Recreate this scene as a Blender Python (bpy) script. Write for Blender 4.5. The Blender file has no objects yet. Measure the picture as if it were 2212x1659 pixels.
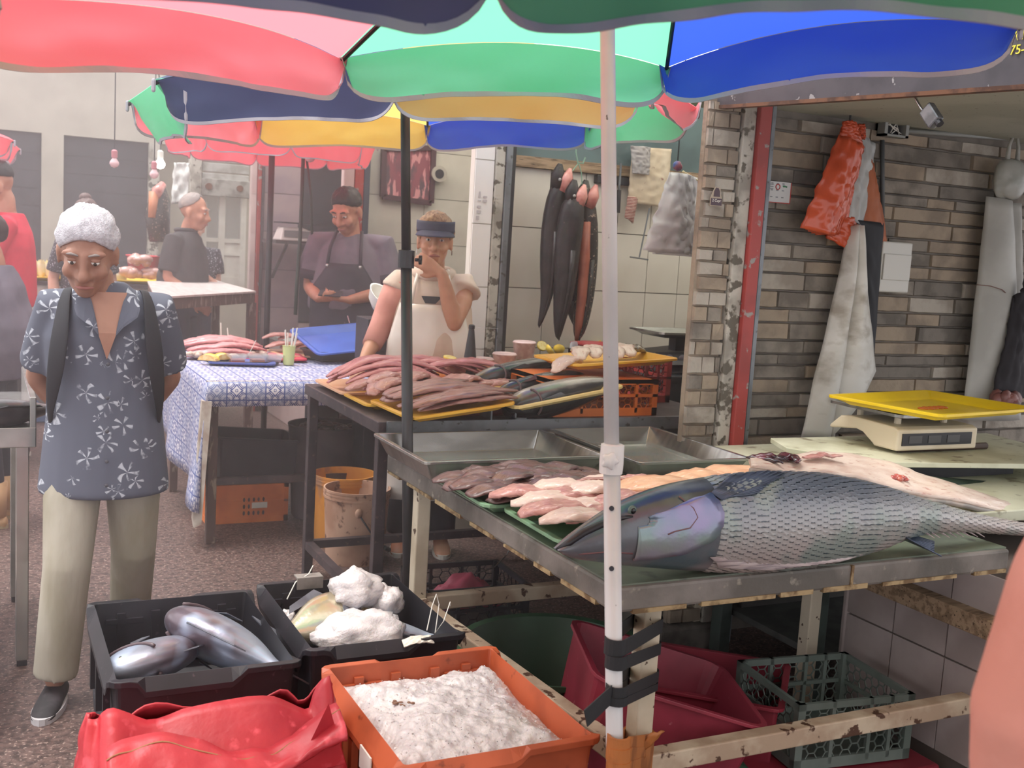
import bpy, math, random
import numpy as np
from mathutils import Vector, Matrix, noise as mnoise
pi = math.pi
# ------------------------------------------------------------------ camera, sky, sun, exposure
SC = bpy.context.scene
COL = SC.collection
F, CX, CY, CH = 2350.0, 1106.0, 829.5, 1.50
PITCH, ROLL, YAW = math.radians(7.26), 0.06, math.radians(26.3)
FH = np.array([math.sin(YAW), math.cos(YAW), 0.0]); RH = np.array([math.cos(YAW), -math.sin(YAW), 0.0]); UP = np.array([0, 0, 1.0])
FW = FH*math.cos(PITCH) - UP*math.sin(PITCH)
CU = FH*math.sin(PITCH) + UP*math.cos(PITCH)
RR = RH*math.cos(ROLL) + CU*math.sin(ROLL)
UU = -RH*math.sin(ROLL) + CU*math.cos(ROLL)
CAM = np.array([0, 0, CH])
cd = bpy.data.cameras.new('camera'); cam = bpy.data.objects.new('camera', cd); COL.objects.link(cam)
cam.matrix_world = Matrix(((RR[0], UU[0], -FW[0], 0), (RR[1], UU[1], -FW[1], 0), (RR[2], UU[2], -FW[2], CH), (0, 0, 0, 1)))
cd.sensor_width = 36; cd.sensor_fit = 'HORIZONTAL'; cd.lens = F/2212*36; cd.clip_start = .05; cd.clip_end = 200
cd.dof.use_dof = True; cd.dof.focus_distance = 3.2; cd.dof.aperture_fstop = 7.0
SC.camera = cam

def srgb(h):
    h = h.lstrip('#'); c = [int(h[i:i+2], 16)/255 for i in (0, 2, 4)]
    return tuple((x/12.92 if x <= .04045 else ((x+.055)/1.055)**2.4) for x in c) + (1.0,)

WORLD_STRENGTH, SUN_STRENGTH, EXPOSURE = 1.0, 2.2, 1.0
w = bpy.data.worlds.new('overcast_sky'); SC.world = w; w.use_nodes = True
wn = w.node_tree.nodes; wl = w.node_tree.links; wn.clear()
wo = wn.new('ShaderNodeOutputWorld'); wb = wn.new('ShaderNodeBackground')
wt = wn.new('ShaderNodeTexCoord'); ws = wn.new('ShaderNodeSeparateXYZ'); wr = wn.new('ShaderNodeValToRGB')
wl.new(wt.outputs['Generated'], ws.inputs[0]); wl.new(ws.outputs['Z'], wr.inputs[0])
wr.color_ramp.elements[0].position = 0.0; wr.color_ramp.elements[0].color = (.80, .80, .84, 1)
wr.color_ramp.elements[1].position = .9; wr.color_ramp.elements[1].color = (1.0, .99, .98, 1)
wl.new(wr.outputs[0], wb.inputs[0]); wb.inputs[1].default_value = WORLD_STRENGTH; wl.new(wb.outputs[0], wo.inputs[0])
sl = bpy.data.lights.new('sun', 'SUN'); sl.energy = SUN_STRENGTH; sl.angle = math.radians(35); sl.color = (1, .97, .93)
so = bpy.data.objects.new('sun', sl); COL.objects.link(so)
so.rotation_euler = Vector((.30, -.10, -1.0)).to_track_quat('-Z', 'Y').to_euler()
vs = SC.view_settings
vs.view_transform = 'Standard'; vs.look = 'None'; vs.gamma = 1; vs.exposure = EXPOSURE; vs.use_curve_mapping = False
SC.cycles.max_bounces = 5; SC.cycles.transparent_max_bounces = 5; SC.cycles.volume_bounces = 1
SC.cycles.sample_clamp_indirect = 6

# ------------------------------------------------------------------ picture measurements to places in the market
def ray(px, py): return RR*(px-CX)/F - UU*(py-CY)/F + FW
def PZ(px, py, z=0.0):
    d = ray(px, py); return Vector(CAM + d*((z-CH)/d[2]))
def PY(px, py, Y):
    d = ray(px, py); return Vector(CAM + d*(Y/d[1]))
def PX(px, py, X):
    d = ray(px, py); return Vector(CAM + d*(X/d[0]))
def PD(px, py, depth): return Vector(CAM + ray(px, py)*depth)
def cf(lat, dep, z=0.0):
    p = RH*lat + FH*dep; return Vector((p[0], p[1], z))

# ------------------------------------------------------------------ mesh building
class MB:
    def __init__(s): s.v = []; s.f = []; s.uv = None
    def add(s, vs, fs):
        o = len(s.v); s.v += [tuple(p) for p in vs]; s.f += [tuple(i+o for i in f) for f in fs]; return s
    def box(s, c, d, rz=0, taper=1.0):
        x, y, z = d[0]/2, d[1]/2, d[2]/2; co, si = math.cos(rz), math.sin(rz); vs = []
        for k, sz in ((1, -z), (taper, z)):
            for a, b in ((-x, -y), (x, -y), (x, y), (-x, y)):
                vs.append((c[0]+(a*co-b*si)*k, c[1]+(a*si+b*co)*k, c[2]+sz))
        return s.add(vs, [(3, 2, 1, 0), (4, 5, 6, 7), (0, 1, 5, 4), (1, 2, 6, 5), (2, 3, 7, 6), (3, 0, 4, 7)])
    def box2(s, a, b):
        return s.box(((a[0]+b[0])/2, (a[1]+b[1])/2, (a[2]+b[2])/2), (abs(b[0]-a[0]), abs(b[1]-a[1]), abs(b[2]-a[2])))
    def beam(s, a, b, wd, ht, up=(0, 0, 1)):
        a, b = Vector(a), Vector(b); t = (b-a).normalized(); u = Vector(up)
        r = t.cross(u)
        if r.length < 1e-4: r = t.cross(Vector((0, 1, 0)))
        r.normalize(); u = r.cross(t).normalized(); vs = []
        for p in (a, b):
            for i, j in ((-1, -1), (1, -1), (1, 1), (-1, 1)): vs.append(p + r*(i*wd/2) + u*(j*ht/2))
        return s.add(vs, [(3, 2, 1, 0), (4, 5, 6, 7), (0, 1, 5, 4), (1, 2, 6, 5), (2, 3, 7, 6), (3, 0, 4, 7)])
    def loft(s, rings, caps=True, closed=True):
        o = len(s.v); n = len(rings[0])
        for r in rings: s.v += [tuple(p) for p in r]
        m = n if closed else n-1
        for i in range(len(rings)-1):
            for j in range(m):
                k = (j+1) % n
                s.f.append((o+i*n+j, o+i*n+k, o+(i+1)*n+k, o+(i+1)*n+j))
        if caps:
            s.f.append(tuple(o+j for j in reversed(range(n)))); e = o+(len(rings)-1)*n
            s.f.append(tuple(e+j for j in range(n)))
        return s
    def tube(s, pts, r, n=8, round_ends=False, flat=1.0, up=None):
        P = [Vector(p) for p in pts]; R = list(r) if hasattr(r, '__len__') else [r]*len(P)
        if round_ends:
            t0 = (P[0]-P[1]).normalized(); t1 = (P[-1]-P[-2]).normalized(); a, b = R[0], R[-1]
            P = [P[0]+t0*a*.95, P[0]+t0*a*.72] + P + [P[-1]+t1*b*.72, P[-1]+t1*b*.95]
            R = [a*.3, a*.7] + R + [b*.7, b*.3]
        rings = []; prev = None
        for i, p in enumerate(P):
            t = (P[min(i+1, len(P)-1)] - P[max(i-1, 0)])
            if t.length < 1e-9: t = Vector((0, 0, 1))
            t.normalize()
            if prev is None:
                u = Vector(up) if up else (Vector((0, 0, 1)) if abs(t.z) < .9 else Vector((0, 1, 0)))
            else: u = prev
            u = (u - t*u.dot(t)); u.normalize(); prev = u; v = t.cross(u)
            rings.append([p + (u*math.cos(2*pi*k/n)*flat + v*math.sin(2*pi*k/n))*R[i] for k in range(n)])
        return s.loft(rings)
    def lathe(s, prof, c=(0, 0, 0), n=24, cap=True, sx=1, sy=1):
        rings = [[(c[0]+r*sx*math.cos(2*pi*k/n), c[1]+r*sy*math.sin(2*pi*k/n), c[2]+z) for k in range(n)] for r, z in prof]
        return s.loft(rings, caps=cap)
    def ell(s, c, r, n=12, m=8, rot=None):
        rings = []
        for i in range(m+1):
            th = pi*min(max(i/m, .03), .97); rr = []
            for k in range(n):
                ph = 2*pi*k/n
                p = Vector((r[0]*math.sin(th)*math.cos(ph), r[1]*math.sin(th)*math.sin(ph), -r[2]*math.cos(th)))
                if rot: p = rot @ p
                rr.append(Vector(c)+p)
            rings.append(rr)
        return s.loft(rings)
    def grid(s, fn, nu, nv, closed_u=False):
        o = len(s.v)
        for i in range(nu + (0 if closed_u else 1)):
            for j in range(nv+1): s.v.append(tuple(fn(i/nu, j/nv)))
        cu = nu if closed_u else nu+1
        for i in range(nu):
            for j in range(nv):
                a, b = i, (i+1) % cu
                s.f.append((o+a*(nv+1)+j, o+b*(nv+1)+j, o+b*(nv+1)+j+1, o+a*(nv+1)+j+1))
        return s
    def poly(s, pts, th, nrm=(0, 0, 1)):
        n = len(pts); N = Vector(nrm)*th
        return s.add([Vector(p) for p in pts] + [Vector(p)+N for p in pts],
                     [tuple(reversed(range(n))), tuple(range(n, 2*n))] + [(i, (i+1) % n, n+(i+1) % n, n+i) for i in range(n)])
    def xf(s, M):
        s.v = [tuple(M @ Vector(p)) for p in s.v]; return s
    def mesh(s, name):
        me = bpy.data.meshes.new(name); me.from_pydata(s.v, [], s.f); me.validate(); me.update(); return me

def rrect(w, d, r, k=3, m=4):
    pts = []; r = min(r, w/2-.001, d/2-.001)
    cs = [(w/2-r, d/2-r, 0), (-w/2+r, d/2-r, pi/2), (-w/2+r, -d/2+r, pi), (w/2-r, -d/2+r, 1.5*pi)]
    for q, (x, y, a) in enumerate(cs):
        for i in range(k+1): pts.append((x+r*math.cos(a+i*pi/2/k), y+r*math.sin(a+i*pi/2/k)))
        p = pts[-1]; nx, ny, na = cs[(q+1) % 4]; e = (nx+r*math.cos(na), ny+r*math.sin(na))
        for i in range(1, m): pts.append((p[0]+(e[0]-p[0])*i/m, p[1]+(e[1]-p[1])*i/m))
    return pts
def pan(w, d, h, t=.004, flare=.03, rim=.01, r=.03, top=None, m=4, rimdrop=.006):
    """an open rectangular pan, tray or box: w x d measured at the rim, walls drawn in by flare towards the bottom"""
    B = MB(); top = top or (lambda x, y: 0.0)
    def ring(off, z, usetop):
        return [(x, y, z + (top(x/(w/2), y/(d/2)) if usetop else 0)) for x, y in rrect(w+2*off, d+2*off, max(r+off, .004), 3, m)]
    rings = [ring(-rim-flare-.012, 0, 0), ring(-rim-flare, .008, 0), ring(-rim-.001, h-rimdrop-.004, 1), ring(0, h-rimdrop-.004, 1), ring(0, h, 1),
             ring(-rim-t, h, 1), ring(-rim-flare-t, t+.008, 0), ring(-rim-flare-t-.012, t, 0)]
    return B.loft(rings)

def bare(o):
    return o
def place_local(mb, parent):
    if parent is not None:
        M = parent.get('_m')
        chain = []; p = parent
        while p is not None: chain.append(p); p = p.parent
        Mw = Matrix.Identity(4)
        for q in reversed(chain): Mw = Mw @ (Matrix.Translation(q.location) @ q.rotation_euler.to_matrix().to_4x4() @ Matrix.Diagonal((*q.scale, 1)))
        mb.xf(Mw.inverted())
    return mb
def part(name, mb, mat, parent=None, smooth=False, bevel=0, solid=0, sub=0, world=False, remesh=0, relax=0, kind=None, label=None, angle=None):
    if world: place_local(mb, parent)
    me = mb.mesh(name); o = bpy.data.objects.new(name, me); COL.objects.link(o)
    me.materials.append(mat)
    if smooth: me.polygons.foreach_set('use_smooth', [True]*len(me.polygons))
    if parent is not None: o.parent = parent
    if solid:
        md = o.modifiers.new('s', 'SOLIDIFY'); md.thickness = solid; md.offset = 0
    if bevel:
        md = o.modifiers.new('b', 'BEVEL'); md.width = bevel; md.segments = 2; md.limit_method = 'ANGLE'; md.angle_limit = math.radians(50)
    if remesh:
        md = o.modifiers.new('r', 'REMESH'); md.mode = 'VOXEL'; md.voxel_size = remesh; md.use_smooth_shade = True
    if relax:
        md = o.modifiers.new('l', 'SMOOTH'); md.iterations = relax; md.factor = .5
    if sub:
        md = o.modifiers.new('u', 'SUBSURF'); md.levels = sub; md.render_levels = sub
    if angle is not None:
        try: me.set_sharp_from_angle(angle=angle)
        except Exception: pass
    if kind: o['kind'] = kind
    if label: o['label'] = label
    return o
def thing(name, label, cat, loc=(0, 0, 0), rz=0, group=None):
    o = bpy.data.objects.new(name, None); COL.objects.link(o); o.empty_display_size = .05
    o.location = loc; o.rotation_euler = (0, 0, rz); return tag(o, label, cat, group)
def tag(o, label, cat, group=None, kind=None):
    if label: o['label'] = label
    if cat: o['category'] = cat
    if group: o['group'] = group
    if kind: o['kind'] = kind
    return o
def one(name, label, cat, mb, mat, group=None, **k):
    """a thing that is a single mesh built in market coordinates: origin moved to its base"""
    a = np.array(mb.v); c = a.mean(0); c[2] = a[:, 2].min(); mb.v = [tuple(p) for p in (a-c)]
    o = part(name, mb, mat, None, **k); o.location = c; return tag(o, label, cat, group)
def struct(name, mb, mat, parent=None, **k):
    o = part(name, mb, mat, parent, **k)
    if parent is None: o['kind'] = 'structure'
    return o
def dup(o, parent=None, loc=None, rot=None, label=None):
    c = o.copy(); COL.objects.link(c); c.parent = parent
    if loc is not None: c.location = loc
    if rot is not None: c.rotation_euler = rot
    if label: c['label'] = label
    for ch in list(o.children): dup(ch, c)
    return c
def N3(p, s=1.0): return mnoise.noise(Vector(p)*s)
def lerp(a, b, t): return a+(b-a)*t

# ------------------------------------------------------------------ materials
MATS = {}
def mat(name, c, rough=.6, metal=0.0, c2=None, ns=6, lo=.45, hi=.6, c3=None, ns3=30, lo3=.62, hi3=.68, bump=0.0, bs=40, coat=0.0, transl=0.0,
        sss=0.0, alpha=1.0, stretch=None, spec=.5, trans=0.0, emit=0.0, sheen=0.0, detail=5, wave=None):
    if name in MATS: return MATS[name]
    m = bpy.data.materials.new(name); m.use_nodes = True; N = m.node_tree.nodes; L = m.node_tree.links
    b = N['Principled BSDF']; out = N['Material Output']
    b.inputs['Base Color'].default_value = srgb(c); b.inputs['Roughness'].default_value = rough; b.inputs['Metallic'].default_value = metal
    b.inputs['Specular IOR Level'].default_value = spec
    if coat: b.inputs['Coat Weight'].default_value = coat; b.inputs['Coat Roughness'].default_value = .12
    if sss: b.inputs['Subsurface Weight'].default_value = sss; b.inputs['Subsurface Radius'].default_value = (.03, .015, .01); b.inputs['Subsurface Scale'].default_value = .3
    if alpha < 1: b.inputs['Alpha'].default_value = alpha
    if trans: b.inputs['Transmission Weight'].default_value = trans
    if emit: b.inputs['Emission Color'].default_value = srgb(c); b.inputs['Emission Strength'].default_value = emit
    if sheen: b.inputs['Sheen Weight'].default_value = sheen
    tc = N.new('ShaderNodeTexCoord'); src = tc.outputs['Object']
    if stretch:
        mp = N.new('ShaderNodeMapping'); mp.inputs['Scale'].default_value = stretch; L.new(src, mp.inputs[0]); src = mp.outputs[0]
    col = None
    def layer(prev, c1, cc, sc, lo, hi, dt=detail):
        t = N.new('ShaderNodeTexNoise'); t.inputs['Scale'].default_value = sc; t.inputs['Detail'].default_value = dt; L.new(src, t.inputs['Vector'])
        mr = N.new('ShaderNodeMapRange'); mr.inputs[1].default_value = lo; mr.inputs[2].default_value = hi; L.new(t.outputs['Fac'], mr.inputs[0])
        mx = N.new('ShaderNodeMix'); mx.data_type = 'RGBA'; L.new(mr.outputs[0], mx.inputs['Factor'])
        if prev is None: mx.inputs['A'].default_value = srgb(c1)
        else: L.new(prev, mx.inputs['A'])
        mx.inputs['B'].default_value = srgb(cc); return mx.outputs['Result']
    if c2: col = layer(None, c, c2, ns, lo, hi)
    if c3: col = layer(col, c, c3, ns3, lo3, hi3)
    if wave:  # (scale, colour, distortion, direction)
        t = N.new('ShaderNodeTexWave'); t.inputs['Scale'].default_value = wave[0]; t.inputs['Distortion'].default_value = wave[2]; t.bands_direction = wave[3]
        L.new(src, t.inputs['Vector']); mx = N.new('ShaderNodeMix'); mx.data_type = 'RGBA'
        mr = N.new('ShaderNodeMapRange'); mr.inputs[1].default_value = .5; mr.inputs[2].default_value = 1; L.new(t.outputs['Fac'], mr.inputs[0]); L.new(mr.outputs[0], mx.inputs['Factor'])
        if col is None: mx.inputs['A'].default_value = srgb(c)
        else: L.new(col, mx.inputs['A'])
        mx.inputs['B'].default_value = srgb(wave[1]); col = mx.outputs['Result']
    if col is not None: L.new(col, b.inputs['Base Color'])
    if bump:
        t = N.new('ShaderNodeTexNoise'); t.inputs['Scale'].default_value = bs; t.inputs['Detail'].default_value = 4; L.new(src, t.inputs['Vector'])
        bp = N.new('ShaderNodeBump'); bp.inputs['Strength'].default_value = bump; bp.inputs['Distance'].default_value = .01; L.new(t.outputs['Fac'], bp.inputs['Height'])
        L.new(bp.outputs[0], b.inputs['Normal'])
    if transl:
        t = N.new('ShaderNodeBsdfTranslucent'); mx = N.new('ShaderNodeMixShader'); mx.inputs[0].default_value = transl
        if col is not None: L.new(col, t.inputs[0])
        else: t.inputs[0].default_value = srgb(c)
        L.new(b.outputs[0], mx.inputs[1]); L.new(t.outputs[0], mx.inputs[2]); L.new(mx.outputs[0], out.inputs['Surface'])
    MATS[name] = m; return m
# ------------------------------------------------------------------ shared materials
m_floor = mat('terrazzo_floor', '#5f4a45', .5, c2='#3f302d', ns=38, lo=.42, hi=.6, c3='#927c73', ns3=85, lo3=.58, hi3=.64, bump=.4, bs=70)
m_stone = [mat('cladding_stone_grey', '#8a8278', .85, c2='#6d665e', ns=9, bump=.5, bs=35), mat('cladding_stone_tan', '#9c8d7b', .85, c2='#85786a', ns=8, bump=.5, bs=35),
           mat('cladding_stone_dark', '#7a736b', .85, c2='#645e57', ns=9, bump=.5, bs=35), mat('cladding_stone_pale', '#aaa297', .85, c2='#8f867b', ns=8, bump=.5, bs=35)]
m_mortar = mat('stone_backing', '#79726a', .9, c2='#6a645c', ns=12)
m_tilew = mat('white_wall_tile', '#dcd6cc', .25, c2='#cfc8bc', ns=3, lo=.4, hi=.7, bump=.03, bs=15)
m_tilep = mat('pink_wall_tile', '#c9b4b0', .3, c2='#bba4a1', ns=3)
m_tileg = mat('grey_counter_tile', '#a89c98', .3, c2='#998d89', ns=4)
m_grout = mat('tile_grout', '#6f675f', .9)
m_plaster = mat('painted_plaster', '#b5aea2', .8, c2='#a69f94', ns=3, lo=.4, hi=.7, bump=.1, bs=20)
m_teal = mat('teal_paint', '#5d7275', .7, c2='#526467', ns=4)
m_ceil = mat('ceiling_paint', '#a9ab9f', .8, c2='#9c9e92', ns=3, c3='#6d6b60', ns3=60, lo3=.68, hi3=.72)
m_darkin = mat('dark_opening_shade', '#34343c', .7, c2='#2d2d34', ns=4)  # shade inside doorways and recesses, given as a flat dark colour
m_peel = mat('peeling_white_paint', '#b5b0a6', .7, c2='#8b867d', ns=7, c3='#5c564c', ns3=22, lo3=.55, hi3=.6, bump=.3, bs=30)
m_redpost = mat('chipped_red_paint', '#9d3a36', .5, c2='#8b322f', ns=5, c3='#8f8a86', ns3=18, lo3=.62, hi3=.66)
m_gpost = mat('grey_steel_post', '#7d8186', .45, metal=.5, c2='#6b6e72', ns=9, c3='#4f4d4a', ns3=30)
m_dchan = mat('dark_channel', '#2c2d31', .5, metal=.3)
m_wood = mat('weathered_wood', '#a48b70', .75, c2='#7d6750', ns=6, stretch=(1, 8, 8), c3='#4a3a2c', ns3=14, lo3=.6, hi3=.68, bump=.2, bs=30)
m_rust = mat('rust', '#6e4a35', .85, c2='#4e3428', ns=20)
m_black = mat('black_plastic', '#26262b', .45, c2='#2f2f35', ns=9)
m_steel = mat('stainless_steel', '#b2b2ae', .26, metal=.85, c2='#9b9b97', ns=5, stretch=(1, 6, 1))
m_bmetal = mat('brown_black_steel', '#4b4144', .5, c2='#3c3437', ns=9, c3='#6b5652', ns3=40, lo3=.63, hi3=.68, metal=.2)
m_white = mat('white_plastic', '#e3e0d8', .4, c2='#d5d1c8', ns=6)
m_chrome = mat('bright_metal', '#b9b9b6', .25, metal=.9)

# ------------------------------------------------------------------ the ground and the stall walls
floor = struct('floor', MB().add([(-9, -3, 0), (9, -3, 0), (9, 16, 0), (-9, 16, 0)], [(0, 1, 2, 3)]), m_floor)
rnd = random.Random(4)
def tiles(parent, name, x0, x1, z0, z1, y, tw, th, mt, th_=.008, gap=.005, skip=None, face=-1):
    """separate wall tiles on a wall that faces -Y, one mesh shared by all full tiles"""
    full = MB().box((0, 0, 0), (tw-gap, th_, th-gap)); me = full.mesh(name); me.materials.append(mt)
    z = z0
    while z < z1-.02:
        x = x0
        while x < x1-.02:
            wx, wz = min(tw, x1-x), min(th, z1-z)
            if not (skip and skip(x+wx/2, z+wz/2)):
                if wx > tw-.001 and wz > th-.001:
                    o = bpy.data.objects.new(name, me); COL.objects.link(o); o.parent = parent
                else:
                    o = part(name, MB().box((0, 0, 0), (wx-gap, th_, wz-gap)), mt, parent)
                o.location = Vector((x+wx/2, y+face*th_/2+rnd.uniform(-.0006, .0006), z+wz/2)) - parent.location
                o.modifiers.clear()
            x += tw
        z += th
def stones(parent, x0, x1, z0, z1, y, mats, lmin=.13, lmax=.34):
    z = z0
    while z < z1-.02:
        h = rnd.choice((.045, .055, .06, .07)); h = min(h, z1-z); x = x0 - rnd.uniform(0, .12)
        while x < x1-.02:
            l = rnd.uniform(lmin, lmax); a, b = max(x, x0), min(x+l, x1)
            if b-a > .02:
                d = rnd.uniform(.008, .02); B = MB(); n = 5; top = []; bot = []
                for i in range(n+1):
                    u = a+.002+(b-a-.004)*i/n
                    top.append((u, z+h-.002-abs(N3((u*9, z*31, 1)))*.006)); bot.append((u, z+.002+abs(N3((u*9, z*31, 7)))*.006))
                ring = bot + top[::-1]
                c = ((a+b)/2, z+h/2)
                fr = [(c[0]+(p[0]-c[0])*.97, y-d-rnd.uniform(0, .003), c[1]+(p[1]-c[1])*.9) for p in ring]
                B.loft([[(p[0], y, p[1]) for p in ring], fr])
                part('stone', B, rnd.choices(mats, (5, 4, 3, 2))[0], parent, world=True)
            x += l
        z += h
# stone stall: divider wall that faces the camera
wall_stone = struct('wall_stone', MB().box2((2.66, 3.42, 0), (5.2, 3.54, 2.09)), m_mortar)
stones(wall_stone, 2.68, 4.45, .62, 2.05, 3.42, m_stone, .15, .40)
wall_stone_pier = struct('wall_stone_pier', MB().box2((2.36, 3.32, 0), (2.50, 3.345, 2.07)), m_stone[1])
stones(wall_stone_pier, 2.36, 2.50, .10, 2.06, 3.32, [m_stone[1], m_stone[3], m_stone[0], m_stone[1]], .06, .16)
struct('trim_1', MB().box2((2.30, 3.26, 0), (2.56, 3.6, .10)), mat('concrete_foot', '#77716a', .9, c2='#5a554f', ns=8, bump=.5, bs=20), bevel=.01)
struct('trim_2', MB().box2((2.505, 3.29, .0), (2.56, 3.42, 2.08)), m_peel, bevel=.004)
struct('trim_3', MB().box2((2.562, 3.27, .0), (2.615, 3.44, 2.08)), m_redpost, bevel=.004)
struct('trim_4', MB().box2((2.617, 3.29, .0), (2.632, 3.44, 2.08)), m_dchan)
struct('trim_5', MB().box2((2.634, 3.30, .0), (2.658, 3.44, 2.08)), m_gpost, bevel=.003)
struct('ceiling', MB().box2((2.43, .6, 2.075), (5.2, 3.6, 2.12)), m_ceil)
# out-of-view roof over the other stalls, made translucent to brighten them inside
struct('roof', MB().box2((2.3, 3.62, 2.45), (5.2, 13.2, 2.46)), mat('translucent_roof', '#f4f2ea', .6, transl=.9))
# tiled stall behind the woman
wall_tiled = struct('wall_tiled', MB().box2((2.39, 5.1, 0), (5.2, 5.22, 2.45)), m_grout)
tiles(wall_tiled, 'tile', 2.461, 3.72, .343, 1.90, 5.1, .21, .3134, m_tilew)
part('plaster_band', MB().box2((2.40, 5.075, 1.95), (5.0, 5.1, 2.45)), m_teal, wall_tiled)
part('wood_batten', MB().box2((2.40, 5.06, 1.90), (5.0, 5.1, 1.955)), m_wood, wall_tiled)
part('edge_strip', MB().box2((2.40, 5.08, 0), (2.458, 5.1, 1.9)), m_tilew, wall_tiled)
struct('wall_tiled_side', MB().box2((4.0, 3.6, 0), (4.1, 5.1, 2.45)), m_tilew)
pier_b = struct('wall_white_pier', MB().box2((2.195, 5.0, 0), (2.30, 5.05, 2.46)), m_tilew)
tiles(pier_b, 'tile', 2.195, 2.30, .343, 2.45, 5.0, .105, .3134, mat('bright_pier_tile', '#e6e2e0', .25))
struct('trim_6', MB().box2((2.302, 4.98, 0), (2.352, 5.2, 2.46)), m_peel, bevel=.004)
struct('trim_7', MB().box2((2.354, 4.97, 0), (2.388, 5.2, 2.46)), m_gpost, bevel=.004)
struct('trim_8', MB().box2((2.389, 4.985, 0), (2.412, 5.2, 2.46)), m_dchan)
# printed notice on the white pier: small black drawings
# third stall, beige panels
wall_panels = struct('wall_panels', MB().box2((2.32, 7.1, 0), (5.2, 7.22, 2.45)), mat('panel_grout', '#9a938a', .8))
tiles(wall_panels, 'tile', 2.33, 3.3, .53, 2.42, 7.1, .42, .3134, mat('beige_panel_tile', '#c3bdb2', .5, c2='#b6b0a6', ns=3), gap=.004)
struct('wall_panels_side', MB().box2((4.0, 5.2, 0), (4.1, 7.1, 2.45)), m_plaster)
pier_c = struct('wall_pink_pier', MB().box2((2.145, 7.0, 0), (2.215, 7.06, 2.46)), m_tilep)
tiles(pier_c, 'tile', 2.145, 2.215, .53, 2.45, 7.0, .07, .3134, m_tilep)
struct('trim_9', MB().box2((2.217, 6.98, 0), (2.275, 7.2, 2.46)), m_redpost, bevel=.004)
struct('trim_10', MB().box2((2.277, 6.98, 0), (2.318, 7.2, 2.46)), mat('blue_grey_post', '#454c59', .5, metal=.3), bevel=.004)
# fourth stall: pink-grey tiles, dark recess and low curb
wall_dim = struct('wall_dim', MB().box2((2.09, 9.05, 0), (5.2, 9.2, 2.45)), m_grout)
m_tiled4 = mat('mauve_tile', '#a38f92', .4, c2='#94828a', ns=3)
tiles(wall_dim, 'tile', 2.10, 2.42, .24, 2.43, 9.05, .32, .3134, m_tiled4)
part('recess_panel', MB().box2((2.42, 9.02, .75), (3.0, 9.05, 2.45)), m_darkin, wall_dim)  # dark panel standing in for the unlit recess
part('recess_panel', MB().box2((2.42, 9.03, .0), (3.4, 9.05, .74)), m_tilep, wall_dim)
struct('wall_dim_side', MB().box2((3.4, 7.2, 0), (3.5, 9.05, 2.45)), m_darkin)
struct('wall_low_curb', MB().box2((2.16, 7.25, 0), (2.28, 8.95, .62)), m_tilep, bevel=.006)
struct('trim_11', MB().box2((2.14, 7.22, .62), (2.31, 8.98, .66)), mat('curb_cap', '#8d8884', .7, c2='#7a7571', ns=6), bevel=.006)
pier_d = struct('wall_small_pier', MB().box2((1.985, 9.0, 0), (2.03, 9.06, 2.46)), m_tilep)
tiles(pier_d, 'tile', 1.985, 2.03, .22, 2.45, 9.0, .045, .3134, m_tilep)
struct('trim_12', MB().box2((2.032, 8.97, 0), (2.062, 9.2, 2.46)), m_redpost, bevel=.004)
struct('trim_13', MB().box2((2.064, 8.97, 0), (2.088, 9.2, 2.46)), m_bmetal, bevel=.004)
# far end of the aisle: building with two openings, their shade coloured into slatted panels
yE = 11.0
xs = [PY(px, 290, yE).x for px in (-330, 90, 138, 322, 345)]
zt = PY(230, 300, yE).z
wall_end = struct('wall_end', MB().box2((xs[0], yE, zt), (xs[4]+3.0, yE+.15, 3.6)), m_plaster)
struct('wall_end_pillar', MB().box2((xs[1], yE, 0), (xs[2], yE+.15, zt)), m_plaster)
struct('trim_14', MB().box2((xs[3], yE-.03, 0), (xs[4], yE+.15, zt)), m_peel)
for i, (a, b) in enumerate(((xs[0], xs[1]), (xs[2], xs[3]))):
    d = struct('door_%d' % (i+1), MB().box2((a, yE+.05, 0), (b, yE+.1, zt)), m_darkin)
    nz = int(zt/.16)
    for k in range(4, nz):
        part('slat', MB().box2((a+.01, yE+.04, k*.16), (b-.01, yE+.05, k*.16+.153)), m_darkin, d)
# stall with half lowered roller shutter and the stall with the lit bulb
yS = 10.2
def sx(px): return PY(px, 450, yS).x
zs = lambda py: PY(480, py, yS).z
shutter = thing('roller_shutter', 'half lowered pale grey roller shutter above the glass door', 'shutter', (sx(485), yS, zs(430)))
z = zs(418)
while z < 2.6:
    part('slat', MB().box2((sx(434), yS-.01, z), (sx(536), yS+.01, z+.085)), mat('shutter_grey', '#b3b2ae', .5, c2='#98968f', ns=9), shutter, world=True, bevel=.008); z += .092
part('bottom_bar', MB().box2((sx(432), yS-.035, zs(425)), (sx(538), yS+.03, zs(388))), mat('shutter_bar', '#a3a19b', .5, c2='#7f7c75', ns=12), shutter, world=True, bevel=.006)
for q in (448, 515): part('lock', MB().tube([(sx(q), yS-.035, zs(405)), (sx(q), yS-.055, zs(405))], .03, 10), m_rust, shutter, world=True)
struct('trim_15', MB().box2((sx(408), yS-.05, 0), (sx(432), yS+.1, 2.6)), m_peel, bevel=.006)
struct('wall_shop_back', MB().box2((sx(330), yS+1.2, 0), (sx(600)+.8, yS+1.3, 2.6)), m_plaster)
gd = thing('glass_door', 'white framed glass door under the half lowered shutter', 'door', (sx(490), yS+.12, 0))
for a, b, c, e in ((440, 452, 395, 640), (478, 492, 395, 640), (526, 538, 395, 640)):
    part('stile', MB().box2((sx(a), yS+.1, zs(640)), (sx(b), yS+.15, zs(395))), m_white, gd, world=True)
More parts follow.
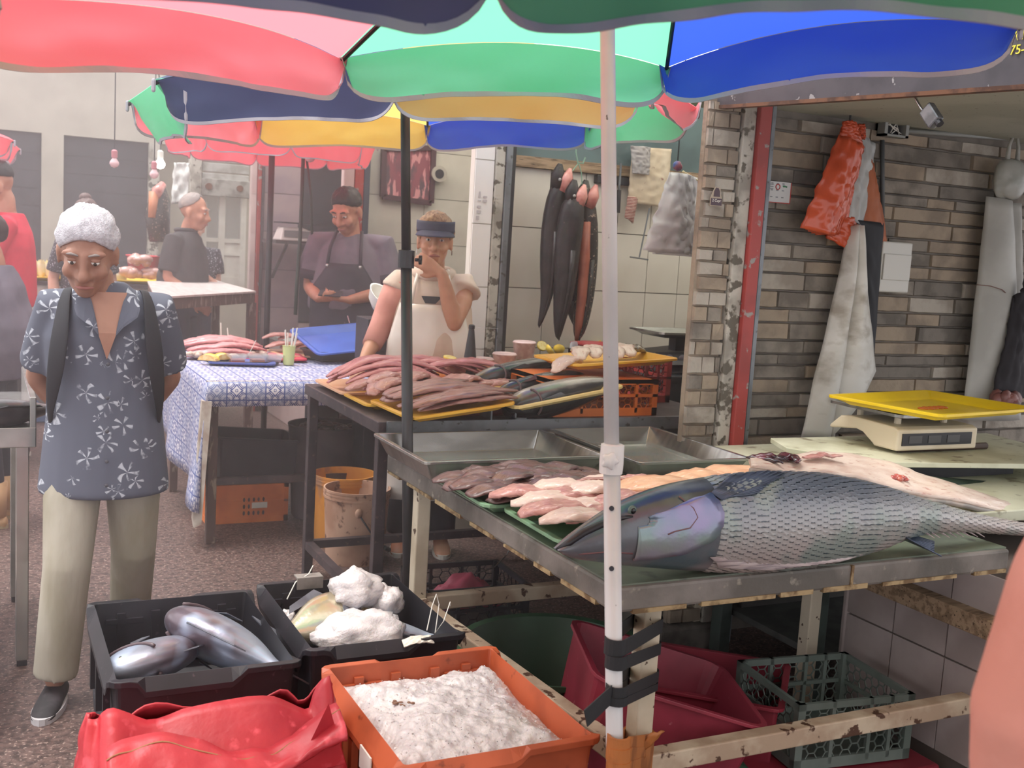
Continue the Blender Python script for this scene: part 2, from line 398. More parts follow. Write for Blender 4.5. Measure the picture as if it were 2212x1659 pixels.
for c, e in ((395, 404), (515, 524), (545, 552), (600, 640)):
    part('rail', MB().box2((sx(440), yS+.105, zs(e)), (sx(538), yS+.145, zs(c))), m_white, gd, world=True)
part('pane', MB().box2((sx(452), yS+.12, zs(600)), (sx(478), yS+.125, zs(404))), mat('door_glass', '#9aa0a4', .08, alpha=.35), gd, world=True)
part('pane', MB().box2((sx(492), yS+.12, zs(515)), (sx(526), yS+.125, zs(404))), MATS['door_glass'], gd, world=True)
part('panel', MB().box2((sx(492), yS+.12, zs(600)), (sx(526), yS+.13, zs(524))), m_white, gd, world=True)
# stone stall counter: tiled base, wooden rail and pale worktop
counter = struct('wall_counter_base', MB().box2((2.62, 1.0, 0), (3.3, 2.66, .66)), mat('counter_grout', '#5e544e', .9))
me = MB().box((0, 0, 0), (.008, .205, .29)).mesh('tile'); me.materials.append(m_tileg)
for k in range(6):
    for z in range(2):
        o = bpy.data.objects.new('tile', me); COL.objects.link(o); o.parent = counter; o.location = (2.616, 2.55-k*.21, .20+z*.296)
part('corner_bullnose', MB().tube([(2.625, 2.66, 0), (2.625, 2.66, .66)], .018, 10), m_tileg, counter)
struct('trim_16', MB().box2((2.56, 1.0, .47), (2.625, 2.63, .53)), m_wood, bevel=.004)
worktop = one('counter_worktop', 'pale greenish worktop of the stone stall in front of the red post', 'worktop', MB().box2((2.46, 2.2, .765), (3.9, 3.27, .80)),
              mat('worktop_pale', '#cfd0b8', .5, c2='#b9b99f', ns=5, c3='#8d8670', ns3=16, lo3=.6, hi3=.68), bevel=.004)
for i, (x, y) in enumerate(((2.50, 3.2), (2.52, 2.72))):
    part('leg', MB().box2((x, y-.03, 0), (x+.05, y+.03, .765)), mat('dark_green_paint', '#3f4a45', .6, c2='#343b37', ns=9), worktop, bevel=.004, world=True)
shelf = one('counter_shelf', 'dark metal shelf below the worktop behind the white table', 'shelf', MB().box2((2.56, 2.7, .16), (3.6, 3.24, .185)), mat('dark_shelf', '#3a3b39', .6, c2='#4c4d4a', ns=9), bevel=.003)
one('shelf_board', 'dark board panel standing on the low shelf below the worktop', 'board', MB().box2((2.6, 3.18, .186), (3.6, 3.2, .70)), mat('dark_board', '#45423f', .7, c2='#3b3835', ns=5, stretch=(1, 1, 7)))
# sign board over the stall front, facing the aisle
sg = thing('stall_sign', 'dark fascia sign with yellow lettering above the stone stall', 'sign', (2.41, 2.4, 2.0))
part('board', MB().poly([(2.40, 3.34, 2.045), (2.40, 1.2, 1.947), (2.40, 1.2, 2.6), (2.40, 3.34, 2.6)], .025, (1, 0, 0)), mat('sign_vinyl', '#4b474c', .55, c2='#3f3c41', ns=6, c3='#8f8c8c', ns3=24, lo3=.68, hi3=.7), sg, world=True)
part('bottom_batten', MB().beam((2.412, 3.34, 2.040), (2.412, 1.2, 1.942), .03, .012), m_rust, sg, world=True)
def letters(txt, parent, p, size, mt, rot, name='lettering', extr=.001):
    cu = bpy.data.curves.new(name, 'FONT'); cu.body = txt; cu.size = size; cu.extrude = extr; cu.align_x = 'CENTER'; cu.align_y = 'CENTER'
    tmp = bpy.data.objects.new('tmp', cu); COL.objects.link(tmp); me = bpy.data.meshes.new_from_object(tmp); bpy.data.objects.remove(tmp); bpy.data.curves.remove(cu)
    o = bpy.data.objects.new(name, me); COL.objects.link(o); me.materials.clear(); me.materials.append(mt); o.rotation_euler = rot
    if parent is not None: o.parent = parent; o.location = Vector(p)-parent.location
    else: o.location = p
    return o
m_yel = mat('yellow_paint', '#e8d94a', .6)
pv = PX(2200, 78, 2.398); p7 = PX(2198, 108, 2.398)
letters('VIL', sg, (2.397, pv.y-.012, pv.z), .034, m_yel, (pi/2, 0, -pi/2))
letters('75-', sg, (2.397, p7.y-.0, p7.z), .034, m_yel, (pi/2, 0, -pi/2))
# ------------------------------------------------------------------ market umbrellas
def fabric(name, c, t=.45): return mat(name, c, .75, transl=t, bump=.35, bs=6, sheen=.1)
m_um = {'R': fabric('red_canvas', '#f98d98', .55), 'G': fabric('green_canvas', '#7fe0b4', .55), 'B': fabric('blue_canvas', '#3f66dd', .45), 'Y': fabric('yellow_canvas', '#f7d472', .55),
        'N': fabric('shaded_blue_canvas', '#4d5580', .45), 'D': fabric('shaded_green_canvas', '#5a9c7c', .45), 'T': fabric('shaded_yellow_canvas', '#e0bd78', .5)}  # N, D, T: blue, green and yellow canvas with shade put into the colour
m_hem = mat('grey_hem_tape', '#a7a4ad', .7)
m_rib = mat('umbrella_rib_black', '#222326', .4, metal=.4)
def umbrella(label, ctr, R, tips0, plane, colors, vd, rise, pole_mat, pole_r, pole_base, nside=8, hem_w=.012, tipadj={}, flaps={}, rim_over={}, ribmat=None, seed=1, pole_top=None, polename=True):
    """ctr (lat, depth) of the canopy in the view-aligned ground frame; tips numbered clockwise from the far one"""
    base = Vector((*pole_base, 0))
    u = thing('market_umbrella', label, 'umbrella', base)
    tips = []
    for k in range(nside):
        a = tips0 + 2*pi*k/nside; lat, dep = ctr[0]+R*math.sin(a), ctr[1]+R*math.cos(a)
        ad = tipadj.get(k, (0, 0, 0)); lat += ad[0]; dep += ad[1]; tips.append(cf(lat, dep, plane(lat, dep)+ad[2]))
    c = cf(*ctr, plane(*ctr)); apex = c + Vector((0, 0, rise))
    for k in range(nside):
        A, B = tips[k], tips[(k+1) % nside]; ccode = colors[k]
        out = ((A+B)/2-c); out.z = 0; out.normalize(); L = (B-A).length; sd = seed*7+k*3.1
        def rimp(t):
            p = lerp(A, B, t); q = 4*t*(1-t)
            return p - out*(.05*R*q) + Vector((0, 0, .045*q*R/1.2))
        def can(t, s):
            s = .03+.97*s; p = lerp(apex, rimp(t), s)
            return p + Vector((0, 0, .10*R*s*(1-s))) - Vector((0, 0, .02*math.sin(pi*t)*math.sin(pi*s)*4*s*.3))
        pn = part('panel', MB().grid(can, 10, 8), m_um[ccode], u, smooth=True, world=True)
        fl = flaps.get(k)
        def val(t, s, k=k):
            e = abs(2*t-1); d = vd*(max(0, 1-e**7))**.45*(1+.06*N3((t*3+sd, 0, 0)))
            if fl: d *= fl.get('len', 1)
            x = rimp(t) - Vector((0, 0, d*s + .002))
            wv = .030*N3((t*4.2+sd, s*1.5, .3)) + .018*N3((t*11+sd, s*2.5, 4))
            x = x + out*(wv*s*(R/1.2) - .035*s)
            if fl: x = x + Vector(fl['off'])*s*s + Vector((0, 0, .05*math.sin(7*t+3*s)))*s*fl.get('wild', 0)
            return x
        v = part('valance', MB().grid(val, 28, 8), m_um[ccode], pn, smooth=True, world=True)
        n = 56; pts = [val(i/n, 1.0) for i in range(n+1)]
        hm = MB()
        rings = []
        for i, p in enumerate(pts):
            up = val(i/n, .93)-p
            up = up.normalized() if up.length > 1e-5 else Vector((0, 0, 1))
            o = out*.0025
            rings.append([p-up*.002-o, p-up*.002+o, p+up*hem_w+o, p+up*hem_w-o])
        hm.loft(rings); part('hem', hm, m_hem, v, smooth=False, world=True)
    for k in range(nside):
        p = tips[k]; q = [lerp(apex, p, s)+Vector((0, 0, .10*R*s*(1-s)-.012)) for s in (.05, .3, .55, .8, 1.0)]
        part('rib', MB().tube(q, .006, 6), m_rib, u, world=True)
        part('rib_tip', MB().tube([p+Vector((0, 0, -.002)), p+Vector((0, 0, -.03))], .007, 6, round_ends=True), m_hem, u, world=True)
    tp = pole_top or (apex+Vector((0, 0, .04)))
    return u, base, tp, apex
vplane1 = lambda lat, dep: 2.005 + .045*(dep-3.045) + .068*(lat-.376)
pole1 = tuple(PD(1330, 1900, 2.06))[:2]
lat1 = .268; dep1 = 1.90
um1, b1, t1, ap1 = umbrella('big market umbrella on the white pole, red green blue and yellow panels', (lat1, dep1), 1.16, math.radians(5), vplane1,
    ['B', 'Y', 'R', 'G', 'B', 'Y', 'R', 'G'], .135, .38, m_white, .017, pole1, hem_w=.011, seed=2, tipadj={6: (-.16, -.08, 0), 1: (-.015, 0, .045)}, flaps={1: {'off': (0, 0, 0), 'len': .15}})
m_wpole = mat('white_enamel_pole', '#c9c8c8', .35, c2='#bdbcbc', ns=4, c3='#5a5653', ns3=70, lo3=.72, hi3=.74)
pole = lambda a, b, t: lerp(Vector(a), Vector(b), t)
bs1 = cf(0, 0); q0 = PD(1328, 1659, 2.192); q1 = PD(1312, 40, 2.192); dq = (q1-q0)/(q1.z-q0.z)
bs1 = q0 + dq*(.02-q0.z); tp1 = q0 + dq*(ap1.z+.03-q0.z) - Vector((FH[0], FH[1], 0))*.0
zc = PD(1322, 990, 2.192).z
tj = (zc-.02)/(tp1.z-.02)
part('upper_pole', MB().tube([pole(bs1, tp1, tj), tp1], .0155, 16), m_wpole, um1, smooth=True, world=True)
part('lower_pole', MB().tube([bs1, pole(bs1, tp1, tj)], .0175, 16), m_wpole, um1, smooth=True, world=True)
kc = pole(bs1, tp1, tj)
col = part('collar', MB().lathe([(.018, -.03), (.0235, -.03), (.0245, -.01), (.0235, .028), (.0175, .03)], kc, 20), mat('collar_white', '#d6d4d2', .4), um1, smooth=False, world=True)
kn = MB(); rg = []
tw = Vector((-FH[0], -FH[1], 0)); sd = Vector((RH[0], RH[1], 0))
for dd, sc in ((.018, .6), (.03, 1), (.036, .8)):
    rg.append([kc + tw*dd - sd*.006 + (sd*math.cos(a)+Vector((0, 0, 1))*math.sin(a))*(.0165*sc*(1+.16*math.cos(5*a))) for a in [2*pi*i/30 for i in range(30)]])
part('knob', kn.loft(rg), MATS['collar_white'], col, smooth=True, world=True)
for py in (1098, 1228):
    h = PD(1321, py, 2.192-.0175)
    part('pin_hole', MB().tube([h, h+tw*.0015], .0052, 12), m_black, um1, world=True)
# second umbrella, black pole between the two tables
vplane2 = lambda lat, dep: 1.995 + .037*(dep-4.15) + .05*(lat+.42)
q0 = PD(880, 930, 3.74); q1 = PD(875, 190, 3.74); dq = (q1-q0)/(q1.z-q0.z)
pole2 = q0 + dq*(.02-q0.z); p2at = lambda z: q0 + dq*(z-q0.z)
um2, b2, t2, ap2 = umbrella('market umbrella on the black pole, yellow and blue panels, the near ones shade-darkened', (-.42, 4.15), 1.06, math.radians(-2.5), vplane2,
    ['B', 'G', 'R', 'T', 'N', 'G', 'R', 'Y'], .15, .32, m_black, .018, (pole2.x, pole2.y), hem_w=.008, seed=5,
    flaps={2: {'off': (.02, -.05, .03), 'wild': .5, 'len': .8}, 5: {'off': (.05, -.04, -.03), 'wild': .4, 'len': 1.0}})
m_bpole = mat('black_enamel_pole', '#2b2b2e', .4, c2='#333236', ns=8)
zj = PD(880, 560, 3.74).z; pj = p2at(zj)
part('upper_pole', MB().tube([pj, p2at(ap2.z+.03)], .0165, 14), m_bpole, um2, smooth=True, world=True)
part('lower_pole', MB().tube([p2at(.02), pj], .0195, 14), m_bpole, um2, smooth=True, world=True)
cl2 = part('collar', MB().lathe([(.019, -.03), (.028, -.03), (.028, .03), (.0175, .032)], pj, 16), m_black, um2, world=True)
kp = pj + sd*.03
part('knob', MB().tube([kp, kp+sd*.012, kp+sd*.014, kp+sd*.024], [.006, .006, .016, .016], 12), m_black, cl2, world=True)
# third umbrella further back: red
vplane3 = lambda lat, dep: 2.06
um3, b3, t3, ap3 = umbrella('red market umbrella behind the yellow panel, further down the aisle', (-1.50, 6.55), .64, math.radians(22.5), vplane3, ['R']*8, .17, .35, m_black, .018, tuple(cf(-1.50, 6.55))[:2], hem_w=.004, seed=9)
part('pole', MB().tube([(b3.x, b3.y, 0), (ap3.x, ap3.y, ap3.z)], .018, 10), m_bpole, um3, smooth=True, world=True)
um4, b4, t4, ap4 = umbrella('pale red umbrella whose corner shows at the picture edge beside the dark doorway', (-4.2, 6.6), 1.15, math.radians(0), lambda a, b: 1.94, ['R']*8, .14, .35, m_black, .018, tuple(cf(-4.2, 6.6))[:2], hem_w=.01, seed=11)
part('pole', MB().tube([(b4.x, b4.y, 0), (ap4.x, ap4.y, ap4.z)], .018, 10), m_bpole, um4, smooth=True, world=True)

um0, b0, t0, ap0 = umbrella('shade-darkened blue and green umbrella edge hanging lowest over the aisle, nearest of all', (-.04, .42), 1.12, math.radians(-1), lambda a, b: 1.925+.09*min(a, 0)-.02*max(a, 0),
    ['D', 'Y', 'R', 'D', 'N', 'Y', 'R', 'N'], .17, .40, m_black, .018, tuple(cf(-.9, -.1))[:2], hem_w=.0115, seed=14)
part('pole', MB().tube([cf(-.04, .42, 1.96) + Vector((0, 0, .3)), cf(-.9, -.1, 2.28), cf(-.9, -.1, 0.02)], .018, 10), m_bpole, um0, smooth=True, world=True)
# ------------------------------------------------------------------ tables
m_slab = mat('worn_grey_slab', '#77706a', .6, c2='#57524c', ns=5, lo=.42, hi=.6, c3='#8b8478', ns3=26, lo3=.62, hi3=.7, bump=.25, bs=30)
m_slabtop = mat('green_grey_top', '#66705f', .5, c2='#545a50', ns=4, c3='#3c3d39', ns3=12, lo3=.58, hi3=.7, bump=.1, bs=20)
m_cream = mat('chipped_cream_paint', '#cbbfa9', .55, c2='#b9ab94', ns=5, c3='#4f3a2c', ns3=26, lo3=.655, hi3=.675, bump=.15, bs=30)
m_creamtop = mat('rusty_cream_paint', '#a58e78', .65, c2='#c0af98', ns=7, c3='#4f3527', ns3=22, lo3=.60, hi3=.64, bump=.2, bs=30)
m_edge = mat('bare_edge', '#a08a66', .8, c2='#6b5439', ns=30)
wt = thing('fish_table', 'long fish table with grey slab top and chipped cream steel legs', 'table', (1.9, 2.8, 0))
TZ = .75
slab = part('slab', MB().box2((1.29, 2.02, .685), (2.57, 3.57, TZ-.004)), m_slab, wt, world=True, bevel=.008)
part('top_sheet', MB().box2((1.295, 2.03, TZ-.004), (2.565, 3.565, TZ)), m_slabtop, wt, world=True)
rnd = random.Random(3)
x = 1.34
while x < 2.5:
    l = rnd.uniform(.10, .30)
    part('bare_edge_strip', MB().box2((x, 2.0175, .681), (min(x+l, 2.56), 2.03, .688+rnd.uniform(0, .006))), m_edge, slab, world=True); x += l+rnd.uniform(.01, .10)
part('bare_edge_strip', MB().box2((1.99, 2.016, .69), (1.998, 2.03, .745)), m_edge, slab, world=True)
y = 2.1
while y < 3.5:
    l = rnd.uniform(.08, .25)
    part('bare_edge_strip', MB().box2((1.2875, y, .681), (1.30, min(y+l, 3.55), .688+rnd.uniform(0, .006))), m_edge, slab, world=True); y += l+rnd.uniform(.01, .08)
LX = PY(1390, 1450, 2.09).x
for (x, y) in ((LX, 2.09), (1.335, 3.33), (2.50, 3.33), (2.50, 2.70)):
    part('leg', MB().box2((x-.024, y-.024, 0), (x+.024, y+.024, .685)), m_cream, wt, world=True, bevel=.004)
part('side_rail', MB().beam((LX-.012, 2.11, .275), (1.335, 3.305, .275), .045, .05), m_creamtop, wt, world=True, bevel=.004)
part('front_rail', MB().beam((LX+.02, 2.085, .275), (2.55, 2.085, .275), .045, .05), m_creamtop, wt, world=True, bevel=.004)
part('back_rail', MB().beam((1.36, 3.33, .275), (2.48, 3.33, .275), .045, .05), m_creamtop, wt, world=True, bevel=.004)
# middle table, dark steel
mt = thing('steel_table', 'dark steel fish table behind the two steel pans, with lower rails', 'table', (1.85, 4.1, 0))
MZ = .85
part('top', MB().box2((1.27, 3.62, MZ-.045), (2.80, 4.60, MZ)), m_bmetal, mt, world=True, bevel=.004)
part('front_channel', MB().box2((1.30, 3.60, MZ-.045), (2.80, 3.618, MZ+.004)), m_gpost, mt, world=True)
for (x, y) in ((1.30, 4.565), (1.30, 3.66), (2.75, 4.565), (2.75, 3.66)):
    part('leg', MB().box2((x-.02, y-.02, 0), (x+.02, y+.02, MZ-.045)), m_bmetal, mt, world=True, bevel=.003)
part('rail', MB().beam((1.30, 3.68, .14), (1.30, 4.545, .14), .035, .035), m_bmetal, mt, world=True)
part('rail', MB().beam((1.32, 4.565, .14), (2.73, 4.565, .14), .035, .035), m_bmetal, mt, world=True)
part('rail', MB().beam((1.32, 3.66, .14), (2.73, 3.66, .14), .035, .035), m_bmetal, mt, world=True)
# green strip of steel lying on the floor under the fish table
one('steel_angle', 'green steel angle lying on the floor below the fish table', 'steel strip', MB().box2((1.55, 3.45, 0.0), (2.30, 3.49, .05)), mat('green_steel', '#5d6f63', .5, c2='#4b5a51', ns=6), bevel=.003)
# table with the blue and white oilcloth
lt = thing('cloth_table', 'wooden legged table covered by a blue and white oilcloth', 'table', (1.35, 5.7, 0))
part('top', MB().box2((.95, 5.12, .755), (2.02, 6.32, .79)), m_wood, lt, world=True)
m_leg2 = mat('old_dark_wood_leg', '#5a4640', .7, c2='#8e8071', ns=12, lo=.56, hi=.64, stretch=(4, 4, 1))
for (x, y) in ((.99, 5.17), (.985, 6.26), (1.97, 5.17), (1.97, 6.26)):
    part('leg', MB().box2((x-.022, y-.022, 0), (x+.022, y+.022, .755)), m_leg2, lt, world=True, bevel=.003)
part('rail', MB().beam((.99, 5.17, .30), (1.97, 5.17, .30), .03, .035), m_bmetal, lt, world=True)
def oilcloth_mat():
    m = bpy.data.materials.new('blue_tile_oilcloth'); m.use_nodes = True; N = m.node_tree.nodes; L = m.node_tree.links; b = N['Principled BSDF']
    tc = N.new('ShaderNodeTexCoord'); mp = N.new('ShaderNodeMapping'); mp.inputs['Scale'].default_value = (11, 11, 11); L.new(tc.outputs['UV'], mp.inputs[0])
    fr = N.new('ShaderNodeVectorMath'); fr.operation = 'FRACTION'; L.new(mp.outputs[0], fr.inputs[0])
    sb = N.new('ShaderNodeVectorMath'); sb.operation = 'SUBTRACT'; sb.inputs[1].default_value = (.5, .5, 0); L.new(fr.outputs[0], sb.inputs[0])
    ab = N.new('ShaderNodeVectorMath'); ab.operation = 'ABSOLUTE'; L.new(sb.outputs[0], ab.inputs[0])
    sp = N.new('ShaderNodeSeparateXYZ'); L.new(ab.outputs[0], sp.inputs[0])
    def M(op, a, c, cl=False):
        n = N.new('ShaderNodeMath'); n.operation = op; n.use_clamp = cl
        for i, q in enumerate((a, c)):
            if isinstance(q, (int, float)): n.inputs[i].default_value = q
            else: L.new(q, n.inputs[i])
        return n.outputs[0]
    r = M('ADD', sp.outputs[0], sp.outputs[1]); pr = M('MULTIPLY', sp.outputs[0], sp.outputs[1])
    s1 = M('SINE', M('MULTIPLY', r, 26), 0); s2 = M('SINE', M('MULTIPLY', pr, 130), 0)
    mx = M('MAXIMUM', sp.outputs[0], sp.outputs[1]); edge = M('GREATER_THAN', mx, .46)
    f = M('MAXIMUM', M('GREATER_THAN', M('MULTIPLY', s1, s2), .08), edge)
    vo = N.new('ShaderNodeTexVoronoi'); vo.feature = 'F1'; vo.inputs['Scale'].default_value = 1.0; vo.inputs['Randomness'].default_value = 0; L.new(mp.outputs[0], vo.inputs['Vector'])
    cr = N.new('ShaderNodeMix'); cr.data_type = 'RGBA'; cr.inputs['A'].default_value = srgb('#d9d5dc'); cr.inputs['B'].default_value = srgb('#3f4f8f'); L.new(f, cr.inputs['Factor'])
    c2 = N.new('ShaderNodeMix'); c2.data_type = 'RGBA'; c2.inputs['B'].default_value = srgb('#8d96b8'); L.new(cr.outputs['Result'], c2.inputs['A'])
    ck = N.new('ShaderNodeTexChecker'); ck.inputs['Scale'].default_value = 1; L.new(mp.outputs[0], ck.inputs['Vector']); L.new(M('MULTIPLY', ck.outputs['Fac'], .45), c2.inputs['Factor'])
    L.new(c2.outputs['Result'], b.inputs['Base Color']); b.inputs['Roughness'].default_value = .4; return m
m_oil = oilcloth_mat()
def cloth(mb, uvs, name, label, cat):
    o = one(name, label, cat, mb, m_oil, smooth=True, solid=.003)
    uv = o.data.uv_layers.new(name='UVMap'); uv.data.foreach_set('uv', [c for l in o.data.loops for c in uvs[l.vertex_index]]); return o
B = MB(); UVs = []
nx, ny = 30, 26
def cl(u, v):
    # u across X (incl. left drop), v across Y (incl. front drop)
    a = -.62 + u*(.62+1.09); b = -.12 + v*(.12+1.26)
    drop_l = max(0, -a); drop_f = max(0, -b)
    dl = drop_l*(1-.28*v) if a < 0 else 0
    x = .945 + max(a, 0) - (.05*dl + .06*dl*math.sin(9*b+1)*dl*2); y = 5.11 + max(b, 0) - (.02 if b < 0 else 0)
    if a < 0: y += .10*dl*(b-.4) + .03*dl*math.sin(5*dl)
    z = .7935 - dl - (drop_f if a >= 0 else drop_f*max(0, 1-dl*6))
    UVs.append((a, b)); return (x, y, z)
B.grid(cl, nx, ny)
cloth(B, UVs, 'oilcloth', 'blue and white tile patterned oilcloth hanging down beside the old man', 'tablecloth')
one('foam_plank', 'dirty off white foam plank leaning against the cloth table leg', 'plank', MB().poly([(.965, 5.10, .70), (.93, 5.10, .12), (.90, 5.12, .10), (.895, 5.13, .14), (.925, 5.13, .70)], .035, (0, -1, 0)), mat('dirty_foam', '#b5aba0', .9, c2='#98867a', ns=8))
# far table beside the man in the dark polo
ftz = 1.08
c4 = [PZ(335, 642, ftz), PZ(553, 629, ftz), PZ(470, 606, ftz), PZ(318, 607, ftz)]
ft = thing('market_table', 'bare white topped wooden table in front of the bald man in the dark polo', 'table', (c4[0].x, c4[0].y, 0))
part('top', MB().poly([p-Vector((0, 0, .012)) for p in c4], .012), mat('white_laminate', '#cfc4c2', .3, c2='#bfb2b0', ns=5, stretch=(9, 1, 1)), ft, world=True)
cc = sum(c4, Vector())/4
part('apron_frame', MB().poly([lerp(cc, p, .985)-Vector((0, 0, .08)) for p in c4], .068), m_leg2, ft, world=True)
for p in c4:
    q = lerp(cc, p, .93); part('leg', MB().box2((q.x-.028, q.y-.028, 0), (q.x+.028, q.y+.028, ftz-.08)), m_leg2, ft, world=True)
# stainless steel bench at the picture's left edge
sb = thing('steel_bench', 'stainless steel bench with raised lip at the left picture edge', 'bench', (-.3, 3.6, 0))
lg = PZ(47, 1435, 0); bz = PY(60, 925, lg.y).z
part('worktop', MB().box2((lg.x-1.2, lg.y-.05, bz-.02), (lg.x+.035, lg.y+.75, bz+.012)), m_steel, sb, world=True, bevel=.004)
part('lip', MB().box2((lg.x+.02, lg.y-.05, bz-.05), (lg.x+.04, lg.y+.75, bz+.11)), m_steel, sb, world=True, bevel=.003)
part('front_lip', MB().box2((lg.x-1.2, lg.y-.052, bz-.055), (lg.x+.04, lg.y-.035, bz+.012)), m_steel, sb, world=True, bevel=.003)
for (x, y) in ((lg.x, lg.y), (lg.x, lg.y+.68), (lg.x-1.1, lg.y)):
    part('leg', MB().box2((x-.02, y-.02, .02), (x+.02, y+.02, bz-.02)), m_steel, sb, world=True, bevel=.003)
    part('foot', MB().box2((x-.016, y-.016, 0), (x+.016, y+.016, .02)), m_black, sb, world=True)
one('low_plank', 'pale painted low plank shelf below the stainless bench', 'plank', MB().box2((lg.x-.9, lg.y-.55, .23), (lg.x-.085, lg.y-.1, .27)), mat('pale_plank', '#a8968f', .6, c2='#97857e', ns=6), bevel=.006)
# back counter with bags, behind the old man
bc = thing('back_counter', 'white fronted counter behind the old man with yellow trays on it', 'counter', (0.75, 8.6, 0))
b0p, b1p = PZ(-40, 608, 1.0), PZ(335, 603, 1.0); b1p.y = b0p.y = 8.75
part('top', MB().poly([b0p, b1p, b1p+Vector((.0, .7, 0)), b0p+Vector((0, .7, 0))], .03), m_bmetal, bc, world=True)
part('body', MB().poly([b0p+Vector((0, .03, -1.0)), b1p+Vector((0, .03, -1.0)), b1p+Vector((0, .65, -1.0)), b0p+Vector((0, .65, -1.0))], 1.0), m_white, bc, world=True)

# ------------------------------------------------------------------ pans, trays and crates
m_green = mat('pale_green_plastic', '#7fa382', .4, c2='#71936f', ns=5)
m_ytray = mat('yellow_plastic_tray', '#e6b23d', .4, c2='#d99f33', ns=5)
m_pyel = mat('pale_yellow_tray', '#e3c987', .4, c2='#d4b670', ns=5)
m_orange = mat('orange_crate_plastic', '#bd5c38', .5, c2='#a44d2d', ns=5, c3='#7d3a22', ns3=20, lo3=.64, hi3=.7)
m_water = mat('tray_water', '#a9b0a8', .05, alpha=.35)
def tray(name, label, cat, c, w, d, h, mt, rz=0, tilt=(0, 0), group=None, t=.004, flare=.03, rim=.012, r=.035, **k):
    th = thing(name, label, cat, c, rz, group); th.rotation_euler = (tilt[0], tilt[1], rz)
    part('shell', pan(w, d, h, t, flare, rim, r, **k), mt, th, smooth=False, bevel=.0015); return th
s1 = tray('steel_pan', 'empty deep stainless pan overhanging the end of the fish table', 'pan', (1.555, 3.30, TZ), .66, .50, .075, m_steel, r=.02)
s2 = tray('steel_pan', 'stainless pan of water behind the white umbrella pole', 'pan', (2.155, 3.245, TZ), .46, .64, .075, m_steel, r=.02)
part('water', MB().box2((-.18, -.27, .022), (.18, .27, .026)), m_water, s2)
part('water', MB().box2((-.28, -.2, .012), (.28, .2, .015)), m_water, s1)
g1 = tray('green_tray', 'pale green tray holding the dark fillets beside the steel pan', 'tray', (1.495, 2.83, TZ), .48, .37, .035, m_green, rz=-.03)
g2 = tray('green_tray', 'pale green tray of pink fillets at the big fish snout', 'tray', (1.515, 2.45, TZ), .46, .36, .035, m_green, rz=-.02)
ty = [tray('yellow_tray', 'yellow tray of long pink fillets at the far corner of the dark steel table', 'tray', (1.52, 4.33, MZ), .46, .42, .03, mat('peach_tray', '#e3b08c', .4), rz=.0),
      tray('yellow_tray', 'yellow tray of pale fillet pieces in the middle of the steel table', 'tray', (1.60, 4.0, MZ+.012), .60, .32, .03, m_ytray, rz=.0, tilt=(0, -.05)),
      tray('yellow_tray', 'yellow tray with dark striped fillets at the front of the steel table', 'tray', (1.535, 3.68, MZ+.035), .42, .42, .03, m_ytray, rz=.03, tilt=(0, -.12)),
      tray('yellow_tray', 'pale yellow tray carrying the two shiny dark whole fish', 'tray', (1.975, 3.72, MZ+.078), .48, .46, .03, m_pyel, rz=.03, tilt=(0, -.16)),
      tray('yellow_tray', 'yellow tray with white fish steaks resting on the orange crate', 'tray', (2.34, 3.87, 1.035), .52, .34, .03, m_ytray, rz=.05, tilt=(0, -.05))]
def front_lattice(B, x0, x1, z0, z1, y, cell=.03, t=.003):
    x = x0; k = 0
    while x < x1-cell*.5:
        z = z0; j = 0
        while z < z1-cell*.4:
            r = cell*.56; cx, cz = x+cell/2, z+cell/2+(cell/2 if k % 2 else 0)
            if cz+r*.6 < z1+.01:
                pts = [(cx+r*math.cos(a), y, cz+r*math.sin(a)) for a in [pi/3*i for i in range(6)]]
                for i in range(6): B.beam(pts[i], pts[(i+1) % 6], t, t)
            z += cell; j += 1
        x += cell*.86; k += 1
def crate_open(name, label, c, w, d, h, mt, rz=0, cell=.03, open_sides=('f', 'l', 'b', 'r'), tilt=(0, 0), group=None):
    th = thing(name, label, 'crate', c, rz, group); th.rotation_euler = (tilt[0], tilt[1], rz); t = .012
    part('base', MB().box2((-w/2, -d/2, 0), (w/2, d/2, .012)), mt, th)
    for z in (h-.02, h*.52, .012):
        hh = .02 if z != h*.52 else .012
        B = MB(); B.box2((-w/2, -d/2, z), (w/2, -d/2+t, z+hh)); B.box2((-w/2, d/2-t, z), (w/2, d/2, z+hh)); B.box2((-w/2, -d/2+t, z), (-w/2+t, d/2-t, z+hh)); B.box2((w/2-t, -d/2+t, z), (w/2, d/2-t, z+hh))
        part('band', B, mt, th)
    for sx in (-1, 1):
        for sy in (-1, 1): part('corner_post', MB().box2((sx*w/2-(t*2 if sx > 0 else 0), sy*d/2-(t*2 if sy > 0 else 0), 0), (sx*w/2+(0 if sx > 0 else t*2), sy*d/2+(0 if sy > 0 else t*2), h)), mt, th)
    for q in open_sides:
        B = MB()
        if q in 'fb': front_lattice(B, -w/2+t, w/2-t, .03, h-.02, (-d/2+t/2) if q == 'f' else d/2-t/2, cell); 
        else: front_lattice(B, -d/2+t, d/2-t, .03, h-.02, 0, cell); B.xf(Matrix.Translation(((-w/2+t/2) if q == 'l' else w/2-t/2, 0, 0)) @ Matrix.Rotation(pi/2, 4, 'Z'))
        part('lattice', B, mt, th)
        if q in 'fb':
            for xx in (-w*.2, w*.12, w*.3): part('divider', MB().box2((xx-.006, (-d/2) if q == 'f' else d/2-t, .012), (xx+.006, (-d/2+t) if q == 'f' else d/2, h)), mt, th)
    return th
m_oc2 = mat('bright_orange_crate', '#e07a35', .45, c2='#cf6a2a', ns=6)
oc = crate_open('lattice_crate', 'orange honeycomb crate turned upside down under the yellow tray', (2.22, 3.84, MZ), .50, .36, .145, m_oc2, open_sides=('f', 'r'))
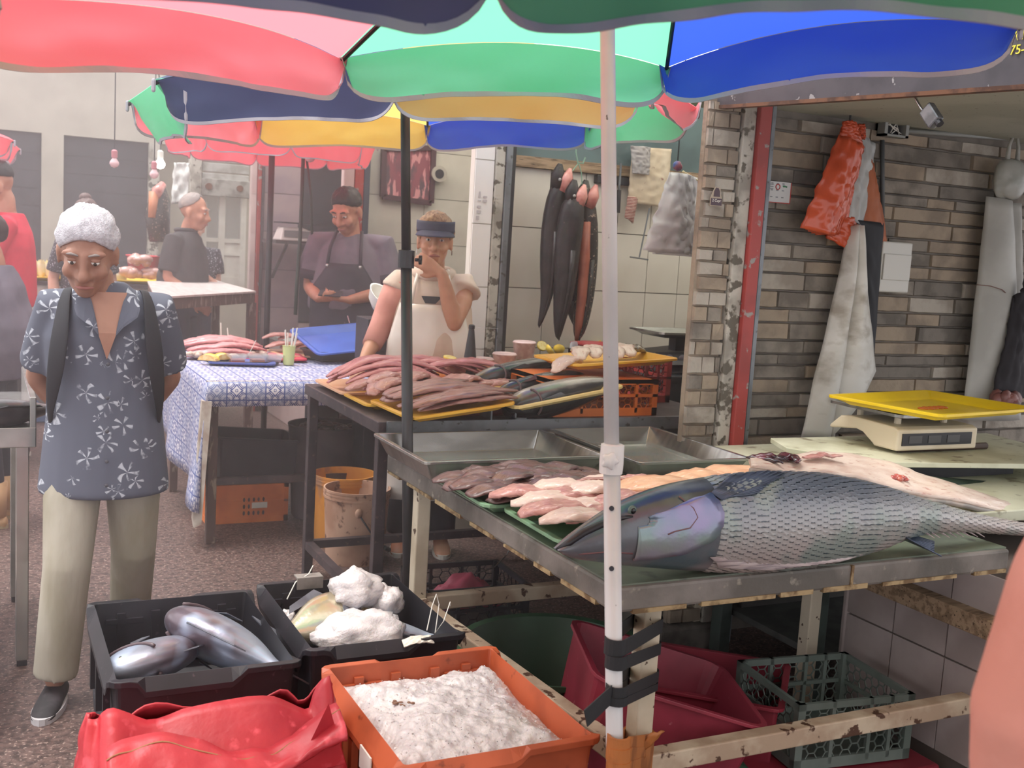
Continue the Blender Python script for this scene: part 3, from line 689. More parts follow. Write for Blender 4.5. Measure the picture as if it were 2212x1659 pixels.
part('closed_top', MB().box2((-.25, -.18, .13), (.25, .18, .145)), m_oc2, oc)
rc = crate_open('lattice_crate', 'red honeycomb crate behind the orange one on the steel table', (2.58, 4.15, MZ), .34, .34, .20, mat('red_crate', '#b23a38', .5, c2='#983030', ns=6), open_sides=('f', 'r'))
one('maroon_box', 'maroon plastic box below the pale yellow tray on the steel table', 'box', pan(.36, .5, .06, .006, .01, .01, .02).xf(Matrix.Translation((1.75, 3.93, MZ+.0))), mat('maroon_plastic', '#6d2c34', .5, c2='#5d252d', ns=6))
for i in range(2):
    xx = 1.70+i*.10
    B = MB(); B.box2((xx, 3.60, MZ+.004), (xx+.006, 3.72, MZ+.058)); B.box2((xx, 3.60, MZ+.058), (xx+.085, 3.72, MZ+.064)) if i == 0 else B.box2((xx, 3.60, MZ+.004), (xx+.05, 3.72, MZ+.01))
    one('aluminium_profile', ('wider grey aluminium profile propping the pale yellow tray', 'narrow grey aluminium profile beside the wider prop')[i], 'profile', B, m_gpost)
# fish boxes in the foreground
def corner_profile(dip_side, dip_near, near_span=(-.72, .35)):
    def f(x, y):
        sm = lambda e0, e1, v: max(0, min(1, (v-e0)/(e1-e0)))
        z = 0
        if abs(x) > .93: z -= dip_side*sm(.92, .78, abs(y))
        if y < -.93: z -= dip_near*sm(near_span[0], near_span[0]+.06, x)*sm(near_span[1], near_span[1]-.06, x)
        if y > .93: z -= .012*(1 if (-.35 < x < .25) else 0)
        return z
    return f
def fishbox(name, label, c, w, d, h, mt, rz=0, near=.03, prof=None, ribs=True):
    th = thing(name, label, 'crate', c, rz)
    part('shell', pan(w, d, h, .006, .018, .016, .03, top=prof or corner_profile(.045, near), m=22, rimdrop=.012), mt, th, bevel=.002)
    for z in (h*.45, h*.62):
        part('band', MB().loft([[(x, y, z-.006) for x, y in rrect(w-.018, d-.018, .03)], [(x, y, z+.006) for x, y in rrect(w-.010, d-.010, .03)]]), mt, th) if False else None
    if ribs:
        for x in (-.3, -.1, .12, .3): part('rib', MB().box2((x*w-.012, d/2-.034, h*.35), (x*w+.012, d/2-.022, h-.03)), mt, th)
        for x in (-.28, .28): part('grip_slot', MB().box2((x*w-.05, d/2-.036, h-.06), (x*w+.05, d/2-.026, h-.046)), mt, th)
        for s in (-1, 1):
            for y in (-.25, .05, .3): part('rib', MB().box2((s*(w/2-.012)-.008, y*d-.012, .02), (s*(w/2-.012)+.008, y*d+.012, h*.7)), mt, th)
    return th
m_fbox = mat('black_fish_box', '#18171d', .5, c2='#221e25', ns=6, c3='#4b3d45', ns3=40, lo3=.68, hi3=.74)
fb_low = fishbox('fish_box', 'lower empty black fish box under the one holding silver fish', (.50, 2.82, 0), .44, .57, .225, m_fbox, ribs=False)
fb1 = fishbox('fish_box', 'black plastic fish box holding three silver fish', (.492, 2.82, .228), .46, .59, .22, m_fbox)
fb2_low = fishbox('fish_box', 'lower empty black fish box under the one with ice lumps', (.965, 2.86, 0), .43, .56, .225, m_fbox, ribs=False)
fb2 = fishbox('fish_box', 'black plastic fish box with ice lumps and fish, beside the table leg', (.962, 2.86, .228), .45, .575, .225, m_fbox, near=.03)
ob = fishbox('ice_crate', 'orange plastic crate heaped with crushed ice', (.985, 2.20, .20), .48, .57, .25, m_orange, rz=0, prof=corner_profile(.05, .025, (-.8, .2)))
ob_low = fishbox('ice_crate', 'second orange crate standing under the ice crate', (.985, 2.21, 0), .46, .55, .19, m_orange, ribs=False)
one('crate_label', 'small white paper label on the side of the ice crate', 'label', MB().box2((.738, 2.06, .36), (.7415, 2.13, .41)), m_white)
# ------------------------------------------------------------------ fish and food
def flesh(name, c, c2, c3=None, **k): return mat(name, c, .35, c2=c2, ns=9, lo=.4, hi=.65, c3=c3, ns3=20, lo3=.6, hi3=.7, stretch=(1, 5, 5), coat=.25, bump=.22, bs=45, **k)
m_pink = flesh('pink_flesh', '#c28f86', '#a26c66', '#d8b0a6')
m_rose = flesh('rose_flesh', '#cf8b8c', '#b16a70', '#e0b0b0')
m_brown = flesh('brown_striped_flesh', '#a3756c', '#7b5450', '#4c3f42')
m_dark = flesh('dark_purple_flesh', '#634642', '#402d2d', '#93827f')
m_pale = flesh('pale_flesh', '#dcc4b6', '#cdaea2', '#ece0d6')
m_whitefl = flesh('white_flesh', '#dcc9ba', '#cdb3a4', '#b98d80')
m_cream_fl = flesh('orange_flesh', '#dcae8a', '#cf9878', '#ecd3bd')
def fillet_mb(seed, L=.3, W=.07, T=.022, arch=0.0, bend=0.0, taper=.45, n=22, m=14):
    rg = []; r = random.Random(seed)
    for i in range(n+1):
        s = i/n; x = (s-.5)*L
        wd = W/2*(max(.02, math.sin(pi*min(1, max(0, .04+.93*s)))**.5)*(1-taper*s**1.6))*(1+.25*N3((s*5+seed, 1, 0)))
        th = T/2*(max(.05, math.sin(pi*(.05+.9*s))**.5)*(1-.5*taper*s))
        y0 = bend*(s-.5)**2*L*4 + .010*N3((s*3+seed*3, 5, 1)); z0 = arch*math.sin(pi*s) + .006*N3((s*5+seed*2, 9, 1))
        ring = []
        for k in range(m):
            a = 2*pi*k/m; cx, cz = math.cos(a), math.sin(a)
            zz = th*cz*(1 if cz > 0 else .6) - (.25*th*math.exp(-(cx*3)**2) if cz > .3 else 0)
            ring.append((x, y0+wd*cx*(1+.16*N3((s*8+seed, a*2, 3))), z0+zz+th*.6+.30*th*N3((s*9+seed, a*2.5, 2))+.22*th*N3((s*24+seed, a*5, 7))))
        rg.append(ring)
    return MB().loft(rg)
FIL = {}
def fillet(kind, name, label, cat, group, mt, loc, rz, tilt=(0, 0), **k):
    key = (kind, k.pop('seed', 0) % 6)
    if key not in FIL:
        me = fillet_mb(key[1]+hash(kind) % 17 if False else key[1]+len(kind)*3, **k).mesh(name); me.polygons.foreach_set('use_smooth', [True]*len(me.polygons)); me.materials.append(mt); FIL[key] = me
    o = bpy.data.objects.new(name, FIL[key]); COL.objects.link(o); o.location = loc; o.rotation_euler = (tilt[0], tilt[1], rz)
    return tag(o, label, cat, group)
R4 = random.Random(11)
# long rose fillets draped over each other at the far corner of the steel table
for i in range(11):
    q = i/10
    fillet('long', 'fish_fillet', 'long rose pink fillet draped in the heap beside the black pole', 'fish fillet', 'rose fillets at the far corner', m_rose,
           (1.53+.05*R4.uniform(-1, 1)+.06*q, 4.50-.36*q, MZ+.02+.055*math.sin(pi*q)+.012*R4.random()), .12+R4.uniform(-.15, .15)+pi, seed=i, L=.44, W=.115, T=.036, arch=.05, bend=.06)
for i in range(5):
    fillet('long', 'fish_fillet', 'long rose pink fillet draped in the heap beside the black pole', 'fish fillet', 'rose fillets at the far corner', m_rose,
           (1.62+.07*i, 4.36+.03*R4.uniform(-1, 1)-.02*i, MZ+.075+.01*R4.random()), R4.uniform(-.3, .1)+pi, seed=i+2, L=.44, W=.115, T=.036, arch=.05, bend=.06)
for i in range(16):
    a, b = i % 8, i//8
    fillet('mid', 'fish_piece', 'pale pink fillet piece heaped on the middle yellow tray', 'fish fillet', 'fillet pieces on the middle tray', m_pink,
           (1.38+.075*a+R4.uniform(-.02, .02), 4.08-.13*b+R4.uniform(-.02, .02), MZ+.045+.03*R4.random()+.015*(a/8)), R4.uniform(-.5, .5)+.5, seed=i, L=.22, W=.10, T=.035, arch=.02, taper=.3)
for i in range(12):
    b = i % 6
    fillet('brown', 'striped_fillet', 'brown striped dark skinned fillet on the front yellow tray', 'fish fillet', 'striped fillets on the front tray', m_brown,
           (1.55+R4.uniform(-.05, .05)+(.02 if i > 5 else 0), 3.52+.062*b, MZ+.066+.02*(i//6)+.008*R4.random()), R4.uniform(-.15, .2)+.05, tilt=(0, -.12), seed=i, L=.38, W=.105, T=.03, arch=.012, taper=.35)
# dark fillets and plump pink fillets on the green trays
for i in range(26):
    a, b = i % 7, i//7
    fillet('dark', 'dark_fillet', 'dark purple skinned fillet on the green tray beside the steel pan', 'fish fillet', 'dark fillets on the green tray', m_dark,
           (1.31+.062*a+R4.uniform(-.015, .015), 2.72+.075*b+R4.uniform(-.02, .02), TZ+.028+.022*R4.random()+.02*math.sin(pi*a/7)), R4.uniform(-.7, .5), seed=i, L=.19, W=.12, T=.028, arch=.014, taper=.3)
for i in range(20):
    a, b = i % 5, i//5
    fillet('plump', 'plump_fillet', 'plump pale pink fillet on the green tray at the big fish snout', 'fish fillet', 'plump fillets on the green tray', m_pink if i % 4 else m_pale,
           (1.36+.085*a+R4.uniform(-.02, .02), 2.305+.095*b+R4.uniform(-.015, .015), TZ+.03+.03*R4.random()+.02*math.sin(pi*(a+1)/6)), R4.uniform(-.3, .3)-.25, seed=i, L=.23, W=.115, T=.045, arch=.015, taper=.35)
fillet('stripk', 'skin_strip', 'thin dark strip of skin on top of the plump pink fillets', 'fish skin', None, m_brown, (1.60, 2.55, TZ+.10), -.45, seed=1, L=.28, W=.022, T=.012, arch=.015)
for i, (px, py, yy) in enumerate(((1440, 1035, 2.46), (1530, 1022, 2.50), (1600, 1012, 2.52), (1375, 1048, 2.5))):
    p = PY(px, py, yy); p.z -= .01
    fillet('cream', 'orange_fillet', 'yellowish orange fillet heaped behind the back of the big fish', 'fish fillet', 'orange fillets behind the big fish', m_cream_fl, (p.x, p.y, max(TZ+.005, p.z-.02)), R4.uniform(-.2, .2), seed=i, L=.30, W=.17, T=.035, arch=.012)
    fillet('cream', 'orange_fillet', 'yellowish orange fillet heaped behind the back of the big fish', 'fish fillet', 'orange fillets behind the big fish', m_cream_fl, (p.x+.03, p.y+.05, TZ+.01), R4.uniform(-.4, .4), seed=i+3, L=.30, W=.17, T=.035, arch=.012)

# ---- the big fish
def fish_mat(name, top, mid, low, z0, z1, noise_c=None, rough=.3, metal=.25, spots=None):
    m = bpy.data.materials.new(name); m.use_nodes = True; N = m.node_tree.nodes; L = m.node_tree.links; b = N['Principled BSDF']
    tc = N.new('ShaderNodeTexCoord'); sp = N.new('ShaderNodeSeparateXYZ'); L.new(tc.outputs['Object'], sp.inputs[0])
    nz = N.new('ShaderNodeTexNoise'); nz.inputs['Scale'].default_value = 9; nz.inputs['Detail'].default_value = 4; L.new(tc.outputs['Object'], nz.inputs['Vector'])
    mr = N.new('ShaderNodeMapRange'); mr.inputs[1].default_value = z0; mr.inputs[2].default_value = z1; L.new(sp.outputs['Z'], mr.inputs[0])
    ad = N.new('ShaderNodeMath'); ad.operation = 'MULTIPLY_ADD'; ad.inputs[1].default_value = .35; L.new(nz.outputs['Fac'], ad.inputs[0])
    sb = N.new('ShaderNodeMath'); sb.operation = 'SUBTRACT'; sb.inputs[1].default_value = .175; L.new(mr.outputs[0], sb.inputs[0]); L.new(sb.outputs[0], ad.inputs[2])
    cr = N.new('ShaderNodeValToRGB'); e = cr.color_ramp.elements; e[0].position = .05; e[0].color = srgb(low); e[1].position = .95; e[1].color = srgb(top)
    k = e.new(.45); k.color = srgb(mid); L.new(ad.outputs[0], cr.inputs[0]); col = cr.outputs[0]
    if noise_c:
        n2 = N.new('ShaderNodeTexNoise'); n2.inputs['Scale'].default_value = 7; L.new(tc.outputs['Object'], n2.inputs['Vector'])
        m2 = N.new('ShaderNodeMapRange'); m2.inputs[1].default_value = .48; m2.inputs[2].default_value = .62; L.new(n2.outputs['Fac'], m2.inputs[0])
        mx = N.new('ShaderNodeMix'); mx.data_type = 'RGBA'; L.new(m2.outputs[0], mx.inputs['Factor']); L.new(col, mx.inputs['A']); mx.inputs['B'].default_value = srgb(noise_c); col = mx.outputs['Result']
    if spots:
        vo = N.new('ShaderNodeTexVoronoi'); vo.inputs['Scale'].default_value = spots[1]; L.new(tc.outputs['Object'], vo.inputs['Vector'])
        lt_ = N.new('ShaderNodeMath'); lt_.operation = 'LESS_THAN'; lt_.inputs[1].default_value = spots[2]; L.new(vo.outputs['Distance'], lt_.inputs[0])
        mx = N.new('ShaderNodeMix'); mx.data_type = 'RGBA'; L.new(lt_.outputs[0], mx.inputs['Factor']); L.new(col, mx.inputs['A']); mx.inputs['B'].default_value = srgb(spots[0]); col = mx.outputs['Result']
    L.new(col, b.inputs['Base Color']); b.inputs['Roughness'].default_value = rough; b.inputs['Metallic'].default_value = metal
    b.inputs['Coat Weight'].default_value = .3; b.inputs['Coat Roughness'].default_value = .2
    bp = N.new('ShaderNodeBump'); bp.inputs['Strength'].default_value = .15; bp.inputs['Distance'].default_value = .005; n3 = N.new('ShaderNodeTexNoise'); n3.inputs['Scale'].default_value = 60
    L.new(tc.outputs['Object'], n3.inputs['Vector']); L.new(n3.outputs['Fac'], bp.inputs['Height']); L.new(bp.outputs[0], b.inputs['Normal']); return m
ST = [(1203, 1183, 1193), (1222, 1163, 1205), (1250, 1141, 1213), (1300, 1106, 1219), (1345, 1080, 1225), (1420, 1051, 1231), (1500, 1033, 1236), (1600, 1021, 1239), (1700, 1018, 1235), (1800, 1026, 1218),
      (1900, 1047, 1190), (1960, 1066, 1168), (2020, 1084, 1158), (2100, 1106, 1156), (2180, 1124, 1162), (2260, 1138, 1168), (2340, 1146, 1172)]
YB = 2.06
stn = []
for px, t, b in ST:
    T, Bm = PY(px, t, YB+.01), PY(px, b, YB-.02); h = (T.z-Bm.z)/2
    stn.append((T.x*.5+Bm.x*.5, YB + .03*max(0, (px-1900)/300), (T.z+Bm.z)/2, h, min(.105, .62*h+.012)))
dz = TZ+.002 - min(c[2]-c[3] for c in stn)
def crom(a, b, c, d, t): return .5*((2*b)+(-a+c)*t+(2*a-5*b+4*c-d)*t*t+(-a+3*b-3*c+d)*t**3)
def fst(s):
    n = len(stn)-1; f = min(s*n, n-1e-6); i = int(f); t = f-i
    g = [stn[max(0, min(n, j))] for j in (i-1, i, i+1, i+2)]
    return [crom(g[0][k], g[1][k], g[2][k], g[3][k], t) for k in range(5)]
def s_of_px(px):
    for i in range(len(ST)-1):
        if ST[i][0] <= px <= ST[i+1][0]: return (i+(px-ST[i][0])/(ST[i+1][0]-ST[i][0]))/(len(ST)-1)
    return 1.0 if px > ST[-1][0] else 0.0
def fsurf(s, a, off=0.0):
    """a = 0 towards the camera (-Y), pi/2 up, -pi/2 belly"""
    x, y, z, h, b = fst(s); ca, sa = math.cos(a), math.sin(a)
    e = 1.0
    p = Vector((x, y-(b+off)*math.copysign(abs(ca)**e, ca), z+(h+off)*math.copysign(abs(sa)**e, sa))); return p
def ang(s, py, px):
    """angle on the flank that shows at picture height py"""
    best = (1e9, 0)
    for i in range(61):
        a = -pi/2+pi*i/60; p = np.array(fsurf(s, a))-CAM; zz = p@FW; y = CY-F*(p@UU)/zz; best = min(best, (abs(y-py), a))
    return best[1]
o0 = Vector((fst(.5)[0], YB, TZ))
m_bigfish = fish_mat('big_fish_skin', '#343c48', '#5d6066', '#8f8284', .0, .22, noise_c='#55646a')
bf = thing('big_fish', 'huge silver grey fish with large scales lying along the table edge', 'fish', o0)
rg = [[fsurf(i/70, 2*pi*k/40) for k in range(40)] for i in range(71)]
part('body', MB().loft(rg), m_bigfish, bf, smooth=True, world=True)
# scales: overlapping plates, dark gaps between them
S = MB(); rr = random.Random(8); row = 0
s0, s1 = s_of_px(1516), s_of_px(2230)
nL = 62
for i in range(nL):
    s = s0+(s1-s0)*i/(nL-1); x, y, z, h, b = fst(s); ds = (s1-s0)/(nL-1)
    aa = [-1.25+2.95*j/160 for j in range(161)]; pp = [fsurf(s, a) for a in aa]; acc = [0]
    for j in range(160): acc.append(acc[-1]+(pp[j+1]-pp[j]).length)
    nA = max(8, int(acc[-1]/.0130)); step = acc[-1]/nA; jj = 0
    for j in range(nA):
        dst = step*(j+(.5 if i % 2 else 0))
        while jj < 159 and acc[jj+1] < dst: jj += 1
        a = aa[jj]; p = pp[jj]; t = (fsurf(min(1, s+ds), a)-p); L_ = max(.007, t.length); t.normalize()
        w = (fsurf(s, a+.05)-fsurf(s, a-.05)).normalized(); n = t.cross(w)
        if n.dot(p-Vector((x, y, z))) < 0: n = -n
        hw = step*.47; l2 = L_*1.25; up = .0024+.0012*rr.random()
        S.add([p-w*hw*.8+n*.0002, p+w*hw*.8+n*.0002, p+t*l2*.5+w*hw+n*up*.8, p+t*l2*.85+w*hw*.6+n*up, p+t*l2+n*up, p+t*l2*.85-w*hw*.6+n*up, p+t*l2*.5-w*hw+n*up*.8], [(0, 1, 2, 3, 4, 5, 6)])
m_scale = fish_mat('fish_scale', '#626b78', '#a09e9c', '#b5a6a0', .0, .22, noise_c='#8a948e', rough=.34, metal=.25)
part('scales', S, m_scale, bf, world=True, kind='stuff')
# gill cover plate with its raised rim, cheek plate, mouth, eye and fins
gpx = [(1500, 1066), (1514, 1085), (1520, 1110), (1517, 1135), (1505, 1160), (1478, 1180), (1440, 1194), (1395, 1202), (1350, 1206)]
edge = []
for px, py in gpx:
    s = s_of_px(px); edge.append(fsurf(s, ang(s, py, px), .0035))
m_gill = fish_mat('gill_iridescent', '#55688f', '#7c8f8c', '#8f8288', .04, .20, noise_c='#8a7fa2', rough=.25, metal=.35)
inn = []
for px, py in gpx:
    qx, qy = 1350+(px-1350)*.25, 1120+(py-1120)*.3
    s = s_of_px(qx); inn.append(fsurf(s, ang(s, qy, qx), .003))
def gl(u, v):
    f = u*(len(gpx)-1); i = min(int(f), len(gpx)-2); t = f-i; qx = lerp(gpx[i][0], gpx[i+1][0], t); qy = lerp(gpx[i][1], gpx[i+1][1], t)
    qx, qy = lerp(1352, qx, .15+.85*v), lerp(1125, qy, .15+.85*v)
    s = s_of_px(qx); return fsurf(s, ang(s, qy, qx), .001+.006*v**2)
gc = part('gill_cover', MB().grid(gl, 24, 8), m_gill, bf, smooth=True, world=True, solid=.002)
part('rim', MB().tube(edge, .0028, 6), mat('gill_red_rim', '#6d4a4c', .4), gc, smooth=True, world=True)
ck = [(1440, 1075), (1462, 1100), (1468, 1120), (1452, 1140), (1420, 1150), (1408, 1152)]
part('cheek_line', MB().tube([fsurf(s_of_px(a), ang(s_of_px(a), b, a), .004) for a, b in ck], .0016, 5), MATS['gill_red_rim'], gc, smooth=True, world=True)
mo = [(1204, 1186), (1225, 1172), (1255, 1150), (1290, 1130), (1325, 1119), (1345, 1116)]
part('mouth', MB().tube([fsurf(s_of_px(a), ang(s_of_px(a), b, a), -.002) for a, b in mo], [.004, .009, .010, .009, .007, .003], 8), mat('mouth_dark', '#1e1b20', .4), bf, smooth=True, world=True)
jl = [(1345, 1196), (1300, 1192), (1250, 1196), (1215, 1200)]
part('jaw_line', MB().tube([fsurf(s_of_px(a), ang(s_of_px(a), b, a), .0005) for a, b in jl], .002, 5), MATS['gill_red_rim'], bf, smooth=True, world=True)
se = s_of_px(1347); pe = fsurf(se, ang(se, 1102, 1347))
ey = part('eye', MB().ell(pe, (.012, .006, .012)), mat('fish_eye_ring', '#56655f', .3), bf, smooth=True, world=True)
part('pupil', MB().ell(pe+Vector((0, -.005, 0)), (.007, .003, .007)), mat('eye_black', '#0d0d10', .1), ey, smooth=True, world=True)
def fin(name, root, tip, mt, th=.0025, wavy=.002, n=14, off=.004):
    """fin rays between a root line and a tip line, both given as lists of points"""
    def f(u, v):
        k = u*(len(root)-1); i = min(int(k), len(root)-2); a = root[i].lerp(root[i+1], k-i); k = u*(len(tip)-1); i = min(int(k), len(tip)-2); b = tip[i].lerp(tip[i+1], k-i)
        return a.lerp(b, v)+Vector((0, -wavy*math.sin(n*2*pi*u)*v, 0))
    return part(name, MB().grid(f, n*3, 4), mt, bf, smooth=True, world=True, solid=th)
fp = lambda px, py, off=.006: fsurf(s_of_px(px), ang(s_of_px(px), py, px), off)
m_fin = mat('pectoral_fin_blue', '#4a5468', .35, metal=.2, c2='#39414f', ns=12, stretch=(1, 1, 8))
fin('pectoral_fin', [fp(1502, 1068), fp(1520, 1082), fp(1535, 1078)], [fp(1560, 1032, .008), fp(1640, 1024, .01), fp(1672, 1030, .01), fp(1620, 1052, .012), fp(1590, 1072, .01)], m_fin)
m_belfin = mat('pelvic_fin_pale', '#b7a8a6', .35, c2='#8f8284', ns=14, stretch=(1, 1, 10))
fin('pelvic_fin', [fp(1500, 1200), fp(1520, 1212), fp(1530, 1220)], [fp(1960, 1172, .006), fp(1800, 1205, .008), fp(1720, 1217, .008), fp(1640, 1228, .004)], m_belfin)
q = [fp(1935, 1160, 0), fp(1955, 1166, 0), fp(1985, 1160, 0)]
fin('anal_fin', q, [q[0]+Vector((.085, -.05, -.045)), q[1]+Vector((.075, -.04, -.03)), q[2]+Vector((.05, -.02, -.012))], m_fin, th=.003)
for i in range(9):
    px = 1995+i*16; p = fp(px, 1150, 0); part('finlet', MB().tube([p, p+Vector((.018, -.016, -.012))], [.003, .0008], 5), m_belfin, bf, world=True)
te = fst(1.0)
tl = lambda zz: Vector((te[0], te[1], te[2]+zz))
fin('tail_fin', [tl(te[3]*.9), tl(0), tl(-te[3]*.9)], [tl(.05)+Vector((.26, .02, .09)), tl(0)+Vector((.12, .01, 0)), tl(-.03)+Vector((.24, .02, -.02))], m_fin, th=.004)
# opened carcass lying over the back of the big fish
tp = [(1618, 1000), (1700, 990), (1760, 979), (1840, 986), (1920, 1003), (2000, 1030), (2080, 1056), (2150, 1080), (2240, 1104)]
bt = [(1622, 1012), (1700, 1024), (1780, 1024), (1850, 1036), (1920, 1056), (1985, 1074), (2060, 1082), (2140, 1102), (2240, 1124)]
T_ = [PY(a, b, 2.34) for a, b in tp]; B_ = [PY(a, b, 2.215) for a, b in bt]
def car(u, v):
    k = u*(len(T_)-1); i = min(int(k), len(T_)-2); p = B_[i].lerp(B_[i+1], k-i).lerp(T_[i].lerp(T_[i+1], k-i), v)
    return p + Vector((0, 0, .010*math.sin(pi*v)+.006*N3((u*9, v*3, 0))+.003*N3((u*40, v*12, 0))))
cr = thing('opened_carcass', 'opened pale fish carcass laid over the back of the big fish', 'fish carcass', o0+Vector((.4, .15, .1)))
part('flesh', MB().grid(car, 46, 10), m_whitefl, cr, smooth=True, world=True, solid=.016)
part('skin_rim', MB().tube([car(i/30, 0)-Vector((0, 0, .006)) for i in range(31)], .009, 6), mat('carcass_skin', '#a79a90', .4, c2='#8c8680', ns=12), cr, smooth=True, world=True)
def lumps(B, c, r, n, size, sd, flat=.6):
    q = random.Random(sd)
    for i in range(n):
        a, d = q.uniform(0, 2*pi), r*math.sqrt(q.random()); B.ell((c[0]+d*math.cos(a), c[1]+d*.6*math.sin(a), c[2]+q.uniform(0, size*.8)), (size*q.uniform(.7, 1.3), size*q.uniform(.6, 1.1), size*flat*q.uniform(.7, 1.2)), 8, 5)
    return B
p = car(.53, .35); part('roe', lumps(MB(), p, .03, 14, .011, 3), mat('red_roe', '#a64a45', .3, c2='#c26a58', ns=40, coat=.5), cr, smooth=True, world=True)
p = car(.07, .5); gb = MB()
for i in range(5): gb_ = fillet_mb(i+3, .10, .035, .022, n=14, m=8).xf(Matrix.Translation(p+Vector((.025*i-.03, .01*(i % 2)-.01, .004+.004*(i % 2)))) @ Matrix.Rotation(.5*(i-2), 4, 'Z')); gb.add(gb_.v, gb_.f)
part('gut', gb, mat('dark_gut', '#35222a', .25, c2='#6d3540', ns=25, coat=.6), cr, smooth=True, world=True)
p = car(.25, .45); part('flap', fillet_mb(4, .14, .035, .016).xf(Matrix.Translation(p+Vector((0, -.01, .012)))), m_pink, cr, smooth=True, world=True)
B = MB(); a, b = PY(1960, 1040, 2.55), PY(2400, 1110, 2.55)
B.tube([a, lerp(a, b, .1), lerp(a, b, .4), lerp(a, b, .75), b], [.006, .03, .048, .045, .03], 14)
one('green_fish', 'dark green fish lying behind the opened carcass', 'fish', B, mat('dark_green_skin', '#35463d', .3, c2='#1f2b27', ns=8, c3='#7f9488', ns3=40, lo3=.66, hi3=.72, coat=.4), smooth=True)
# ---- whole fish used in several places
def whole_fish(name, label, loc, rz, L, H, Wd, mt, tilt=(0, 0), prof=None, tail=True, group=None, tailmat=None, bend=0.0, eye=True):
    th = thing(name, label, 'fish', loc, rz, group); th.rotation_euler = (tilt[0], tilt[1], rz)
    prof = prof or [(0, .10), (.04, .34), (.12, .62), (.25, .9), (.4, 1), (.55, .92), (.7, .68), (.82, .4), (.92, .2), (1, .14)]
    rg = []
    for s, k in prof:
        x = (s-.5)*L; h, w = H/2*k, Wd/2*max(k**.8, .12); yy = bend*(s-.5)**2*4*L
        rg.append([(x, yy+w*math.cos(2*pi*j/18), h*math.sin(2*pi*j/18)) for j in range(18)])
    part('body', MB().loft(rg), mt, th, smooth=True, sub=1)
    if tail:
        x = L/2-.005; B = MB(); k = H*.42; yy = bend*L
        B.add([(x, yy, H*.07), (x, yy, -H*.07), (x+L*.15, yy, -k), (x+L*.08, yy, 0), (x+L*.15, yy, k)], [(0, 1, 3), (1, 2, 3), (0, 3, 4)])
        part('tail_fin', B, tailmat or mt, th, solid=.004)
        B = MB().add([(-.12*L, 0, H*.48), (.3*L, 0, H*.3), (.26*L, 0, H*.42), (-.05*L, 0, H*.6)], [(0, 1, 2, 3)]); part('dorsal_fin', B, tailmat or mt, th, solid=.003)
    for s in (-1, 1): part('pectoral_fin', MB().add([(-.24*L, s*Wd*.46, 0), (-.2*L, s*Wd*.52, -.08*H), (-.05*L, s*Wd*.56, -.12*H), (-.1*L, s*Wd*.55, .06*H)], [(0, 1, 2, 3)]), tailmat or mt, th, solid=.002)
    for s in (-1, 1): B = MB(); B.tube([(-.26*L-.05*L*(1-math.cos(a)), s*Wd*.47*math.sqrt(max(.05, 1-(.80*math.sin(a))**2)), .38*H*math.sin(a)) for a in [-1.2+2.4*i/8 for i in range(9)]], .0045, 6); part('gill_edge', B, mat('gill_edge_dark', '#5a4a4e', .4), th, smooth=True)
    if eye:
        for s in (-1, 1):
            e = part('eye', MB().ell((-.41*L, s*Wd*.25, .06*H), (.011, .004, .011)), mat('fish_eye_pale', '#b7b49f', .2), th, smooth=True)
            part('pupil', MB().ell((-.41*L, s*(Wd*.25+.003), .06*H), (.006, .003, .006)), MATS['eye_black'], e, smooth=True)
    return th
m_dkfish = fish_mat('black_skin_pale_belly', '#d3cabd', '#3a3d40', '#1b1d20', -.05, .095, rough=.22, metal=.15)
m_silver = fish_mat('silver_skin', '#6a5d66', '#b3bccb', '#d3d5d9', -.11, .11, noise_c='#a8b4ca', rough=.33, metal=.35)
m_stail = mat('grey_tail', '#6c6d76', .4, metal=.2, c2='#54555d', ns=12)
flat = (pi/2, 0)
deep = [(0, .12), (.05, .45), (.14, .78), (.28, .98), (.42, 1), (.58, .88), (.72, .6), (.84, .3), (.93, .15), (1, .14)]
lng = [(0, .3), (.08, .7), (.2, .95), (.4, 1), (.6, .95), (.8, .75), (.93, .45), (1, .2)]
whole_fish('dark_fish', 'shiny black skinned fish at the front of the pale yellow tray', PY(1210, 850, 3.66)+Vector((0, 0, -.012)), .06, .50, .14, .19, m_dkfish, tilt=(-.35, -.20), prof=lng, tail=False)
whole_fish('dark_fish', 'split fish with pale side up, second on the pale yellow tray', PY(1165, 838, 3.84)+Vector((0, 0, -.012)), .10, .46, .12, .18, m_dkfish, tilt=(-.9, -.20), prof=lng, tail=False)
whole_fish('dark_fish', 'long black fish with white upper side behind the pale yellow tray', PY(1135, 800, 4.10)+Vector((0, 0, -.015)), .16, .58, .12, .19, m_dkfish, tilt=(-.6, -.15), prof=lng, tail=False)
for i in range(4):
    fillet('steak', 'fish_steak', 'white fish steak on the raised yellow tray', 'fish fillet', 'white steaks on the raised tray', m_whitefl, (2.20+.075*i, 3.84+.03*(i % 2), 1.062+.004*i), 1.2+R4.uniform(-.2, .2), seed=i, L=.20, W=.085, T=.04, arch=.02, taper=.25)
fillet('steak', 'fish_steak', 'white fish tail strip hanging over the left rim of the raised tray', 'fish fillet', None, m_pale, (2.10, 3.76, 1.03), .5, tilt=(0, -.15), seed=4, L=.20, W=.085, T=.04, arch=.02, taper=.25)
fillet('dscrap', 'fish_scrap', 'dark wet fish scrap at the right end of the raised tray', 'fish fillet', None, mat('wet_scrap', '#57534b', .2, c2='#8d8574', ns=30, coat=.5), (2.50, 3.93, 1.07), .3, seed=2, L=.17, W=.1, T=.05, arch=.01, taper=.3)
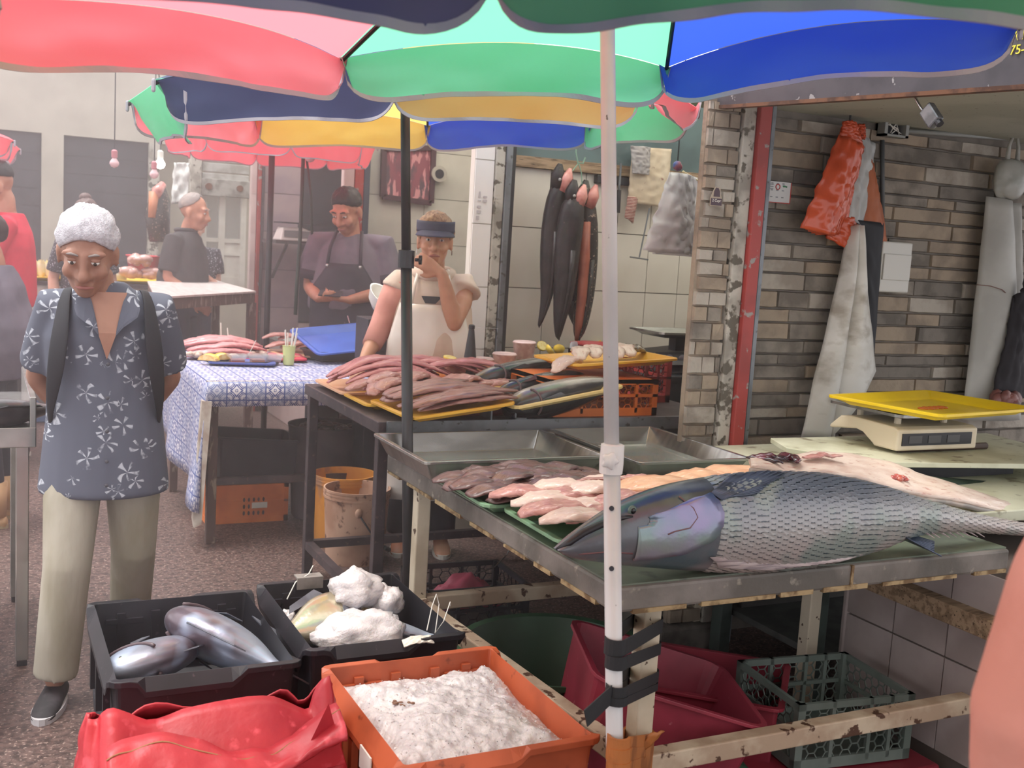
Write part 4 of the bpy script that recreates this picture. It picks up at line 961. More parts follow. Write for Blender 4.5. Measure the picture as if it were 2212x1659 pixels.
# silver fish in the first black box
whole_fish('silver_fish', 'silver fish with folded tail at the left side of the black box', (.42, 2.80, .39), .75, .38, .23, .11, m_silver, tilt=(1.15, .12), prof=deep, tailmat=m_stail)
whole_fish('silver_fish', 'bright silver fish with broad flank at the right of the black box', (.59, 2.80, .405), -1.0, .42, .27, .13, m_silver, tilt=(.95, .1), prof=deep, tailmat=m_stail)
whole_fish('silver_fish', 'silver fish underneath, between the two upper ones in the black box', (.51, 2.70, .315), .15, .32, .18, .08, m_silver, tilt=(1.3, 0), prof=deep, tailmat=m_stail)
whole_fish('silver_fish', 'brassy silver fish half covered by ice lumps', (.90, 2.93, .39), -2.75, .34, .19, .10, fish_mat('brassy_skin', '#8f7f62', '#c9bfa6', '#8f8f93', -.11, .11, noise_c='#b5a27c', rough=.22, metal=.5), tilt=(.9, 0), prof=deep, tailmat=m_stail)
whole_fish('silver_fish', 'grey pink fish under the ice at the right side of its box', (1.05, 2.83, .38), -.6, .30, .15, .08, m_silver, tilt=(1.2, 0), prof=deep, tailmat=m_stail)
# ---- ice
m_ice = mat('crushed_ice', '#d3cbca', .3, c2='#c2babb', ns=30, bump=.3, bs=120, sss=.2, coat=.2)
def ice_lump(label, c, r, sd):
    B = MB(); n, m = 28, 18; rg = []
    for i in range(m+1):
        th = pi*min(max(i/m, .02), .98); ring = []
        for k in range(n):
            ph = 2*pi*k/n; d = Vector((math.sin(th)*math.cos(ph), math.sin(th)*math.sin(ph), -math.cos(th)))
            q = 1+.28*N3(d*1.6+Vector((sd, 0, 0)))+.16*N3(d*4+Vector((sd, 3, 0)))+.07*N3(d*11)
            ring.append(Vector(c)+Vector((d.x*r[0], d.y*r[1], d.z*r[2]))*q)
        rg.append(ring)
    return one('ice_lump', label, 'ice', B.loft(rg), m_ice, smooth=True)
ice_lump('rounded ice lump at the back of the second black box', (1.0, 2.98, .46), (.085, .07, .06), 1)
ice_lump('largest ice lump lying on the brassy fish', (.935, 2.74, .425), (.125, .085, .055), 5)
ice_lump('icy clump beside the grey pink fish', (1.09, 2.96, .43), (.05, .06, .045), 9)
ice_lump('clear ice chunk in the back left corner of the second box', (.80, 2.99, .37), (.03, .035, .045), 12)
ice_lump('flat icy patch under the paper tag', (1.02, 2.64, .385), (.10, .04, .02), 15)
def heap(u, v):
    x = (u-.5)*.432; y = (v-.5)*.525; e = 1-max(abs(2*u-1), abs(2*v-1))**4
    z = .178 + .058*e + .016*N3((x*9, y*9, 1)) + .010*N3((x*26, y*26, 2)) + .004*N3((x*60, y*60, 3)) + .0025*N3((x*140, y*140, 5)) + .02*max(0, y/.25)*max(0, N3((x*14, y*6, 8)))
    return (x+.985, y+2.20, z+.20)
ice = one('ice_heap', 'heap of crushed ice filling the orange crate', 'ice', MB().grid(heap, 110, 120), m_ice, smooth=True)
ice['kind'] = 'stuff'
B = MB(); rr = random.Random(5)
for i in range(700):
    u, v = rr.uniform(.03, .97), rr.uniform(.03, .97); p = Vector(heap(u, v)); s = rr.uniform(.0015, .004)
    B.add([p+Vector((rr.uniform(-s, s), rr.uniform(-s, s), rr.uniform(-s*.3, s*1.2))) for _ in range(4)], [(0, 1, 2), (0, 2, 3), (0, 3, 1), (1, 3, 2)])
part('ice_grains', B, m_ice, ice, world=True, kind='stuff')
B = MB(); p = Vector(heap(.27, .62)); lumps(B, p, .028, 12, .005, 2, .4); part('brown_stain', B, mat('brown_dirt', '#7d5a48', .7), ice, world=True, kind='stuff')
B = MB()
for i in range(40):
    p = Vector(heap(rr.gauss(.45, .12), rr.gauss(.18, .12) % .9)); B.ell(p, (.0012, .0012, .001), 5, 3)
part('grit', B, mat('dark_grit', '#4a4440', .8), ice, world=True, kind='stuff')
# ------------------------------------------------------------------ small goods on the tables
m_lemon = mat('lemon_peel', '#e2c34a', .5, c2='#d4b13c', ns=20)
m_lemonin = mat('lemon_flesh', '#efdf9a', .35, c2='#e2c96c', ns=40)
def half_lemon(label, p, r=.026, rz=0, tilt=.5, group=None, mats=None):
    th = thing('half_lemon', label, 'lemon', p, rz, group); th.rotation_euler = (tilt, 0, rz)
    part('peel', MB().lathe([(.003, 0), (r*.6, r*.1), (r*.9, r*.4), (r, r*.8), (r*.96, r*.85)], n=16), m_lemon, th, smooth=True)
    part('flesh', MB().lathe([(r*.95, r*.84), (r*.8, r*.88), (r*.1, r*.87)], n=16), m_lemonin, th); return th
def wedge(label, p, rz, mt=None):
    B = MB(); n = 8; L = .05
    rg = [[(L*math.cos(pi*i/n), -.012*math.sin(pi*i/n), .028*math.sin(pi*i/n)) for i in range(n+1)], [(L*.92*math.cos(pi*i/n), .016, .004+.02*math.sin(pi*i/n)) for i in range(n+1)]]
    th = thing('orange_wedge', label, 'fruit wedge', p, rz, 'citrus wedges beside the ceviche')
    B = MB().loft([[(L*math.cos(a), -.02, .03*math.sin(a)) for a in [pi*i/n for i in range(n+1)]], [(L*math.cos(a), .02, .03*math.sin(a)) for a in [pi*i/n for i in range(n+1)]]])
    part('flesh', B, mat('orange_wedge_flesh', '#e3b067', .4, c2='#eccf95', ns=30), th); part('rind', MB().tube([(L*math.cos(a), -.021, .03*math.sin(a)) for a in [pi*i/n for i in range(n+1)]], .004, 6), m_lemon, th); return th
def cup(label, p, r=.05, h=.06, full='#b08a80', group=None):
    th = thing('food_cup', label, 'cup', p, 0, group)
    part('wall', MB().lathe([(r*.8, 0), (r*.82, 0), (r, h), (r*1.05, h), (r*1.05, h+.006), (r*.96, h+.006), (r*.78, .004)], n=28), mat('cup_plastic'+full, full, .3, c2='#c9a69c', ns=20, coat=.2), th, smooth=True, angle=.7)
    part('lid', MB().lathe([(r*1.03, h+.006), (r*.95, h+.012), (r*.7, h+.009), (.004, h+.010)], n=28), mat('cup_lid', '#d3b9b8', .25, c2='#c4a7a4', ns=9), th, smooth=True, angle=.7); return th
gp = one('goods_board', 'orange board raised behind the trays, carrying the food cups', 'board', MB().box2((1.72, 4.28, MZ+.002), (2.48, 4.58, .905)), mat('orange_board', '#c9742f', .6, c2='#b06325', ns=6))
cs = [((985, 812), .913, .058, .05, 'food cup with half a lemon on its lid, beside the black cone'), ((1042, 806), .913, .048, .06, 'food cup just right of the black cone'),
      ((1088, 800), .913, .057, .072, 'larger food cup in the middle of the cup row'), ((1131, 775), .957, .056, .075, 'tallest standing food cup at the end of the row')]
for (px, z, r, h, lb) in cs: cup(lb, PZ(*px, z-.004), r, h, group='food cups behind the yellow trays')
one('cup_riser', 'low tan carton under the last food cup', 'carton', MB().box((PZ(1131, 775, .93).x, PZ(1131, 775, .93).y, .929), (.14, .12, .046)), m_wood)
half_lemon('half a lemon lying on the lid of the nearest food cup', PZ(970, 783, .978), .03, .4, .2)
for i, (px, lb) in enumerate((((1168, 752), 'yellow lemon half behind the tall food cup'), ((1182, 760), 'lemon piece leaning on the tall food cup'), ((1207, 760), 'cut lemon on the plastic box'), ((1296, 750), 'lemon half beside the red basin'))):
    half_lemon(lb, PZ(*px, .98), .03, i*1.3, .9)
one('lemon_stand', 'tan carton carrying lemons behind the dark fish', 'carton', MB().box2((2.27, 4.28, .906), (2.5, 4.55, .965)), m_wood)
th = thing('clear_box', 'clear plastic box of brown shellfish beside the red basin', 'box', PZ(1285, 782, .965)); th.location.z = .966
part('food', lumps(MB(), (0, 0, .012), .045, 30, .012, 4), mat('brown_shellfish', '#8a6a52', .5, c2='#5d4636', ns=40), th, smooth=True)
part('box', pan(.13, .10, .055, .002, .012, .006, .01), mat('clear_plastic', '#cfd0d0', .1, alpha=.35), th)
th = thing('plastic_bag', 'small clear plastic bag standing among the lemons', 'bag', PZ(1238, 775, .966))
part('film', MB().grid(lambda u, v: ((.035+.012*N3((u*6, v*3, 0)))*(1-.5*v)*math.cos(2*pi*u), (.03+.012*N3((u*5, v*4, 3)))*(1-.5*v)*math.sin(2*pi*u), .085*v+.01*N3((u*8, v, 5))*v), 16, 8, True), mat('clear_film', '#c9cdd6', .15, alpha=.45), th, smooth=True)
th = thing('red_basin', 'red plastic basin behind the hanging black eels', 'basin', PZ(1290, 762, .97)); th.location.z = .955
part('bowl', MB().lathe([(.09, 0), (.095, .003), (.135, .055), (.145, .058), (.145, .064), (.128, .062), (.088, .008)], n=32), mat('red_basin_plastic', '#b5343c', .4), th, smooth=True, angle=.7)
th = thing('black_cone', 'tall black cone standing in front of the woman', 'cone', PZ(1013, 815, .906)); th.location.z = .906
part('body', MB().lathe([(.037, 0), (.037, .01), (.013, .21), (.012, .215)], n=20), m_black, th, smooth=True, angle=.7)
part('cap', MB().lathe([(.012, .215), (.014, .217), (.014, .232), (.008, .236)], n=16), m_black, th)
part('vane', MB().beam((.0, 0, .226), (.12, -.03, .222), .006, .0015), mat('clear_vane', '#c9c9c9', .2, alpha=.5), th)
# dark cabinet in the tiled stall carrying the black scale
one('stall_cabinet', 'black cabinet in the tiled stall under the black scale', 'cabinet', MB().box2((2.62, 4.25, 0), (3.5, 4.75, .93)), m_black, bevel=.005)
def scale_pan(th, z, w, d, rz=0):
    p = part('weighing_pan', pan(w, d, .03, .003, .03, .012, .03), m_steel, th); p.location = (0, 0, z); p.rotation_euler = (0, 0, rz); return p
q = PZ(1425, 792, .945)
th = thing('black_scale', 'black electronic scale with steel pan beside the stone pier', 'scale', (q.x+.08, q.y-.02, .93))
part('body', MB().add([(-.19, -.16, .0), (.17, -.16, 0), (.17, .16, 0), (-.19, .16, 0), (-.17, -.14, .055), (.15, -.06, .12), (.15, .15, .12), (-.17, .15, .09)], [(3, 2, 1, 0), (4, 5, 6, 7), (0, 1, 5, 4), (1, 2, 6, 5), (2, 3, 7, 6), (3, 0, 4, 7)]), m_black, th, bevel=.01)
dp = part('display_panel', MB().add([(-.20, -.165, .045), (.06, -.165, .045), (.06, -.115, .10), (-.20, -.115, .10)], [(0, 1, 2, 3)]), mat('dark_panel', '#2e2c34', .3), th, solid=.004)
for i in range(3): part('readout', MB().ell((-.14+.075*i, -.146, .076), (.022, .004, .018)), mat('readout_grey', '#77727d', .3), dp)
part('column', MB().box2((-.03, -.03, .1), (.03, .03, .17)), m_black, th)
scale_pan(th, .17, .40, .32)
# cream scale at the right with the yellow tray on its pan
th = thing('cream_scale', 'cream coloured shop scale standing on the pale board', 'scale', (2.985, 2.85, .872))
m_scl = mat('cream_scale_plastic', '#d9cdb5', .4, c2='#cfc2a8', ns=5)
W2, D2 = .19, .165
def yprof(y):
    t = (y+D2)/(2*D2); return t
rgs = []
for s in (-1, 1):
    pts = [(-D2, .012), (-D2, .085), (-D2+.02, .093), (D2-.10, .098), (D2-.05, .09), (D2, .05), (D2, .038), (D2-.05, .045), (D2-.13, .056), (-.0, .05), (-.05, .02), (-.06, .012)]
    rgs.append([(s*W2, y, z) for y, z in pts])
part('body', MB().loft(rgs), m_scl, th, bevel=.008)
pn = part('display_panel', MB().box2((-W2+.02, -D2-.003, .03), (W2-.03, -D2+.002, .072)), mat('display_black', '#26262a', .25), th)
for i in range(3): part('readout', MB().box2((-W2+.05+.09*i, -D2-.0045, .038), (-W2+.11+.09*i, -D2-.002, .064)), mat('lcd_grey', '#4b4b4d', .2), pn)
part('foot_bar', MB().tube([(-.15, -.13, .012), (.28, -.13, .012)], .0125, 10), mat('brown_rod', '#4b3c35', .5), th)
for x, y in ((-.12, .09), (.1, .09), (-.12, -.09), (.1, -.09)): part('pan_support', MB().tube([(x, y, .09), (x, y, .13)], .012, 10), m_scl, th)
pp = part('weighing_pan', pan(.40, .36, .018, .003, .02, .01, .03), m_steel, th); pp.location = (0, 0, .120)
yt = thing('yellow_serving_tray', 'bright yellow serving tray with faded red print on the cream scale', 'tray', (3.02, 2.755, 1.014), .16)
part('shell', pan(.60, .46, .03, .004, .035, .012, .03), mat('bright_yellow_plastic', '#ecca22', .35, c2='#e0bd1c', ns=4), yt, bevel=.0015)
m_rprint = mat('faded_red_print', '#c8702c', .5)
B = MB()
for i in range(5):
    c = (-.055+.028*i, 0); a0 = [2*pi*k/14 for k in range(15)]
    B.tube([(c[0]+.016*math.cos(a)*(1 if i != 1 else 1.2), c[1]+.018*math.sin(a)*(1 if i != 1 else 1.2), .0062) for a in a0], .0028, 4)
part('print', B, m_rprint, yt, smooth=True)
bd = [PZ(1672, 948, .87), PZ(1690, 968, .87), PZ(1810, 1012, .87), PZ(2260, 1006, .87), PZ(2300, 960, .87), PZ(1900, 940, .87)]
bd = [Vector((2.54, 3.03, .855)), Vector((2.47, 2.86, .855)), Vector((2.60, 2.60, .855)), Vector((3.5, 2.40, .855)), Vector((3.6, 3.0, .855))]
one('cutting_board', 'thick worn pale board under the cream scale', 'board', MB().poly([p for p in bd[::-1]][::-1], .017), MATS['worktop_pale'], bevel=.002)
one('board_riser', 'dark block propping the pale board above the worktop', 'block', MB().box2((2.75, 2.62, .801), (3.3, 2.9, .854)), m_black)
th = thing('tin_can', 'open round tin tucked under the edge of the pale board', 'tin', (2.56, 2.82, .801))
part('wall', MB().lathe([(.04, 0), (.042, 0), (.042, .045), (.0395, .046), (.0385, .004)], n=28), mat('tin_metal', '#a89a90', .3, metal=.6), th, smooth=True, angle=.6)
part('band', MB().lathe([(.0425, .008), (.043, .012), (.043, .028), (.0425, .032)], n=28, cap=False), mat('tin_red_band', '#a54a3c', .5), th)
# ---- goods on the oilcloth table
for i in range(7):
    fillet('oilclothlong', 'fish_fillet', 'long rose pink fillet heaped behind the old man on the oilcloth', 'fish fillet', 'rose fillets on the oilcloth', m_rose, (1.20+.03*R4.uniform(-1, 1), 6.22-.045*i, .80+.055*math.sin(pi*i/6)), .1+R4.uniform(-.1, .1), seed=i, L=.44, W=.13, T=.05, arch=.025, bend=.06)
tray('red_tray', 'red plastic tray under the ceviche plates', 'tray', (1.35, 5.95, .797), .55, .30, .02, mat('red_tray_plastic', '#c23a4c', .4), rz=-.1)
tray('blue_tray', 'flat blue tray below the ceviche portions', 'tray', (1.24, 5.72, .797), .34, .24, .02, mat('blue_tray_dark', '#3f4f8f', .4), rz=-.2)
tray('peach_tray', 'peach tray holding the rolled fillets at the far side of the oilcloth', 'tray', (1.75, 6.12, .797), .50, .36, .02, MATS['peach_tray'], rz=.05)
for i in range(6):
    fillet('mid', 'fish_piece', 'pink rolled fillet on the peach tray', 'fish fillet', 'rolled fillets on the peach tray', m_rose, (1.58+.09*(i % 3), 6.2+.06*(i//3), .83+.045*(i//3)), R4.uniform(-.2, .3), seed=i, L=.22, W=.10, T=.035, arch=.02, taper=.3)
whole_fish('split_fish', 'split brown and white fish on the peach tray', PZ(672, 722, .85)*.93+Vector((.12, .1, .06)), .05, .44, .09, .16, fish_mat('split_skin', '#cfc4b8', '#8d7d76', '#5d4f4c', -.05, .05, noise_c='#a58f88', rough=.3, metal=.05), prof=lng, tail=False, tilt=(-.5, 0))
bt_ = tray('blue_tray', 'bright blue tray tilted across a dark tub on the oilcloth', 'tray', (1.87, 5.93, .90), .56, .36, .03, mat('bright_blue_tray', '#3b5fb5', .35, c2='#3556a8', ns=4), rz=.22)
bt_.rotation_euler = (.30, -.08, .22)
one('dark_tub', 'dark plastic tub below the tilted blue tray', 'tub', pan(.44, .26, .06, .004, .02, .01, .03).xf(Matrix.Translation((1.86, 5.95, .797)) @ Matrix.Rotation(.22, 4, 'Z')), m_black)
m_cev = mat('ceviche', '#c3aca0', .5, c2='#a78d80', ns=60, c3='#6f6258', ns3=90)
for i, (px, lb) in enumerate((((432, 755), 'ceviche portion under the two lemon wedges'), ((488, 760), 'small ceviche portion in the middle'), ((545, 752), 'ceviche portion with the plastic forks'))):
    p = PZ(*px, .83); one('ceviche_portion', lb, 'food portion', lumps(MB(), (p.x*.97, p.y*.97, .818), .07, 26, .018, i+3), m_cev, smooth=True)
for i, (px, lb) in enumerate((((452, 738), 'upper orange wedge on the ceviche'), ((470, 745), 'lower orange wedge on the ceviche'), ((450, 778), 'orange wedge at the left of the black tray'), ((482, 776), 'orange wedge beside the sauce box'))):
    wedge(lb, PZ(*px, .86 if i < 2 else .82), .5+i)
bt2 = tray('black_tray', 'small black tray of sauce boxes at the front of the oilcloth', 'tray', PZ(523, 783, .798), .36, .22, .016, m_black, rz=-.02)
for i, (px, c, lb) in enumerate(((512, '#a8604e', 'sauce box of red sauce on the black tray'), (556, '#b0714e', 'middle sauce box with a white spoon'), (590, '#8a6a70', 'nearly clear sauce box beside the straw cup'))):
    p = PZ(px, 778, .82); t_ = thing('sauce_box', lb, 'sauce box', (p.x, p.y, .806)); part('box', pan(.10, .09, .045, .002, .012, .005, .01), MATS['clear_plastic'], t_); part('sauce', MB().box2((-.034, -.03, .004), (.034, .03, .02)), mat('sauce'+str(i), c, .3), t_)
sc = thing('straw_cup', 'pale yellow cup full of white straws', 'cup', PZ(623, 788, .798))
part('cup', MB().lathe([(.026, 0), (.028, .002), (.034, .10), (.036, .102), (.032, .1), (.025, .006)], n=24), mat('yellow_cup', '#dbe0a0', .35, transl=.3), sc, smooth=True, angle=.7)
for i in range(7):
    a = i*2.4; part('straw', MB().tube([(.012*math.cos(a), .012*math.sin(a), .01), (.034*math.cos(a)+.008, .03*math.sin(a), .17+.015*(i % 3))], .0035, 6), m_white, sc)
for i, (x0, y0, x1, y1) in enumerate(((478, 750, 477, 697), (496, 752, 491, 708), (536, 768, 553, 735), (530, 755, 560, 763))):
    a, b = PZ(x0, y0, .83), None; b = PD(x1, y1, float(np.dot(np.array(a)-CAM, FW)))
    one('plastic_fork', ('upright white plastic fork left of the others', 'upright white plastic fork right of its twin', 'white spoon leaning in the sauce box', 'white fork lying across the sauce boxes')[i], 'cutlery', MB().beam(a, b, .006, .003), m_white)
# basin and mug behind
q_ = PD(760, 715, 6.55)
th = thing('white_bowl', 'large white bowl held up behind the woman, showing its round rim', 'bowl', PD(832, 655, 5.6))
part('bowl', MB().lathe([(.05, -.05), (.09, -.02), (.115, .03), (.118, .032), (.108, .03), (.08, -.015)], n=28), m_white, th, smooth=True); th.rotation_euler = (.5, .5, 0)
one('bowl_stand', 'dark stand behind the woman carrying the white bowl', 'stand', MB().box2((th.location.x-.12, th.location.y-.1, 0), (th.location.x+.12, th.location.y+.1, th.location.z-.075)), m_black, bevel=.004)
th = thing('dark_mug', 'dark mug with a straw behind the blue tray', 'mug', PD(760, 715, 6.45))
part('mug', MB().lathe([(.045, -.05), (.048, -.048), (.048, .05), (.044, .05), (.042, -.04)], n=20), m_black, th, smooth=True, angle=.7)
part('straw', MB().tube([(0, 0, 0), (-.03, 0, .09)], .003, 6), mat('pink_straw', '#d9a8b0', .5), th)
one('mug_stand', 'dark stand carrying the mug and bowl behind the oilcloth table', 'stand', MB().box2((1.80, 5.62+.73, 0), (2.2, 6.50, PD(760, 715, 6.45).z-.051)), m_black, bevel=.004)
# ------------------------------------------------------------------ buckets and things under the tables
def bucket(label, p, r, h, mt, inner, handle=False):
    th = thing('bucket', label, 'bucket', p)
    part('body', MB().lathe([(r*.86, 0), (r*.87, .004), (r*.97, h*.88), (r, h*.88), (r, h*.91), (r*.985, h*.91), (r*.985, h*.93), (r, h*.93), (r, h*.955), (r*.985, h*.955), (r*.985, h*.97), (r*1.0, h*.97), (r*1.0, h), (r*.955, h), (r*.84, .012)], n=40), mt, th, smooth=True, angle=.5)
    if handle:
        pts = [(-r*.99*math.cos(a)*0+r*.35+.0, 0, 0) for a in (0,)]
        part('handle', MB().tube([(-r*.25, -r*.99, h*.74), (r*.1, -r*1.08, h*.5), (r*.5, -r*1.0, h*.3), (r*.75, -r*.8, h*.22)], .004, 6), m_black, th, smooth=True)
        part('handle_grip', MB().tube([(r*.6, -r*.95, h*.26), (r*.82, -r*.75, h*.20)], .011, 8), m_black, th)
        part('lug', MB().ell((-r*.25, -r*.99, h*.75), (.018, .012, .022)), mt, th, smooth=True)
    return th
bucket('yellow orange bucket with notched rim under the steel table', (1.60, 5.02, 0), .155, .35, mat('yellow_bucket', '#d08b38', .5, c2='#c07a30', ns=5, c3='#9a7054', ns3=10, lo3=.56, hi3=.68), None)
bucket('dirty cream bucket with wire handle in front of the yellow one', (1.575, 4.74, 0), .155, .345, mat('dirty_cream_bucket', '#c39d86', .6, c2='#a98069', ns=6, c3='#6b4a3c', ns3=26, lo3=.6, hi3=.68), None, True)
th = thing('waste_bin', 'dark bin of fish scraps beyond the black container', 'bin', (1.66, 5.55, 0))
part('body', MB().lathe([(.16, 0), (.17, .01), (.2, .48), (.205, .5), (.19, .5), (.15, .02)], n=28), mat('grey_brown_bin', '#4b4145', .6, c2='#3c3438', ns=6), th, smooth=True, angle=.6)
part('scraps', lumps(MB(), (0, 0, .47), .15, 26, .035, 3), m_dark, th, smooth=True)
crate_open('lattice_crate', 'orange crate on the floor under the oilcloth table', (1.24, 5.66, 0), .42, .34, .20, m_oc2, rz=.0, open_sides=())
o = bpy.data.objects[bpy.data.objects[-1].name]
oc3 = [x for x in COL.objects if x.get('label') == 'orange crate on the floor under the oilcloth table'][0]
part('front_wall', MB().box2((-.20, -.168, .012), (.20, -.160, .185)), m_oc2, oc3); part('side_wall', MB().box2((-.208, -.16, .012), (-.2, .16, .185)), m_oc2, oc3)
part('back_wall', MB().box2((-.20, .16, .012), (.20, .168, .185)), m_oc2, oc3); part('side_wall', MB().box2((.2, -.16, .012), (.208, .16, .185)), m_oc2, oc3)
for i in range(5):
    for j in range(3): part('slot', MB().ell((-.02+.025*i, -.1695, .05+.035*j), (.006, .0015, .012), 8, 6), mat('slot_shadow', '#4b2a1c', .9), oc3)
part('paper_label', MB().box((.06, -.171, .09), (.08, .001, .03)), m_white, oc3)
th = thing('black_tub', 'black plastic container leaning on the orange crate under the oilcloth table', 'container', (1.27, 5.62, .205)); th.rotation_euler = (0, .08, .06)
part('shell', pan(.46, .36, .24, .005, .03, .014, .04), mat('slate_plastic', '#2f313b', .5, c2='#383a44', ns=5), th, bevel=.002)
# below the fish table
m_maroon = mat('maroon_bin', '#8d2f3f', .45, c2='#7b2735', ns=5, c3='#a85d66', ns3=30, lo3=.68, hi3=.74)
tb = tray('maroon_bin', 'large maroon bin leaning on its side below the fish table', 'bin', (1.62, 2.42, .04), .50, .46, .33, m_maroon, rz=-.35, tilt=(0, .28), r=.06, flare=.04, rim=.012, t=.006)
tb2 = tray('red_box', 'dark red stacking box with handles behind the maroon bin', 'box', (2.02, 2.60, .0), .48, .40, .23, mat('dark_red_box', '#93303f', .45, c2='#7f2634', ns=5), rz=-.75, r=.03, flare=.015, rim=.016)
for x in (-.1, .12): part('handle_block', MB().box2((x-.035, -.207, .16), (x+.035, -.195, .20)), MATS['dark_red_box'], tb2, bevel=.004)
th = thing('green_basin', 'dark green round basin behind the maroon bin', 'basin', (1.62, 2.86, 0))
part('bowl', MB().lathe([(.2, 0), (.21, .01), (.30, .24), (.315, .245), (.315, .26), (.295, .255), (.2, .02)], n=36), mat('dark_green_plastic', '#35523c', .5, c2='#2c4632', ns=5), th, smooth=True, angle=.6)
gcr = crate_open('lattice_crate', 'grey plastic lattice crate under the table end', (2.30, 2.40, .06), .40, .34, .20, mat('grey_green_crate', '#6d7871', .5, c2='#5f6a63', ns=6), rz=-.12, cell=.034)
one('red_slab', 'flat dark red plastic base under the grey lattice crate', 'base', MB().box2((1.95, 2.15, .0), (2.55, 2.6, .055)), MATS['dark_red_box'], bevel=.01)
B = MB().grid(lambda u, v: (1.62+.34*u, 2.12+.2*v, .03+.13*math.sin(pi*u)*math.sin(pi*v)+.03*N3((u*7, v*7, 2))), 22, 16)
one('green_cloth', 'crumpled dark green plastic below the front rail', 'cloth', B, MATS['dark_green_plastic'], smooth=True, solid=.004)
bcr = crate_open('lattice_crate', 'black lattice crate with a pink bag under the steel table', (1.72, 3.80, 0), .42, .34, .20, m_black, rz=-.05, cell=.045)
B = MB().grid(lambda u, v: (1.56+.30*u, 3.68+.2*v, .10+.10*math.sin(pi*u)*math.sin(pi*v)+.04*N3((u*6, v*6, 2))), 20, 14)
one('pink_bag', 'crumpled pink plastic bag in the black lattice crate', 'bag', B, mat('pink_film', '#c45a70', .4, transl=.2), smooth=True, solid=.002)
a = Vector((1.74, 3.74, .22)); one('bent_wire', 'bent grey wire sticking out of the black lattice crate', 'wire', MB().tube([a, a+Vector((.08, 0, .02)), a+Vector((.14, .02, .06)), a+Vector((.17, .03, .11))], .003, 5), m_chrome)
# ------------------------------------------------------------------ red sack, ties, tags
def sack(u, v):
    a = 2*pi*u; ca, sa = math.cos(a), math.sin(a); e = .55
    x = math.copysign(abs(ca)**e, ca); y = math.copysign(abs(sa)**e, sa)
    k = 1.0+.10*math.sin(pi*min(v, .8)/.8) - .10*max(0, v-.8)*5*.4
    z = .50*v
    w_, d_ = .265*k, .20*k*(1-.96*max(0, (v-.55)/.45)**1.5)
    wr = .018*N3((ca*2, sa*2, v*3))+.010*N3((ca*6, sa*6, v*9))
    zz = z + (.05*N3((ca*2.4+4, sa*1.5, 1)) + .035*abs(ca)**3)*max(0, v-.6)/.4
    return (.45+x*(w_+wr), 2.235+y*(d_+wr)+.05*max(0, v-.7), zz-.02)
rs = thing('red_sack', 'red woven plastic sack with folded stitched top in front of the fish box', 'sack', (.45, 2.23, 0))
m_sack = mat('red_raffia', '#bd333c', .45, c2='#a92a34', ns=5, c3='#d5505a', ns3=22, lo3=.6, hi3=.7, bump=.25, bs=25, transl=.08)
part('body', MB().grid(sack, 72, 40, True), m_sack, rs, smooth=True, world=True, solid=.004)
def fold(u, v):
    x = .22+.47*u; y = 2.06-.03*v+.015*math.sin(9*u); top = .455+.03*math.sin(6.5*u+.4)+.045*max(0, u-.8)*5*.6
    return (x, y+.09-.035*math.sin(pi*v)-.05*v, top-.10*v*(.6+.4*math.sin(5*u+1))+.012*N3((u*9, v*4, 3)))
fd = part('folded_top', MB().grid(fold, 50, 10), m_sack, rs, smooth=True, world=True, solid=.005)
m_st = mat('stitch_thread', '#9a6a4a', .8)
part('stitch', MB().tube([Vector(fold(i/40, .12))+Vector((0, -.005, 0)) for i in range(41)], .0018, 5), m_st, fd, world=True)
part('stitch', MB().tube([Vector(sack(.64, .35+.5*i/20))+Vector((0, -.004, 0)) for i in range(21)], .002, 5), mat('dark_stitch', '#4a2522', .8), rs, world=True)
part('stitch', MB().tube([Vector(sack(.665, .3+.3*i/20))+Vector((0, -.004, 0)) for i in range(21)], .002, 5), MATS['dark_stitch'], rs, world=True)
pk = Vector((.655, 2.10, .47)); part('peak', MB().add([pk+Vector((-.06, .02, -.10)), pk+Vector((.05, .03, -.10)), pk+Vector((0, .0, .055)), pk+Vector((.0, .06, -.10))], [(0, 1, 2), (1, 3, 2), (3, 0, 2)]), m_sack, rs, world=True, solid=.004)
# black straps and orange ribbon tying the pole to the leg
lg1 = Vector((LX, 2.09, 0)); m_strap = mat('black_rubber_strap', '#1e1f22', .6)
st_ = thing('rubber_strap', 'black rubber strap wound round the white pole and the table leg', 'strap', (1.30, 2.02, .5))
def polept(z):
    return bs1 + (tp1-bs1)*((z-.02)/(tp1.z-.02))
def wrap(z0, z1, hh, extra=None):
    P = polept((z0+z1)/2); A = lg1; d = (A-P); d.z = 0; d.normalize(); nrm = Vector((d.y, -d.x, 0)); pts = []
    for i in range(9):
        a = pi/2+pi*i/8; pts.append((P+(nrm*math.sin(a)*0) + (d*math.cos(a)+nrm*math.sin(a))*.0215, z0))
    for i in range(9):
        a = -pi/2+pi*i/8; pts.append((A+(d*math.cos(a)+nrm*math.sin(a))*.036, z1))
    pts.append(pts[0]); B = MB(); rg = []
    for p, z in pts: rg.append([Vector((p.x, p.y, z-hh/2)), Vector((p.x, p.y, z+hh/2))])
    B.loft(rg, caps=False, closed=False); return B
zp = lambda py: PD(1330, py, 2.19).z
zl = lambda py: PY(1395, py, 2.06).z
for z0, z1, hh in ((zp(1392), zl(1358), .034), (zp(1424), zl(1408), .028), (zp(1488), zl(1468), .026), (zp(1506), zl(1490), .018)):
    part('turn', wrap(z0, z1, hh), m_strap, st_, world=True, solid=.003)
P = polept(zp(1490)); part('loose_end', MB().add([P+Vector((-.02, -.022, .02)), P+Vector((-.02, -.022, -.02)), P+Vector((-.075, -.03, -.055)), P+Vector((-.085, -.03, -.02))], [(0, 1, 2, 3)]), m_strap, st_, world=True, solid=.003)
